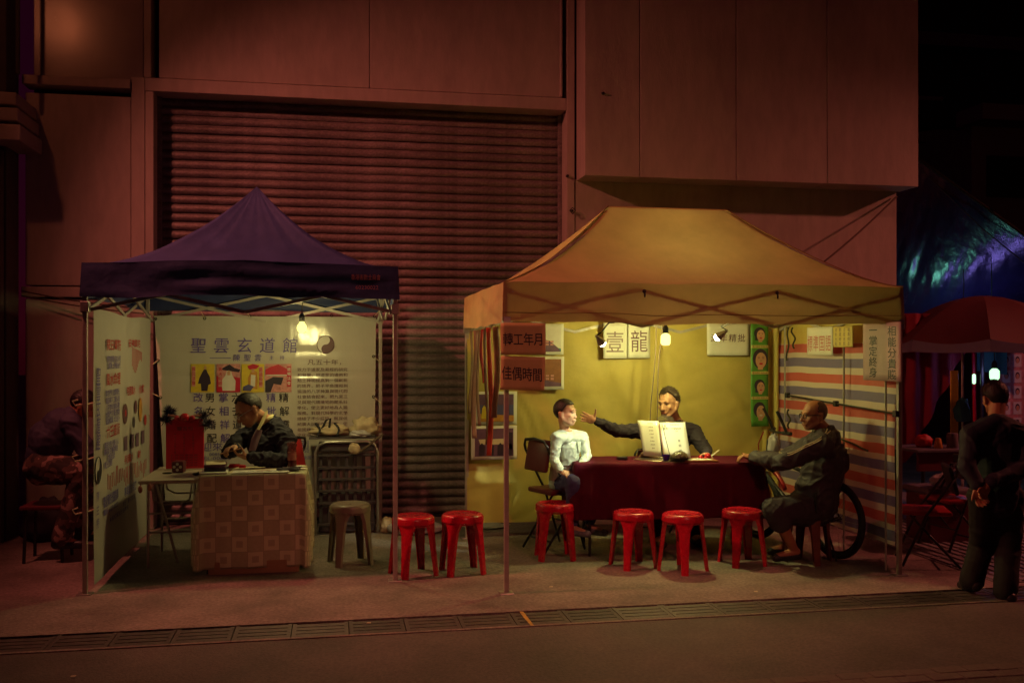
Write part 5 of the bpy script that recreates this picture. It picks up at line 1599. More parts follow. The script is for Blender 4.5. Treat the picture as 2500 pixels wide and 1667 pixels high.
# ------------------------------------------------------------------ red table of the yellow stall
TZ = 0.80; TCX, TCY, TROT = 2.87, 8.14, R(-8)
tr = thing('table', 'folding table under the dark red cloth', 'table', (TCX, TCY, 0), rz=TROT)
b = MB(); b.bevbox((-.80, -.28, TZ - .035), (.80, .28, TZ - .008), .005); b.build('tabletop', 'table_top', tr)
for x in (-.68, .68):
    for y in (-.22, .22):
        b = MB(); b.tube([(x, y, 0), (x, y, TZ - .036)], .013, 8); b.build('leg', 'dark_metal', tr)
    b = MB(); b.tube([(x, -.22, .16), (x, .22, .16)], .010, 8); b.build('cross_bar', 'dark_metal', tr)
dd = drape(TCX - .81, TCX + .81, TCY - .29, TCY + .29, TZ, (.47, .42, .25, .40), 110, .055, 11.0, .03)
cl = cloth_obj('red_tablecloth', 'red_felt', dd, 'dark red cloth hanging over the table of the yellow stall', 'tablecloth', None, TROT, (TCX, TCY, 0))
Rt = Matrix.Rotation(TROT, 3, 'Z')
def T(x, y, z=0.0):
    return Rt @ V((x + .15, y, 0)) + V((TCX, TCY, TZ + .004 + z))
# open ring book on a stand
pl0 = P(1556, 1025, 8.05)
bk = thing('ring_book', 'open ring-bound book standing upright with a brightly lit page', 'book', tuple(T(-.06, -.06)))
def page(name, m_, A, B, C_, D_, parent):
    q_ = MB(); q_.grid(lambda u, v: (A.lerp(B, u)).lerp(D_.lerp(C_, u), v), 6, 6)
    return q_.build(name, m_, parent, smooth=True, solid=0.004)
A, B = P(1572, 1112, 8.06), P(1615, 1114, 7.97)
Bt, At = P(1608, 1028, 8.12), P(1556, 1026, 8.20)
page('page', 'paper_page', A, B, Bt, At, bk)
C1, C2 = P(1622, 1118, 7.95), P(1686, 1118, 7.93)
C3, C4 = P(1672, 1031, 8.07), P(1609, 1031, 8.11)
pg = page('page', 'paper_page', C1, C2, C3, C4, bk)
pr_ = (C2 - C1).normalized(); pu = (C4 - C1).normalized(); pn = pr_.cross(pu)
if pn.y > 0: pn = -pn
pu = (C4 - C1) / 1.0; 
def PG(u, v): return C1.lerp(C2, u).lerp(C4.lerp(C3, u), v) + pn * .006
q = MB(); ux = (C2 - C1).normalized(); uy = pn.cross(ux) * 1.0
if uy.z < 0: uy = -uy
for i, ch in enumerate('掌相學'): text(q, ch, PG(.66, .48 - .14 * i), ux, uy, .022, off=0.0)
text(q, '命運玄機大全', PG(.58, .93), ux, uy, .012, off=0.0); text(q, '中國相術學', PG(.62, .82), ux, uy, .016, off=0.0); text(q, '會員', PG(.2, .82), ux, uy, .02, off=0.0); text(q, '集', PG(.2, .90), ux, uy, .02, off=0.0); text(q, '主編', PG(.62, .74), ux, uy, .010, off=0.0)
q.build('lettering', 'ink_black', bk)
def PL(u, v): return A.lerp(B, u).lerp(At.lerp(Bt, u), v) 
pn2 = (B - A).cross(At - A).normalized()
if pn2.y > 0: pn2 = -pn2
ux2 = (B - A).normalized(); uy2 = pn2.cross(ux2)
if uy2.z < 0: uy2 = -uy2
q = MB()
for i, s_ in enumerate(('掌紋圖解', '智慧線', '感情線', '生命線', '事業', '財運線', '婚姻線', '健康')): text(q, s_, PL(.6, .92 - .10 * i) + pn2 * .006, ux2, uy2, .012, off=0.0)
q.build('lettering', 'ink_brown', bk)
b = MB()
for k in range(22):
    c_ = C2.lerp(C3, k / 21); b.tube([c_ + V((.008 * math.cos(t), .006, .0)) + ZU * .006 * math.sin(t) for t in (0, 1.2, 2.4, 3.6, 4.8)], .0018, 4, closed=True)
b.build('ring_binding', 'steel', bk)
b = MB(); b.tube([C1.lerp(C4, t) + V((-.004, -.008, 0)) for t in (0.02, .5, .98)], .005, 5); b.build('spine', 'strip_pink', bk)
b = MB(); b.tube([PG(.10, .95), PG(.22, .05)], .0025, 4); b.build('marker_ribbon', 'ink_black', bk)
sp_ = MB(); sc_ = P(1625, 1030, 8.22)
sp_.add([sc_ + V((.085 * math.cos(t), 0, .065 * math.sin(t))) for t in [math.pi * k / 16 for k in range(17)]] + [sc_ + V((.085, 0, -.28)), sc_ + V((-.085, 0, -.28))][0:2], [tuple(range(19))])
sp_.build('acrylic_stand', 'clear_acrylic', bk, solid=.005)
# magazines, tray, shell and cup
def flat(name, m_, pts, z, h, label, cat, parent=None):
    b_ = MB(); n = len(pts)
    vs = [V((p.x, p.y, TZ + .004 + z)) for p in pts] + [V((p.x, p.y, TZ + .004 + z + h)) for p in pts]
    b_.add(vs, [tuple(range(n))[::-1], tuple(range(n, 2 * n))] + [(i, (i+1) % n, n + (i+1) % n, n + i) for i in range(n)])
    o = b_.build(name, m_, parent)
    if label: tag(o, label, cat)
    return o
flat('magazine', 'paper_cream', [T(-.42, -.02), T(-.24, -.25), T(.02, -.26), T(-.05, .0)], 0.0, .008, 'open magazine lying flat on the red cloth under the book', 'magazine')
flat('magazine', 'paper_white', [T(-.40, .0), T(-.20, -.20), T(-.05, -.20), T(-.13, .04)], .009, .006, 'white open sheet lying on top of the flat magazine', 'magazine')
flat('tray', 'print_brown', [T(-.02, -.27), T(.28, -.25), T(.26, .0), T(.0, .02)], 0.0, .014, 'thin brown tray under the turtle shell', 'tray')
flat('paper_slip', 'paper_page', [T(.02, -.24), T(.24, -.22), T(.23, -.12), T(.03, -.10)], .015, .003, 'white slip of paper on the brown tray', 'papers')
shl = thing('turtle_shell', 'glossy dark turtle shell on a small black plate', 'turtle shell', tuple(P(1659, 1115, 7.90)))
sc0 = P(1659, 1114, 7.90); sc0.z = TZ + .034
b = MB(); b.lathe([(.0005, 0), (.05, 0), (.085, .012), (.088, .016), (.05, .006), (.0005, .006)], (sc0.x, sc0.y, TZ + .022), 24); b.build('plate', 'black_plastic', shl, smooth=True)
b = MB(); b.ell((0, 0, 0), (1, 1, 1), None, 28, 18)
for i, v in enumerate(b.v):
    k = 1 + .05 * math.cos(v.x * 14) * math.cos(v.y * 14)
    b.v[i] = sc0 + V((v.x * .078 * k, v.y * .058 * k, max(v.z, -.12) * .068 * k + .01 * (v.z < 0)))
b.build('shell', 'shell', shl, smooth=True)
b = MB(); cc = P(1626, 1112, 7.92); cc.z = TZ + .02
b.lathe([(.0005, 0), (.022, 0), (.028, .01), (.036, .048), (.034, .048), (.026, .012), (.0005, .008)], cc, 20); tag(b.build('cup', 'cup_blue', smooth=50), 'small cobalt blue cup beside the turtle shell', 'cup')
pp = T(-.52, -.03); b = MB(); b.bevbox(pp + V((-.045, -.025, 0)), pp + V((.045, .025, .03)), .008); tag(b.build('eyeglass_case', 'black_plastic'), 'small black case lying on the red cloth', 'case')
fp = P(1728, 1117, 8.02)
for k, (dx, dy, r_) in enumerate(((0.0, 0, .030), (-.07, -.01, .022), (-.035, -.035, .018))):
    b = MB(); b.ell((fp.x + dx, fp.y + dy, TZ + .005 + r_), (r_, r_, r_)); tag(b.build('lacquer_ball', 'red_fruit', smooth=True), ['largest shiny red ball on the red cloth by the man in black', 'shiny red ball on the red cloth nearest the turtle shell', 'smallest shiny red ball in front of the other two'][k], 'ball')
crumple('figurine', 'label_pink', T(-.24, .10, .05), (.06, .05, .055), 33, 'small pinkish ornament heap beside the open book', 'ornament', .5, fr=3.5)
b = MB(); hp_ = T(-.235, .11, .115); b.lathe([(.0005, .045), (.012, .04), (.03, .012), (.06, -.002), (.058, -.006), (.0005, 0)], hp_, 20); tag(b.build('straw_hat', 'print_orange', smooth=True), 'tiny orange straw hat on top of the ornament heap', 'hat')
crumple('ornament_base', 'strip_brown', T(-.26, .05, .025), (.085, .06, .03), 35, 'folded brownish cloth under the ornament heap', 'cloth', .4)

# ------------------------------------------------------------------ bicycle by the striped tarpaulin
ax, fx = V((4.18, 7.52, .335)), V((3.92, 8.50, .335))
dr = (fx - ax).normalized(); up = ZU; sd_ = dr.cross(up).normalized()
bi = thing('bicycle', 'dark mountain bicycle with red parts parked behind the old man', 'bicycle', (ax.x, ax.y, 0))
def BK(f, z, s_=0.0): return ax + dr * f + ZU * (z - .335) + sd_ * s_
def wheel(c_, r_):
    w_ = MB(); w_.tube([c_ + dr * r_ * math.cos(t) + ZU * r_ * math.sin(t) for t in [2 * math.pi * k / 40 for k in range(40)]], .027, 8, closed=True); w = w_.build('wheel', 'tyre', bi, smooth=True)
    r2 = MB(); r2.tube([c_ + dr * (r_ - .033) * math.cos(t) + ZU * (r_ - .033) * math.sin(t) for t in [2 * math.pi * k / 40 for k in range(40)]], .010, 6, closed=True); r2.build('rim', 'dark_metal', w, smooth=True)
    for k in range(18):
        t = 2 * math.pi * k / 18
        s2 = MB(); s2.tube([c_ + sd_ * (.02 if k % 2 else -.02), c_ + dr * (r_ - .035) * math.cos(t) + ZU * (r_ - .035) * math.sin(t)], .0016, 4); s2.build('spoke', 'steel', w)
    h_ = MB(); h_.tube([c_ - sd_ * .05, c_ + sd_ * .05], .022, 10); h_.build('hub', 'dark_metal', w)
wheel(ax, .305); wheel(fx, .305)
bb = BK(.43, .30); seat_t = BK(.30, .72); head_t, head_b = BK(.86, .80), BK(.92, .64)
for (p_, q_, r_) in ((bb, seat_t, .017), (bb, head_b, .02), (seat_t.lerp(bb, .1), head_t, .018)):
    b = MB(); b.tube([p_, q_], r_, 8); b.build('frame_tube', 'dark_metal', bi, smooth=True)
for s_ in (-.055, .055):
    b = MB(); b.tube([bb + sd_ * s_ * .4, ax + sd_ * s_], .010, 6); b.build('chain_stay', 'dark_metal', bi)
    b = MB(); b.tube([seat_t + sd_ * s_ * .4, ax + sd_ * s_], .009, 6); b.build('seat_stay', 'dark_metal', bi)
    b = MB(); b.tube([head_b + sd_ * s_, fx + sd_ * s_], .015, 8); b.build('fork_leg', 'steel', bi)
b = MB(); b.tube([head_b, head_t + (head_t - head_b) * .5], .02, 8); b.build('head_tube', 'dark_metal', bi)
hb = P(1893, 1052, 8.38)
b = MB(); b.tube([head_t, BK(.85, .93), hb], .016, 8); b.build('stem', 'dark_metal', bi)
sd0_ = sd_; sd_ = (sd0_ * .45 + dr * .89).normalized(); dr0_ = dr; dr = (dr0_ * .45 - sd0_ * .89).normalized()
b = MB(); b.tube([hb - sd_ * .29 + dr * -.06, hb - sd_ * .12 + dr * .02, hb + sd_ * .12 + dr * .02, hb + sd_ * .29 + dr * -.06], .012, 8); b.build('handlebar', 'dark_metal', bi, smooth=True)
for s_ in (-1, 1):
    b = MB(); b.tube([hb + sd_ * s_ * .20 + dr * -.02, hb + sd_ * s_ * .30 + dr * -.065], .018, 8); b.build('grip', 'black_plastic', bi)
    b = MB(); b.tube([hb + sd_ * s_ * .26 + dr * -.04, hb + sd_ * s_ * .25 + ZU * .10, hb + sd_ * s_ * .26 + ZU * .20 + dr * .05], .014, 8); b.build('bar_end', 'black_plastic', bi)
sd_ = sd0_; dr = dr0_
b = MB(); b.tube([BK(.92 - .34 * math.cos(t), .335 + .36 * math.sin(t)) for t in [.5 + 1.9 * k / 12 for k in range(13)]], .022, 6); b.build('mudguard', 'bike_red', bi, smooth=True)
b = MB(); b.tube([hb + sd_ * -.14, hb + sd_ * -.16 + ZU * -.12 + dr * .05, head_b + sd_ * -.03], .006, 5); b.build('brake_cable', 'bike_red', bi)
b = MB(); b.bevbox(BK(.22, .79, -.06), BK(.22, .79, -.06) + V((.01, .01, .01)), .001)
b = MB(); b.ell(BK(.24, .82), (.06, .13, .03), Matrix.Rotation(math.atan2(dr.y, dr.x) - math.pi / 2, 3, 'Z')); b.build('saddle', 'black_plastic', bi, smooth=True)
b = MB(); b.tube([seat_t, BK(.27, .81)], .013, 8); b.build('seat_post', 'steel', bi)
b = MB(); b.tube([bb - sd_ * .06 + V((0, 0, 0)), bb - sd_ * .062 + dr * .12 + ZU * -.12], .011, 6); b.tube([bb + sd_ * .06, bb + sd_ * .062 - dr * .12 + ZU * .12], .011, 6); b.build('crank', 'steel', bi)
b = MB(); b.lathe([(.0005, -.003), (.085, -.003), (.085, .003), (.0005, .003)], bb - sd_ * .045, 24, rot=sd_.to_track_quat('Z', 'Y').to_matrix()); b.build('chainring', 'dark_metal', bi)
b = MB(); b.bevbox(BK(.04, .24, -.08), BK(.04, .24, -.08) + V((.05, .03, .09)), .01); b.build('derailleur', 'dark_metal', bi)
b = MB(); b.tube([BK(.05, .33, -.07), BK(-.14, .02, -.12)], .009, 6); b.build('kickstand', 'dark_metal', bi)
crumple('hanging_bag', 'bag_white', hb - sd_ * .10 + ZU * -.13 + dr * -.09, (.05, .04, .11), 41, 'pale cloth bag hanging from the bicycle handlebar', 'bag', .3)
# ------------------------------------------------------------------ people
def fuse(name, mb, m_, parent, voxel=0.006, smooth_it=4, wr=0.0, wf=14.0, seed=0.0, keep=None):
    """union of the collected shapes as one continuous surface"""
    me = mb.mesh(name + '_src', m_, V((0, 0, 0)))
    o = bpy.data.objects.new(name + '_src', me); COL.objects.link(o)
    r_ = o.modifiers.new('r', 'REMESH'); r_.mode = 'VOXEL'; r_.voxel_size = voxel
    if smooth_it:
        s_ = o.modifiers.new('s', 'SMOOTH'); s_.factor = 0.5; s_.iterations = smooth_it
    dg = bpy.context.evaluated_depsgraph_get(); dg.update()
    ev = o.evaluated_get(dg)
    out = bpy.data.meshes.new_from_object(ev)
    bpy.data.objects.remove(o); bpy.data.meshes.remove(me)
    out.name = name
    off = org(parent)
    if wr:
        nrm = [v.normal.copy() for v in out.vertices]
        for v, n_ in zip(out.vertices, nrm):
            p_ = v.co
            w1 = nz(p_.x * 5 + seed, p_.y * 5, p_.z * 5)
            a1 = nz((p_.x + .7 * p_.z) * wf * .45 + w1, p_.y * wf * .5 + seed, (p_.z - .7 * p_.x) * wf * .9 + w1)
            a2 = nz((p_.x - .5 * p_.z) * wf * .9 + seed, p_.y * wf + w1, (p_.z + .5 * p_.x) * wf * 1.5)
            k = 1.5 * max(0.0, 1 - 3.2 * abs(a1)) + .8 * max(0.0, 1 - 3.2 * abs(a2)) - .6 + .5 * w1
            v.co = p_ + n_ * wr * k
    for v in out.vertices: v.co = v.co - off
    if keep is not None:
        bm = bmesh.new(); bm.from_mesh(out)
        dl = [v for v in bm.verts if not keep(v.co + off)]
        bmesh.ops.delete(bm, geom=dl, context='VERTS')
        bm.to_mesh(out); bm.free()
    for p_ in out.polygons: p_.use_smooth = True
    if not out.materials: out.materials.append(M[m_])
    out.update()
    o = link_mesh(name, out, parent)
    ORI[o.name] = off.copy()
    return o
class Frame:
    def __init__(s, c, f, u=(0, 0, 1), k=1.0):
        s.c = V(c); s.f = V(f).normalized()
        s.r = s.f.cross(V(u)).normalized(); s.u = s.r.cross(s.f).normalized(); s.k = k
        s.m = Matrix((s.r, s.f, s.u)).transposed()
    def __call__(s, r, f, u): return s.c + (s.r * r + s.f * f + s.u * u) * s.k
    def rad(s, *a): return tuple(x * s.k for x in a)
def head_shapes(b, H, fat=0.0, small=0.0):
    k = H.k
    b.ell(H(0, -.012, .032), H.rad(.077, .097, .090), H.m)
    b.ell(H(0, .020, -.030), H.rad(.064 + fat, .074, .082), H.m)
    b.ell(H(0, .048, -.090), H.rad(.036 + fat, .036, .027), H.m)
    b.cap(H(-.05 - fat, .0, -.05), H(-.026, .05, -.088), .026 * k, .022 * k); b.cap(H(.05 + fat, .0, -.05), H(.026, .05, -.088), .026 * k, .022 * k)
    b.cap(H(0, .086, .010), H(0, .108 - small, -.034), .0095 * k, (.0135 - small * .3) * k)
    b.cap(H(-.014, .096, -.038), H(.014, .096, -.038), .009 * k, .009 * k)
    b.cap(H(-.036, .076, .022), H(.036, .076, .022), .015 * k, .015 * k)
    for s_ in (-1, 1):
        b.ell(H(s_ * .040, .062, -.024), H.rad(.024, .017, .020), H.m)
        b.ell(H(s_ * .080, -.012, -.012), H.rad(.011, .021, .034), H.m)
        b.ell(H(s_ * .085, -.020, .004), H.rad(.008, .018, .018), H.m)
    b.cap(H(-.022, .084, -.064), H(.022, .084, -.064), .009 * k, .009 * k)
    b.cap(H(-.018, .082, -.076), H(.018, .082, -.076), .0085 * k, .0085 * k)
def face_bits(t, H, brow='hair', mouth_open=False):
    """eyes, brows and mouth laid on the surface of the face"""
    body_ = [c_ for c_ in t.children if c_.name.startswith('body')][0]
    bpy.context.view_layer.update()
    def on(r_, u_, off=0.0):
        o_ = H(r_, .22, u_) - org(t)
        ok_, hit_, nn_, _i = body_.ray_cast(o_, -H.f)
        return (hit_ + org(t) + H.f * off * H.k) if ok_ else H(r_, .09, u_)
    for s_ in (-1, 1):
        e = MB(); e.ell(on(s_ * .028, -.001, -.0045), H.rad(.0115, .0062, .0052), H.m, 12, 8)
        w_ = e.build('eye', 'eye_white', t, smooth=True)
        e = MB(); e.ell(on(s_ * .028, -.001, -.0005), H.rad(.0062, .0032, .0052), H.m, 10, 6); e.build('iris', 'eye', w_, smooth=True)
        e = MB(); e.tube([on(s_ * (.016 + .004 * i_), .0045 + .0025 * math.sin(i_ * .52), .0006) for i_ in range(7)], .0022 * H.k, 5); e.build('eyelid', 'hair', w_, smooth=True)
    for s_ in (-1, 1):
        e = MB(); e.tube([on(s_ * (.013 + .005 * i_), .0225 + .004 * math.sin(i_ * .5), .0004) for i_ in range(7)], .0030 * H.k, 6)
        e.build('eyebrow', brow, t, smooth=True)
    e = MB(); e.tube([on(-.024 + .006 * i_, -.0705 + .0035 * abs(i_ - 4) / 4, .0002) for i_ in range(9)], .0036 * H.k, 6); e.build('mouth', 'lip', t, smooth=True)
    if mouth_open:
        e = MB(); e.tube([on(-.015, -.0685, .001), on(0, -.0695, .0015), on(.015, -.0685, .001)], .0030 * H.k, 6); e.build('teeth', 'teeth', t, smooth=True)
def hair_cap(t, H, m_, line, thick=.010, jag=.004, seed=0.0, top=0.0, name='hair', strand=0.014):
    """scalp shell; line(az, el) -> keep, az 0 = face side"""
    b = MB(); su, sv = 96, 60
    pts = {}
    for i in range(sv + 1):
        th = math.pi * .80 * i / sv
        for k in range(su):
            az = 2 * math.pi * k / su
            d = V((math.sin(th) * math.sin(az), math.sin(th) * math.cos(az), math.cos(th)))
            n_ = nz(d.x * 9 + seed, d.y * 9, d.z * 9) + .6 * nz(d.x * 24 + seed, d.y * 24, d.z * 5)
            g = thick + jag * n_ + top * max(0, d.z) ** 2
            p_ = H(d.x * (.078 + g), -.012 + d.y * (.098 + g), .032 + d.z * (.091 + g))
            pts[(i, k)] = (p_, d, th, az, line(az if az <= math.pi else 2 * math.pi - az, math.degrees(th), n_))
    idx = {}
    def gi(key):
        if key not in idx:
            idx[key] = len(b.v); b.v.append(pts[key][0])
        return idx[key]
    for i in range(sv):
        for k in range(su):
            ks = [(i, k), (i, (k+1) % su), (i+1, (k+1) % su), (i+1, k)]
            if all(pts[q][4] for q in ks):
                b.f.append([gi(q) for q in ks]); b.m.append(0)
    o = b.build(name, m_, t, smooth=True)
    md = o.modifiers.new('solid', 'SOLIDIFY'); md.thickness = thick * H.k * 1.6; md.offset = -1
    # short strands lying back over the scalp
    rnd = random.Random(int(seed * 10) + 3)
    keys = [k_ for k_ in pts if pts[k_][4] and k_[0] > 0]
    sb_ = MB(); ln = strand * H.k
    for i in range((4200 if strand > .02 else 1800) if strand else 0):
        p_, d_, th, az, _ = pts[rnd.choice(keys)]
        nrm = (H.r * d_.x + H.f * d_.y + H.u * d_.z).normalized()
        back = (-H.f * .9 - H.u * .35 + H.r * rnd.uniform(-.5, .5))
        if d_.y > .35: back = H.f * .3 + H.r * rnd.uniform(-.9, .9) - H.u * .25
        tg = (back - nrm * back.dot(nrm)).normalized()
        w_ = nrm.cross(tg) * .0013
        e_ = p_ + (tg + nrm * rnd.uniform(.05, .5)) * ln * rnd.uniform(.6, 1.3)
        b0 = p_ + (nrm * -.003) + H.r * rnd.uniform(-.004, .004) + H.u * rnd.uniform(-.004, .004)
        sb_.add([b0 - w_, b0 + w_, e_], [(0, 1, 2)])
    if strand: sb_.build('hair_strands', m_, o)['kind'] = 'stuff'
    return o
def std_line(front=48, side=78, back=125, rec=0):
    """hairline polar angles (deg from crown) for the face, temple and nape sides"""
    def f(az, th, n_):
        a = math.degrees(az)
        if a < 55:
            lim = front - rec * math.exp(-((a - 32) / 12) ** 2)
        elif a < 85: lim = front + (side - front) * (a - 55) / 30
        elif a < 105: lim = side + 8
        else: lim = side + 8 + (back - side - 8) * min(1, (a - 105) / 25)
        return th < lim + 2.2 * n_
    return f
def hand(b, w, d, n, t, curl=(20, 25), spread=6, k=1.0, thumb=(.7, .7, .1), tips=None):
    """palm plus five jointed fingers; d along fingers, n out of the palm, t towards the thumb"""
    w, d, n, t = V(w), V(d).normalized(), V(n), V(t)
    n = (n - d * n.dot(d)).normalized(); t = (t - d * t.dot(d) - n * t.dot(n)).normalized()
    m = Matrix((t, d, n)).transposed()
    b.ell(w + d * .045 * k, (.041 * k, .052 * k, .0165 * k), m)
    b.cap(w - d * .01 * k, w + d * .03 * k, .024 * k, .026 * k)
    for i, (o, L) in enumerate(((.030, .068), (.010, .078), (-.011, .072), (-.031, .056))):
        c1, c2 = R(curl[0] + i * 3), R(curl[1])
        a = R(spread * (1.2 - i * .8))
        dd = (d * math.cos(a) + t * math.sin(a))
        p0 = w + (d * .083 + t * o) * k
        d1 = dd * math.cos(c1) + n * math.sin(c1)
        d2 = dd * math.cos(c1 + c2) + n * math.sin(c1 + c2)
        d3 = dd * math.cos(c1 + c2 * 1.7) + n * math.sin(c1 + c2 * 1.7)
        p1 = p0 + d1 * L * .48 * k; p2 = p1 + d2 * L * .30 * k; p3 = p2 + d3 * L * .22 * k
        r_ = (.0092 - .0006 * abs(i - 1)) * k
        b.cap(p0 - d1 * .012, p1, r_ * 1.08, r_); b.cap(p1, p2, r_, r_ * .93); b.cap(p2, p3, r_ * .93, r_ * .8)
    q0 = w + (d * .022 + t * .026) * k
    td = (d * thumb[0] + t * thumb[1] + n * thumb[2]).normalized()
    td2 = (td + d * .35 + n * .1).normalized()
    q1 = q0 + td * .040 * k; q2 = q1 + td2 * .032 * k
    b.cap(q0, q1, .0135 * k, .0105 * k); b.cap(q1, q2, .0105 * k, .0085 * k)
def limb(b, pts, rad):
    for i in range(len(pts) - 1): b.cap(pts[i], pts[i+1], rad[i], rad[i+1], 14)
def ldir(a, b): return (V(b) - V(a)).normalized()

# --- suited man reading at the desk
t = thing('person', 'man in a dark suit and glasses reading papers behind the desk', 'person', (-0.42, 8.62, 0))
H = Frame(P(607, 1001, 8.42), (-.80, -.38, -.52), (-.35, -.05, 1), 1.12)
nk = P(656, 1032, 8.56)
shN, shF = P(697, 1072, 8.42), P(596, 1066, 8.66)
elN, elF = P(702, 1126, 8.27), P(556, 1103, 8.50)
wrN, wrF = P(606, 1116, 8.18), P(578, 1092, 8.24)
pel, chs = V((-.40, 8.66, .50)), P(655, 1098, 8.56)
body = MB()
head_shapes(body, H)
body.cap(H(0, -.03, -.05), nk, .056, .060); body.cap(nk, chs, .07, .11); body.cap(chs, pel, .12, .13)
limb(body, [nk, shN, elN, wrN], [.05, .048, .036, .026]); limb(body, [nk, shF, elF, wrF], [.05, .048, .036, .026])
kn1, kn2 = V((-.74, 8.55, .50)), V((-.72, 8.72, .50)); an1, an2 = V((-.78, 8.52, .08)), V((-.74, 8.76, .08))
limb(body, [pel, kn1, an1], [.08, .055, .036]); limb(body, [pel, kn2, an2], [.08, .055, .036])
hand(body, wrN, (-.95, .05, .25), (.1, .25, 1), (.3, -.2, .4), (30, 35), 4, 1.05, (.6, .2, .9))
hand(body, wrF, (-.72, -.62, -.05), (.2, -.2, -1), (.5, -.8, .2), (35, 40), 4, 1.05, (.7, .6, .3))
body.cap(an1, an1 + V((-.14, 0, -.035)), .04, .035); body.cap(an2, an2 + V((-.14, 0, -.035)), .04, .035)
fuse('body', body, 'skin', t)
face_bits(t, H)
hair_cap(t, H, 'hair_pepper', std_line(48, 88, 132, 16), .008, .003, 1)
jk = MB()
jk.cap(nk + V((.02, .01, -.05)), chs, .115, .150); jk.cap(chs, pel + V((0, 0, .02)), .155, .170)
jk.cap(shN, shF, .085, .085); jk.cap(nk + V((.03, .01, -.02)), shN, .085, .090); jk.cap(nk + V((.03, .02, -.02)), shF, .085, .088); jk.ell(nk.lerp(shN, .5) + V((.02, .0, .0)), (.085, .085, .07)); jk.ell(chs + V((-.02, -.02, .03)), (.16, .15, .14))
limb(jk, [shN, elN, wrN - ldir(elN, wrN) * .02], [.086, .066, .049]); limb(jk, [shF, elF, wrF - ldir(elF, wrF) * .03], [.084, .062, .047])
fuse('suit_jacket', jk, 'suit', t, .008, 3, .010, 13, 2)
# collar, shirt front and cuffs
cdir = (H.c - nk)
cb = MB(); 
ring0 = [nk + V((-.02, -.01, .012)) + H.r * .072 * math.sin(a) + V((-.5, -.45, .1)).normalized() * .066 * math.cos(a) + ZU * (.028 - .028 * math.cos(a)) for a in [2 * math.pi * k / 24 for k in range(24)]]
cb.tube(ring0, .013, 6, closed=True)
c_a, c_b = P(644, 1040, 8.41), P(634, 1056, 8.36)
cb.add([P(655, 1003, 8.45), P(648, 1004, 8.43), P(627, 1047, 8.37), P(633, 1050, 8.365), P(645, 1030, 8.40)], [(0, 1, 2, 3, 4)])
cb.build('shirt_collar', 'shirt_yellow', t, solid=.004)
sf = MB(); sf.add([P(626, 1046, 8.395), P(641, 1050, 8.385), P(624, 1100, 8.325), P(607, 1100, 8.335), P(614, 1070, 8.365)], [(0, 1, 2, 3, 4)])
sf.build('shirt_front', 'shirt_mauve', t, solid=.006)
for w_, e_ in ((wrN, elN), (wrF, elF)):
    cf = MB(); d_ = ldir(e_, w_); cf.tube([w_ - d_ * .035, w_ - d_ * .005], .040, 14)
    cf.build('shirt_cuff', 'shirt_yellow', t, smooth=40)

tr_ = MB(); limb(tr_, [pel, kn1, an1 + V((0, 0, .03))], [.13, .085, .065]); limb(tr_, [pel, kn2, an2 + V((0, 0, .03))], [.13, .085, .065]); fuse('trousers', tr_, 'suit', t, .012, 3)
for a_ in (an1, an2):
    so = MB(); so.cap(a_ + V((.03, 0, -.035)), a_ + V((-.15, 0, -.04)), .045, .038); fuse('shoe', so, 'shoe', t, .010, 2)
gl = MB()
for s_ in (-1, 1):
    gl.tube([H(s_ * .034 + .022 * math.cos(a), .107, -.002 + .017 * math.sin(a)) for a in [2 * math.pi * k / 16 for k in range(16)]], .0022, 5, closed=True)
    gl.tube([H(s_ * .056, .105, .004), H(s_ * .083, .03, .008), H(s_ * .088, -.015, .004)], .0022, 5)
gl.tube([H(-.012, .108, .002), H(.012, .108, .002)], .0022, 5)
gf = gl.build('glasses', 'steel', t)
gl = MB()
for s_ in (-1, 1): gl.add([H(s_ * .034 + .021 * math.cos(a), .107, -.002 + .016 * math.sin(a)) for a in [2 * math.pi * k / 16 for k in range(16)]], [tuple(range(16))])
gl.build('lenses', 'spectacle_glass', gf)
hp = (wrN + wrF) / 2 + V((-.09, -.03, .012))
b = MB(); b.bevbox(V((-.085, -.05, 0)), V((.085, .05, .006)), .002)
Rq = Matrix.Rotation(R(-14), 3, 'Y') @ Matrix.Rotation(R(12), 3, 'Z')
b.v = [Rq @ v + hp for v in b.v]
tag(b.build('note_papers', 'print_brown'), 'small wad of papers held by the man in the suit', 'papers')

# --- child
t = thing('person', 'child in a shiny pale long-sleeved shirt sitting left of the red table', 'person', (1.83, 8.32, 0))
H = Frame(P(1381, 1008, 8.20), (.80, -.60, .03), (0, 0, 1), .97)
nk = P(1380, 1052, 8.24)
shR, shL = P(1359, 1070, 8.13), P(1421, 1068, 8.28)
elR, elL = P(1353, 1122, 8.10), P(1433, 1112, 8.20)
wrR, wrL = P(1370, 1150, 8.0), P(1412, 1146, 8.08)
chs, pel = P(1384, 1100, 8.24), P(1372, 1182, 8.32)
body = MB(); head_shapes(body, H, .006, .011)
body.cap(H(0, -.03, -.05), nk, .043, .045); body.cap(nk, chs, .05, .075); body.cap(chs, pel, .085, .095)
limb(body, [nk, shR, elR, wrR], [.036, .034, .027, .020]); limb(body, [nk, shL, elL, wrL], [.036, .034, .027, .020])
hand(body, wrR, (.6, -.5, -.35), (.3, .3, -1), (.5, .6, .3), (25, 30), 4, .78); hand(body, wrL, (-.2, -.8, -.4), (0, .2, -1), (-.8, .2, .2), (25, 30), 4, .78)
kn1, kn2 = P(1398, 1176, 7.96), P(1425, 1172, 8.06); an1, an2 = P(1398, 1288, 8.02), P(1440, 1285, 8.10)
limb(body, [pel, kn1, an1], [.065, .042, .026]); limb(body, [pel, kn2, an2], [.065, .042, .026])
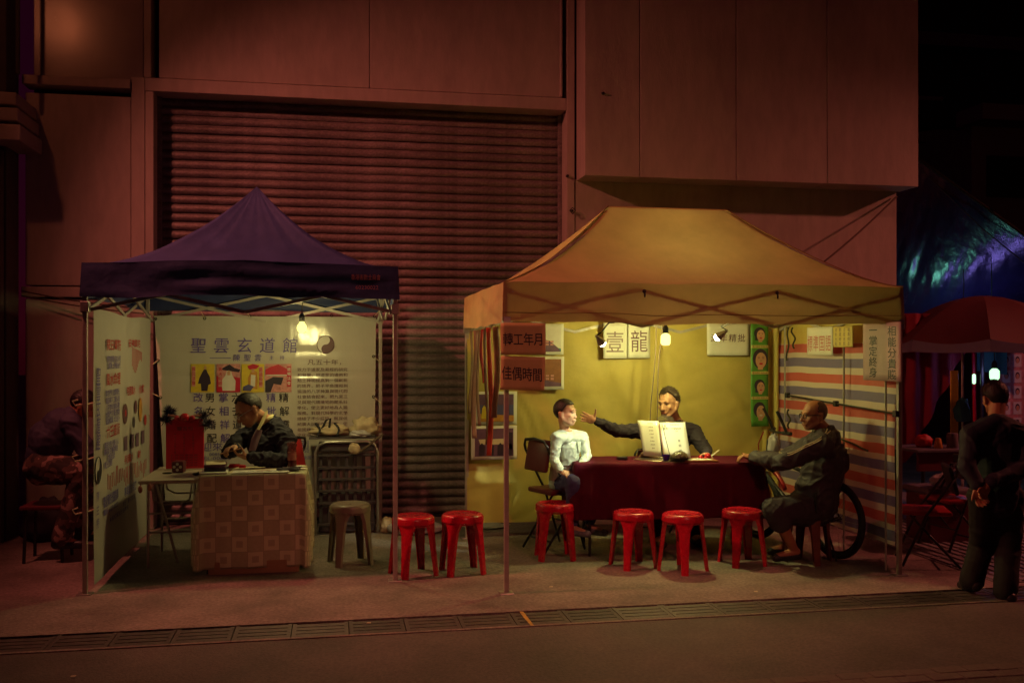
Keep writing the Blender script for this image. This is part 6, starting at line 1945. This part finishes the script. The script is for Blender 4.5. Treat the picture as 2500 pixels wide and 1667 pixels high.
for a_ in (an1, an2): body.cap(a_, a_ + V((.09, -.08, -.03)), .028, .024)
fuse('body', body, 'skin_child', t)
face_bits(t, H, mouth_open=True)
hair_cap(t, H, 'hair', std_line(61, 103, 144, 0), .0075, .0018, 5, strand=.007)
sh_ = MB()
sh_.cap(nk + V((0, .01, -.055)), chs, .072, .105); sh_.cap(chs, pel + V((0, 0, .03)), .112, .125); sh_.cap(shR, shL, .055, .055); sh_.cap(nk + V((0, .015, -.025)), shR, .048, .056); sh_.cap(nk + V((0, .015, -.025)), shL, .048, .056)
sh_.ell(chs + V((.0, -.02, .02)), (.10, .09, .10))
limb(sh_, [shR, elR, wrR - ldir(elR, wrR) * .015], [.052, .042, .032]); limb(sh_, [shL, elL, wrL - ldir(elL, wrL) * .015], [.052, .042, .032])
fuse('shirt', sh_, 'child_shirt', t, .006, 3, .0040, 13, 4)
cb = MB(); cb.tube([nk + V((.005, -.012, -.008)) + V((.5, .85, 0)) * .050 * math.sin(a) + V((.85, -.5, -.35)) * .055 * math.cos(a) for a in [2 * math.pi * k / 24 for k in range(24)]], .009, 6, closed=True); cb.build('neckline', 'maroon_vinyl', t)
fr = V((.80, -.60, 0)); cb = MB(); c0_ = chs + fr * .112
cb.add([c0_ + V((-.02, -.02, .085)), c0_ + V((.02, .01, .085)), c0_ + V((.012, .0, .0)), c0_ + V((-.004, -.01, -.012))], [(0, 1, 2, 3)]); cb.build('shirt_placket', 'child_shirt', t, solid=.008)
tr_ = MB(); limb(tr_, [pel, kn1, an1 + V((0, 0, .06))], [.10, .066, .05]); limb(tr_, [pel, kn2, an2 + V((0, 0, .06))], [.10, .066, .05]); fuse('jeans', tr_, 'jeans', t, .009, 3, .004, 16, 6)
for a_ in (an1, an2):
    so = MB(); so.cap(a_ + V((-.02, .015, -.03)), a_ + V((.11, -.09, -.04)), .038, .032); fuse('shoe', so, 'shoe_white', t, .008, 2)

# --- man in black stretching an arm to the child
t = thing('person', 'man in a black shirt behind the red table reaching out to the child', 'person', (3.03, 8.68, 0))
H = Frame(P(1632, 985, 8.55), (-.78, -.62, -.10), (-.06, 0, 1), 1.10)
nk = P(1648, 1030, 8.62)
shR, shL = P(1590, 1052, 8.55), P(1693, 1055, 8.60)
elR, wrR = P(1508, 1052, 8.46), P(1454, 1027, 8.36)
elL, wrL = P(1722, 1098, 8.42), P(1726, 1110, 8.16)
chs, pel = P(1642, 1085, 8.62), V((3.04, 8.66, .50))
body = MB(); head_shapes(body, H, .003)
body.cap(H(0, -.03, -.05), nk, .056, .058); body.cap(nk, chs, .07, .11); body.cap(chs, pel, .12, .12)
limb(body, [nk, shR, elR, wrR], [.05, .046, .035, .025]); limb(body, [nk, shL, elL, wrL], [.05, .046, .035, .025])
hand(body, wrR, (-.96, -.1, .32), (-.15, -.95, -.1), (.35, -.1, .9), (6, 12), 7, 1.05, (.10, 1.0, .05))
hand(body, wrL, (-.15, -.9, -.1), (-.5, 0, -.8), (-.7, -.2, .4), (40, 45), 4, 1.05, (.7, .6, .4))
kn1, kn2 = V((2.9, 8.3, .48)), V((3.22, 8.3, .48)); an1, an2 = V((2.88, 8.32, .08)), V((3.24, 8.34, .08))
limb(body, [pel, kn1, an1], [.08, .055, .036]); limb(body, [pel, kn2, an2], [.08, .055, .036])
for a_ in (an1, an2): body.cap(a_, a_ + V((0, -.13, -.035)), .04, .035)
fuse('body', body, 'skin', t)
face_bits(t, H)
hair_cap(t, H, 'hair_brown', std_line(50, 90, 136, 14), .009, .004, 9, .006, strand=.024)
sh_ = MB()
sh_.cap(nk + V((0, .0, -.055)), chs, .10, .145); sh_.cap(chs, pel + V((0, 0, .02)), .15, .16); sh_.cap(shR, shL, .075, .075); sh_.cap(nk + V((0, .015, -.03)), shR, .07, .076); sh_.cap(nk + V((0, .015, -.03)), shL, .07, .076); sh_.ell(chs + V((0, 0, .03)), (.18, .13, .13))
limb(sh_, [shR, elR, wrR - ldir(elR, wrR) * .02], [.078, .060, .042]); limb(sh_, [shL, elL, wrL - ldir(elL, wrL) * .02], [.078, .060, .042])
fuse('shirt', sh_, 'black_shirt', t, .008, 4, .006, 12, 8)
cb = MB(); cb.tube([nk + V((0, -.005, -.005)) + XR * .066 * math.sin(a) - YR * .062 * math.cos(a) + ZU * (-.012 * math.cos(a)) for a in [2 * math.pi * k / 24 for k in range(24)]], .014, 6, closed=True); cb.build('collar', 'black_shirt', t, smooth=True)
tr_ = MB(); limb(tr_, [pel, kn1, an1 + V((0, 0, .03))], [.13, .085, .065]); limb(tr_, [pel, kn2, an2 + V((0, 0, .03))], [.13, .085, .065]); fuse('trousers', tr_, 'black_trousers', t, .012, 3)
for a_ in (an1, an2):
    so = MB(); so.cap(a_ + V((0, .03, -.035)), a_ + V((0, -.15, -.04)), .045, .038); fuse('shoe', so, 'shoe', t, .010, 2)
b = MB(); p_ = wrL + V((.02, -.08, .0)); b.tube([p_ + V((-.02, 0, -.01)), p_ + V((.07, .01, .05))], .006, 6); tag(b.build('pen', 'piping'), 'pale pen held by the man in black', 'pen')

# --- old man at the end of the table
t = thing('person', 'bald old man in a dark track jacket sitting at the end of the red table', 'person', (3.86, 7.46, 0))
H = Frame(P(1987, 1014, 7.44), (-.995, -.03, -.02), (0, 0, 1), 1.06)
nk = P(2012, 1052, 7.46)
shL, shR = P(2007, 1084, 7.28), P(1996, 1080, 7.66)
elL, wrL = P(1912, 1128, 7.36), P(1838, 1116, 7.72)
elR, wrR = P(1890, 1130, 7.85), P(1868, 1122, 8.02)
chs, pel = P(2012, 1140, 7.46), P(1990, 1238, 7.48)
body = MB(); head_shapes(body, H, .004)
body.cap(H(0, -.03, -.05), nk, .056, .062); body.cap(nk, chs, .07, .12); body.cap(chs, pel, .13, .13)
limb(body, [nk, shL, elL, wrL], [.05, .046, .036, .025]); limb(body, [nk, shR, elR, wrR], [.05, .046, .036, .025])
hand(body, wrL, (-.9, .35, .08), (.0, .1, -1), (.3, .9, 0), (34, 40), 5, 1.05, (.8, .5, -.2)); hand(body, wrR, (-.9, .1, .0), (0, .1, -1), (-.2, -.9, 0), (34, 40), 5, 1.05)
kn1, kn2 = P(1893, 1246, 7.28), P(1888, 1240, 7.62); an1, an2 = P(1938, 1340, 7.36), P(1925, 1325, 7.62)
limb(body, [pel, kn1, an1], [.085, .058, .036]); limb(body, [pel, kn2, an2], [.085, .058, .036])
body.ell(kn1.lerp(an1, .35) + V((.02, 0, 0)), (.05, .045, .08))
for a_ in (an1, an2): body.cap(a_ + V((.02, 0, -.02)), a_ + V((-.14, .0, -.055)), .036, .030)
fuse('body', body, 'skin_tan', t)
face_bits(t, H, 'hair_grey')
hair_cap(t, H, 'hair_grey', lambda az, th, n_: math.degrees(az) > 82 - .25 * max(0, th - 60) + 6 * n_ and 34 + 8 * n_ < th < 132 and not (th > 92 and math.degrees(az) < 108), .0016, .0006, 12, strand=.003)
jk = MB()
jk.cap(nk + V((.01, 0, -.05)), chs, .115, .165); jk.cap(chs, pel + V((.0, 0, .02)), .170, .175); jk.cap(shL, shR, .082, .082); jk.cap(nk + V((.015, 0, -.02)), shL, .078, .090); jk.cap(nk + V((.015, 0, -.02)), shR, .078, .090); jk.ell(chs + V((.05, 0, .06)), (.15, .18, .17)); jk.ell(pel + V((-.02, 0, .05)), (.19, .19, .13))
jk.ell(chs.lerp(pel, .55) + V((-.06, 0, 0)), (.13, .17, .15))
limb(jk, [shL, elL, wrL - ldir(elL, wrL) * .03], [.092, .074, .055]); limb(jk, [shR, elR, wrR - ldir(elR, wrR) * .03], [.09, .072, .055])
jacket = fuse('track_jacket', jk, 'track_jacket', t, .008, 4, .009, 8, 11)
bpy.context.view_layer.update()
cb = MB(); cb.tube([nk + V((-.012, 0, -.004)) + YR * .080 * math.sin(a) - XR * .080 * math.cos(a) + ZU * (.004 - .034 * math.cos(a)) for a in [2 * math.pi * k / 24 for k in range(24)]], .021, 6, closed=True); cb.build('collar', 'track_jacket', t, smooth=True)
# pale double piping down the sleeve
pp_ = MB()
s0, s1, s2, s3 = nk + V((-.03, -.07, -.035)), shL + V((-.045, -.045, .068)), elL + V((-.005, -.045, .062)), wrL + V((.11, -.07, .040))
s1, s2, s3 = shL + V((-.04, -.07, .07)), elL + V((0, -.05, .06)), wrL + V((.09, -.055, .045))
for dz in (0.0, -.02):
    line_ = []
    for i in range(25):
        u_ = i / 24
        q_ = (s0.lerp(s1, u_ / .25) if u_ < .25 else s1.lerp(s2, (u_ - .25) / .45) if u_ < .7 else s2.lerp(s3, (u_ - .7) / .3)) + V((0, -.004, dz))
        ok_, hit_, nn_, _i = jacket.closest_point_on_mesh(q_ - org(t))
        line_.append(hit_ + org(t) + nn_ * .004)
    for _r in range(3): line_ = [line_[0]] + [(line_[i-1] + line_[i] * 2 + line_[i+1]) / 4 for i in range(1, 24)] + [line_[24]]
    pp_.tube(line_, .0048, 5)
pp_.build('sleeve_piping', 'piping', t)
zp = MB(); zp.bevbox(pel + V((-.10, -.205, -.02)), pel + V((-.085, -.185, .16)), .004); zp.build('pocket_zip', 'black_plastic', t)
tr_ = MB(); limb(tr_, [pel + V((0, 0, -.02)), kn1], [.15, .098]); limb(tr_, [kn1, kn1.lerp(an1, .28)], [.098, .092]); limb(tr_, [pel + V((0, 0, -.02)), kn2], [.15, .098]); limb(tr_, [kn2, kn2.lerp(an2, .28)], [.098, .092]); fuse('shorts', tr_, 'shorts', t, .010, 3, .006, 10, 13)
for a_ in (an1, an2):
    so = MB(); so.cap(a_ + V((.03, 0, -.055)), a_ + V((-.16, 0, -.065)), .036, .034); fuse('shoe', so, 'shoe', t, .008, 2)
gl = MB()
for s_ in (-1, 1):
    gl.tube([H(s_ * .034 + .024 * math.cos(a), .101 - .25 * abs(s_ * .034 + .024 * math.cos(a)) ** 1.3, -.002 + .017 * math.sin(a)) for a in [2 * math.pi * k / 16 for k in range(16)]], .0028, 5, closed=True)
    gl.tube([H(s_ * .058, .094, .006), H(s_ * .084, .03, .008), H(s_ * .088, -.015, .004)], .0036, 5)
gl.build('glasses', 'black_plastic', t)

# --- passer-by walking away with hands behind the back
t = thing('person', 'dark-dressed passer-by walking away with hands clasped behind', 'person', (4.62, 6.2, 0))
H = Frame(P(2428, 972, 6.30), (.18, .95, -.20), (0, .2, 1), 1.0)
nk = P(2432, 1028, 6.22)
shL, shR = P(2372, 1062, 6.24), P(2495, 1062, 6.20)
elL, elR = P(2362, 1138, 6.12), P(2508, 1140, 6.08)
wrL, wrR = P(2388, 1188, 6.02), P(2412, 1180, 6.00)
chs, pel = P(2435, 1095, 6.26), P(2432, 1212, 6.18)
hpL, hpR = pel + V((-.09, 0, 0)), pel + V((.09, .0, 0))
knL, knR = P(2398, 1330, 6.34), P(2462, 1340, 6.20); anL, anR = P(2372, 1418, 6.28), P(2455, 1442, 6.10)
body = MB(); head_shapes(body, H)
body.cap(H(0, -.03, -.05), nk, .055, .060); body.cap(nk, chs, .07, .12); body.cap(chs, pel, .12, .12)
limb(body, [nk, shL, elL, wrL], [.05, .046, .036, .026]); limb(body, [nk, shR, elR, wrR], [.05, .046, .036, .026])
hand(body, wrL, (.10, -.10, -1), (-.2, -1, 0), (-1, 0, 0), (24, 30), 5, 1.0, (.8, .5, .1)); hand(body, wrR, (-.45, -.05, -.8), (.1, -1, .1), (-.8, 0, .4), (24, 30), 5, 1.0, (.8, .4, .1))
limb(body, [hpL, knL, anL], [.08, .055, .036]); limb(body, [hpR, knR, anR], [.08, .055, .036])
body.cap(anL, anL + V((.02, .13, -.05)), .036, .032); body.cap(anR, anR + V((.05, .14, -.05)), .036, .032)
fuse('body', body, 'skin_tan', t)
face_bits(t, H)
hair_cap(t, H, 'hair', std_line(60, 92, 140, 0), .011, .003, 15)
sh_ = MB()
sh_.cap(nk + V((0, .0, -.055)), chs, .105, .155); sh_.cap(chs, pel + V((0, 0, .0)), .16, .155); sh_.cap(shL, shR, .075, .075); sh_.cap(nk + V((0, -.02, -.01)), shL, .072, .08); sh_.cap(nk + V((0, -.02, -.01)), shR, .072, .08); sh_.ell(chs + V((0, -.01, .0)), (.20, .14, .17))
limb(sh_, [shL, elL, wrL - ldir(elL, wrL) * .02], [.082, .064, .048]); limb(sh_, [shR, elR, wrR - ldir(elR, wrR) * .03], [.082, .064, .048])
fuse('shirt', sh_, 'navy_shirt', t, .008, 4, .006, 6, 17)
cb = MB(); cb.tube([nk + V((0, .0, .006)) + XR * .070 * math.sin(a) + YR * .066 * math.cos(a) for a in [2 * math.pi * k / 24 for k in range(24)]], .017, 6, closed=True); cb.build('collar', 'collar_orange', t, smooth=True)
tr_ = MB(); tr_.cap(hpL, hpR, .12, .12); limb(tr_, [hpL, knL, anL + V((0, 0, .0))], [.115, .088, .078]); limb(tr_, [hpR, knR, anR + V((0, 0, .0))], [.115, .088, .078]); fuse('trousers', tr_, 'black_trousers', t, .010, 3, .006, 6, 19)
so = MB(); so.cap(anL + V((0, -.05, -.02)), anL + V((.02, .13, -.06)), .044, .040); fuse('shoe', so, 'shoe', t, .008, 2)
so = MB(); so.cap(anR + V((0, -.05, -.035)), anR + V((.07, .15, -.045)), .044, .040); fuse('shoe', so, 'shoe', t, .008, 2)

# --- hunched sitter half hidden behind the blue tent
t = thing('person', 'hunched person in a blue shirt and camouflage trousers behind the side banner', 'person', (-2.38, 8.75, 0))
Y_ = 8.72
H = Frame(P(203, 990, Y_), (.80, .15, -.55), (.4, 0, 1), 1.02)
nk, chs, pel = P(180, 1012, Y_), P(150, 1045, Y_ + .02), P(112, 1130, Y_ + .02)
shN, shF = P(172, 1035, Y_ - .17), P(168, 1030, Y_ + .18)
elN, wrN = P(215, 1105, Y_ - .18), P(235, 1150, Y_ - .05); elF, wrF = P(215, 1100, Y_ + .15), P(240, 1150, Y_ + .05)
kn1, kn2 = P(205, 1150, Y_ - .12), P(215, 1150, Y_ + .14); an1, an2 = P(150, 1318, Y_ - .14), P(205, 1300, Y_ + .12)
body = MB(); head_shapes(body, H); body.cap(H(0, -.03, -.05), nk, .055, .060); body.cap(nk, chs, .07, .12); body.cap(chs, pel, .12, .13)
limb(body, [nk, shN, elN, wrN], [.05, .046, .036, .026]); limb(body, [nk, shF, elF, wrF], [.05, .046, .036, .026])
hand(body, wrN, (.3, .2, -.9), (0, 1, 0), (1, 0, .2)); hand(body, wrF, (.3, -.2, -.9), (0, -1, 0), (1, 0, .2))
limb(body, [pel, kn1, an1], [.085, .058, .036]); limb(body, [pel, kn2, an2], [.085, .058, .036])
for a_ in (an1, an2): body.cap(a_, a_ + V((.13, 0, -.035)), .036, .032)
fuse('body', body, 'skin_tan', t)
hair_cap(t, H, 'hair', std_line(60, 92, 140, 0), .011, .003, 15)
sh_ = MB(); sh_.cap(nk + V((-.02, 0, -.05)), chs, .12, .17); sh_.cap(chs, pel + V((0, 0, .06)), .175, .165); sh_.cap(shN, shF, .085, .085); sh_.ell(chs.lerp(pel, .4) + V((-.04, 0, .02)), (.17, .2, .19))
limb(sh_, [shN, elN, elN.lerp(wrN, .4)], [.088, .07, .06]); limb(sh_, [shF, elF, elF.lerp(wrF, .4)], [.088, .07, .06]); fuse('shirt', sh_, 'blue_shirt', t, .008, 4, .006, 5, 21)
tr_ = MB(); tr_.cap(pel + V((0, -.09, -.03)), pel + V((0, .09, -.03)), .15, .15); limb(tr_, [pel + V((0, -.08, -.03)), kn1, an1 + V((0, 0, .02))], [.145, .10, .075]); limb(tr_, [pel + V((0, .08, -.03)), kn2, an2 + V((0, 0, .02))], [.145, .10, .075]); fuse('camouflage_trousers', tr_, 'camouflage', t, .009, 3, .006, 6, 23)
for a_ in (an1, an2):
    so = MB(); so.cap(a_ + V((-.04, 0, -.03)), a_ + V((.15, 0, -.04)), .045, .038); fuse('shoe', so, 'shoe', t, .010, 2)
tk = thing('camp_stool', 'low dark stool under the hunched person', 'stool', (pel.x + .03, Y_ + .02, 0))
b = MB(); b.bevbox((pel.x - .16, Y_ - .16, .44), (pel.x + .20, Y_ + .20, .475), .01); b.build('seat', 'maroon_vinyl', tk)
for x in (-.13, .17):
    for y in (-.13, .17):
        b = MB(); b.tube([(pel.x + x, Y_ + y, .0), (pel.x + x * .9, Y_ + y * .9, .44)], .014, 8); b.build('leg', 'dark_metal', tk)
crumple('dark_bundle', 'bag_dark', G(95, 1330) + V((0, .25, .16)), (.20, .16, .22), 51, 'dark shapeless bundle on the ground beside the hunched person', 'bundle', .3)
# ------------------------------------------------------------------ next stall at the right
tp = thing('blue_tarpaulin', 'large shiny dark blue tarpaulin sloping down over the next stall', 'tarpaulin', (8.2, 11.2, 0))
A_, B_ = P(2150, 322, 10.9), P(2620, 660, 10.4)
C_, D_ = P(2620, 830, 11.9), P(2110, 830, 11.9)
def tarp_big(u, v):
    p_ = A_.lerp(B_, u).lerp(D_.lerp(C_, u), v)
    n_ = .055 * nz(u * 9 + v * 2.5, v * 1.6, 3) + .030 * nz(u * 22 + v * 5, v * 3, 8) + .012 * nz(u * 50, v * 22, 5)
    return p_ + V((0, -1, .4)) * n_
b = MB(); b.grid(tarp_big, 90, 50); b.build('sheet', 'tarp_blue', tp, smooth=True)
# the left part falls straight behind the wall edge
A2, B2 = P(2176, 470, 10.95), P(2240, 385, 10.95)
b = MB(); b.tube([A_, B_], .02, 6); b.build('edge_rope', 'cord', tp)
b = MB(); b.tube([P(2245, 412, 10.85), P(2400, 560, 10.75), P(2560, 690, 10.6)], .008, 5); b.build('seam_cord', 'umbrella_trim', tp)
for (x, y) in ((9.6, 10.4), (9.6, 12.0)):
    b = MB(); b.tube([(x, y, 0), (x, y, 3.6)], .03, 8); b.build('pole', 'dark_metal', tp)
# red umbrella
um = thing('red_umbrella', 'big dark red umbrella with pale hem over the next stall', 'umbrella', (7.25, 9.75, 0))
uc = P(2398, 722, 9.75); ur = 1.05
zE = P(2230, 830, 9.75).z
n8 = 8
for k in range(n8):
    q = MB()
    a0, a1 = 2 * math.pi * (k + .28) / n8, 2 * math.pi * (k + 1.28) / n8
    def um_fn(u, v):
        r_ = ur * v
        e0, e1 = V((math.cos(a0), math.sin(a0), 0)), V((math.cos(a1), math.sin(a1), 0))
        d_ = e0.lerp(e1, u)
        z = uc.z - (uc.z - zE) * v ** 1.9 + .05 * math.sin(math.pi * u) * v ** 2 * -1
        return V((uc.x, uc.y, z)) + d_ * r_
    q.grid(um_fn, 8, 10); pn_ = q.build('canopy_panel', 'umbrella_red', um, smooth=True)
    h_ = MB()
    def hem(u, v):
        p_ = um_fn(u, 1.0); return p_ + V((0, 0, -.13 * v + .035 * math.sin(math.pi * u) * v * 1.0))
    h_.grid(hem, 8, 2); h_.build('hem', 'umbrella_trim', pn_, smooth=True)
    r_ = MB(); r_.tube([um_fn(0, t / 8) + V((0, 0, -.012)) for t in range(9)], .008, 5); r_.build('rib', 'dark_metal', um)
b = MB(); b.tube([(uc.x, uc.y, 0), (uc.x, uc.y, uc.z)], .02, 8); b.build('pole', 'dark_metal', um)
# red curtain with a slanting hem
cu = MB()
def cur(u, v):
    top = P(2200, 765, 9.9).lerp(P(2370, 765, 9.9), u)
    yb = 1130 - 300 * max(0, (u - .08)) / .92
    bot = P(2200 + 170 * u, yb, 9.9)
    p_ = top.lerp(bot, v)
    return p_ + V((0, .03 * math.sin(u * 26) + .02 * nz(u * 8, v * 3), 0))
cu.grid(cur, 60, 16); tag(cu.build('red_curtain', 'curtain_red', smooth=True), 'dark red curtain drawn aside at the edge of the next stall', 'curtain')
# lamps of the next stall
cb_ = P(2428, 914, 9.55)
bulb_lamp('hanging_bulb', 'glowing green white bulb hanging in the next stall above the passer-by', 'light bulb', cb_, .052, 'bulb_cyan', (cb_.x, 9.55, 2.35), 'stubby', 10, (0.36, 0.30, 1.0))
vb = P(2420, 765, 11.0)
bulb_lamp('hanging_bulb', 'violet bulb hidden behind the red umbrella', 'light bulb', vb, .055, 'bulb_violet', (vb.x, 11.0, vb.z + .7), 'globe', 5, (0.30, 0.22, 1.0))
ib = P(2352, 752, 11.05)
bulb_lamp('hanging_bulb', 'pale ice green bulb hidden behind the red umbrella', 'light bulb', ib, .04, 'bulb_ice', (ib.x, 11.05, ib.z + .5), 'globe', 5, (0.25, 1.0, 0.75))
t_ = P(2378, 925, 9.9)
tb2 = thing('fluorescent_tube', 'slim upright tube light with red casing inside the next stall', 'tube light', tuple(t_))
b = MB(); b.lathe([(.0005, -.06), (.018, -.05), (.02, 0), (.018, .05), (.0005, .06)], t_, 12); b.build('lamp', 'bulb_cyan', tb2, smooth=True)
b = MB(); b.tube([t_ + V((.03, .03, -.5)), t_ + V((.01, .03, .45))], .02, 8); b.build('casing', 'red_plastic', tb2)
# poster wall, sheets and counter
pw = thing('poster_wall', 'pale board covered with small portrait prints inside the next stall', 'poster board', (8.2, 10.3, 0))
pa, pb = P(2440, 860, 10.3), P(2600, 1090, 10.3)
b = MB(); b.box((pa.x, 10.3, pb.z), (pb.x, 10.33, pa.z)); b.build('board', 'print_pink', pw)
for i in range(6):
    for j in range(5):
        c_ = V((pa.x + .09 + i * .15, 10.297, pa.z - .10 - j * .19))
        q = MB(); rect(q, c_, XR, ZU, .11, .15, .002); o = q.build('print', 'paper_white', pw)
        q = MB(); disc(q, c_ + ZU * .01, XR, ZU, .03, .042, .004, 14); q.build('hair_print', 'print_dark', o)
        q = MB(); disc(q, c_, XR, ZU, .022, .032, .0055, 14); q.build('face_print', 'print_skin', o)
sheet('teal_sheet', 'teal_sheet', lambda u, v: P(2385 + 75 * u, 905 - 85 * v + 10 * u, 10.15) + V((0, .02 * math.sin(u * 9), 0)), 14, 10, 'teal cloth hung behind the bulb in the next stall', 'cloth sheet')
sheet('blue_drop_sheet', 'tarp_blue', lambda u, v: P(2440 + 120 * u, 800 + (30 + 70 * u) * v, 10.05) + V((0, .02 * math.sin(u * 9), 0)), 14, 10, 'blue plastic sheet hanging beside the teal cloth', 'cloth sheet')
ct = thing('stall_counter', 'dark counter with a pale top edge in the next stall', 'counter', (6.35, 9.0, 0))
k0, k1 = P(2262, 1098, 8.7), P(2365, 1098, 8.7)
b = MB(); b.bevbox((k0.x - .1, 8.7, k0.z - .03), (k1.x + .5, 9.3, k0.z), .006); b.build('counter_top', 'umbrella_trim', ct)
b = MB(); b.bevbox((k0.x - .06, 8.74, k0.z - .22), (k1.x + .46, 8.78, k0.z - .031), .004); b.build('apron', 'maroon_vinyl', ct)
for x in (k0.x, k1.x + .4):
    for y in (8.76, 9.24):
        b = MB(); b.tube([(x, y, 0), (x, y, k0.z - .03)], .018, 8); b.build('leg', 'dark_metal', ct)
pc = P(2325, 1078, 8.85)
b = MB(); b.lathe([(.05, 0), (.055, .01), (.055, .14), (.05, .15), (.0005, .15)], (pc.x, 8.85, k0.z), 18); tag(b.build('tin', 'far_wall', smooth=50), 'round tin standing on the counter of the next stall', 'tin')
b = MB(); b.lathe([(.04, 0), (.045, .01), (.03, .08), (.025, .10), (.0005, .10)], (pc.x - .16, 8.85, k0.z), 16); tag(b.build('jar', 'print_orange', smooth=50), 'small orange jar beside the tin on the counter', 'jar')
crumple('red_parcel', 'strip_red', (pc.x - .26, 8.95, k0.z + .06), (.09, .06, .07), 61, 'red wrapped parcel on the counter of the next stall', 'parcel', .25)
yp_ = P(2330, 1000, 9.5); b = MB(); b.bevbox((yp_.x - .04, 9.5, .8), (yp_.x + .05, 9.52, 1.55), .004); tag(b.build('yellow_post', 'print_yellow'), 'flat yellow upright inside the next stall', 'post')
sp2 = P(2350, 980, 9.3); b = MB(); b.tube([(sp2.x, 9.3, 0), (sp2.x, 9.3, 1.9)], .014, 8); tag(b.build('stall_pole', 'steel'), 'thin steel pole inside the next stall', 'pole')
crumple('draped_cloth', 'teal_sheet', P(2350, 1005, 9.28), (.09, .05, .13), 63, 'pale cloth hanging on the steel pole of the next stall', 'cloth', .3)
# cloth-covered box with a plastic bag
bx_c = P(2318, 1192, 7.95)
bxx = thing('covered_box', 'low box under a dark cloth with a pale edge beside the folding chairs', 'box', (bx_c.x, 8.1, 0))
b = MB(); b.bevbox((bx_c.x - .22, 7.93, .0), (bx_c.x + .20, 8.30, bx_c.z - .01), .02); b.build('body', 'maroon_vinyl', bxx)
vv, uu, ff = drape(bx_c.x - .23, bx_c.x + .21, 7.91, 8.32, bx_c.z, (.09, .12, .05, .05), 26, .02, 5)
cloth_obj('cover', 'umbrella_trim', (vv, uu, ff), None, None, bxx)
for o_ in bxx.children:
    if o_.name.startswith('cover'): o_.location = -org(bxx)
bgp = P(2300, 1168, 8.05)
tb3 = thing('plastic_bag', 'pale violet plastic bag with looped handles on the covered box', 'bag', (bgp.x, 8.05, bx_c.z))
crumple('body', 'bag_white', (bgp.x, 8.05, bx_c.z + .06), (.11, .07, .06), 71, None, None, .35, tb3)
b = MB(); b.tube([(bgp.x + .04, 8.05, bx_c.z + .08), (bgp.x + .12, 8.05, bx_c.z + .15), (bgp.x + .19, 8.05, bx_c.z + .20), (bgp.x + .20, 8.05, bx_c.z + .10), (bgp.x + .21, 8.05, bx_c.z + .02)], .010, 5); b.build('handle', 'bag_white', tb3)
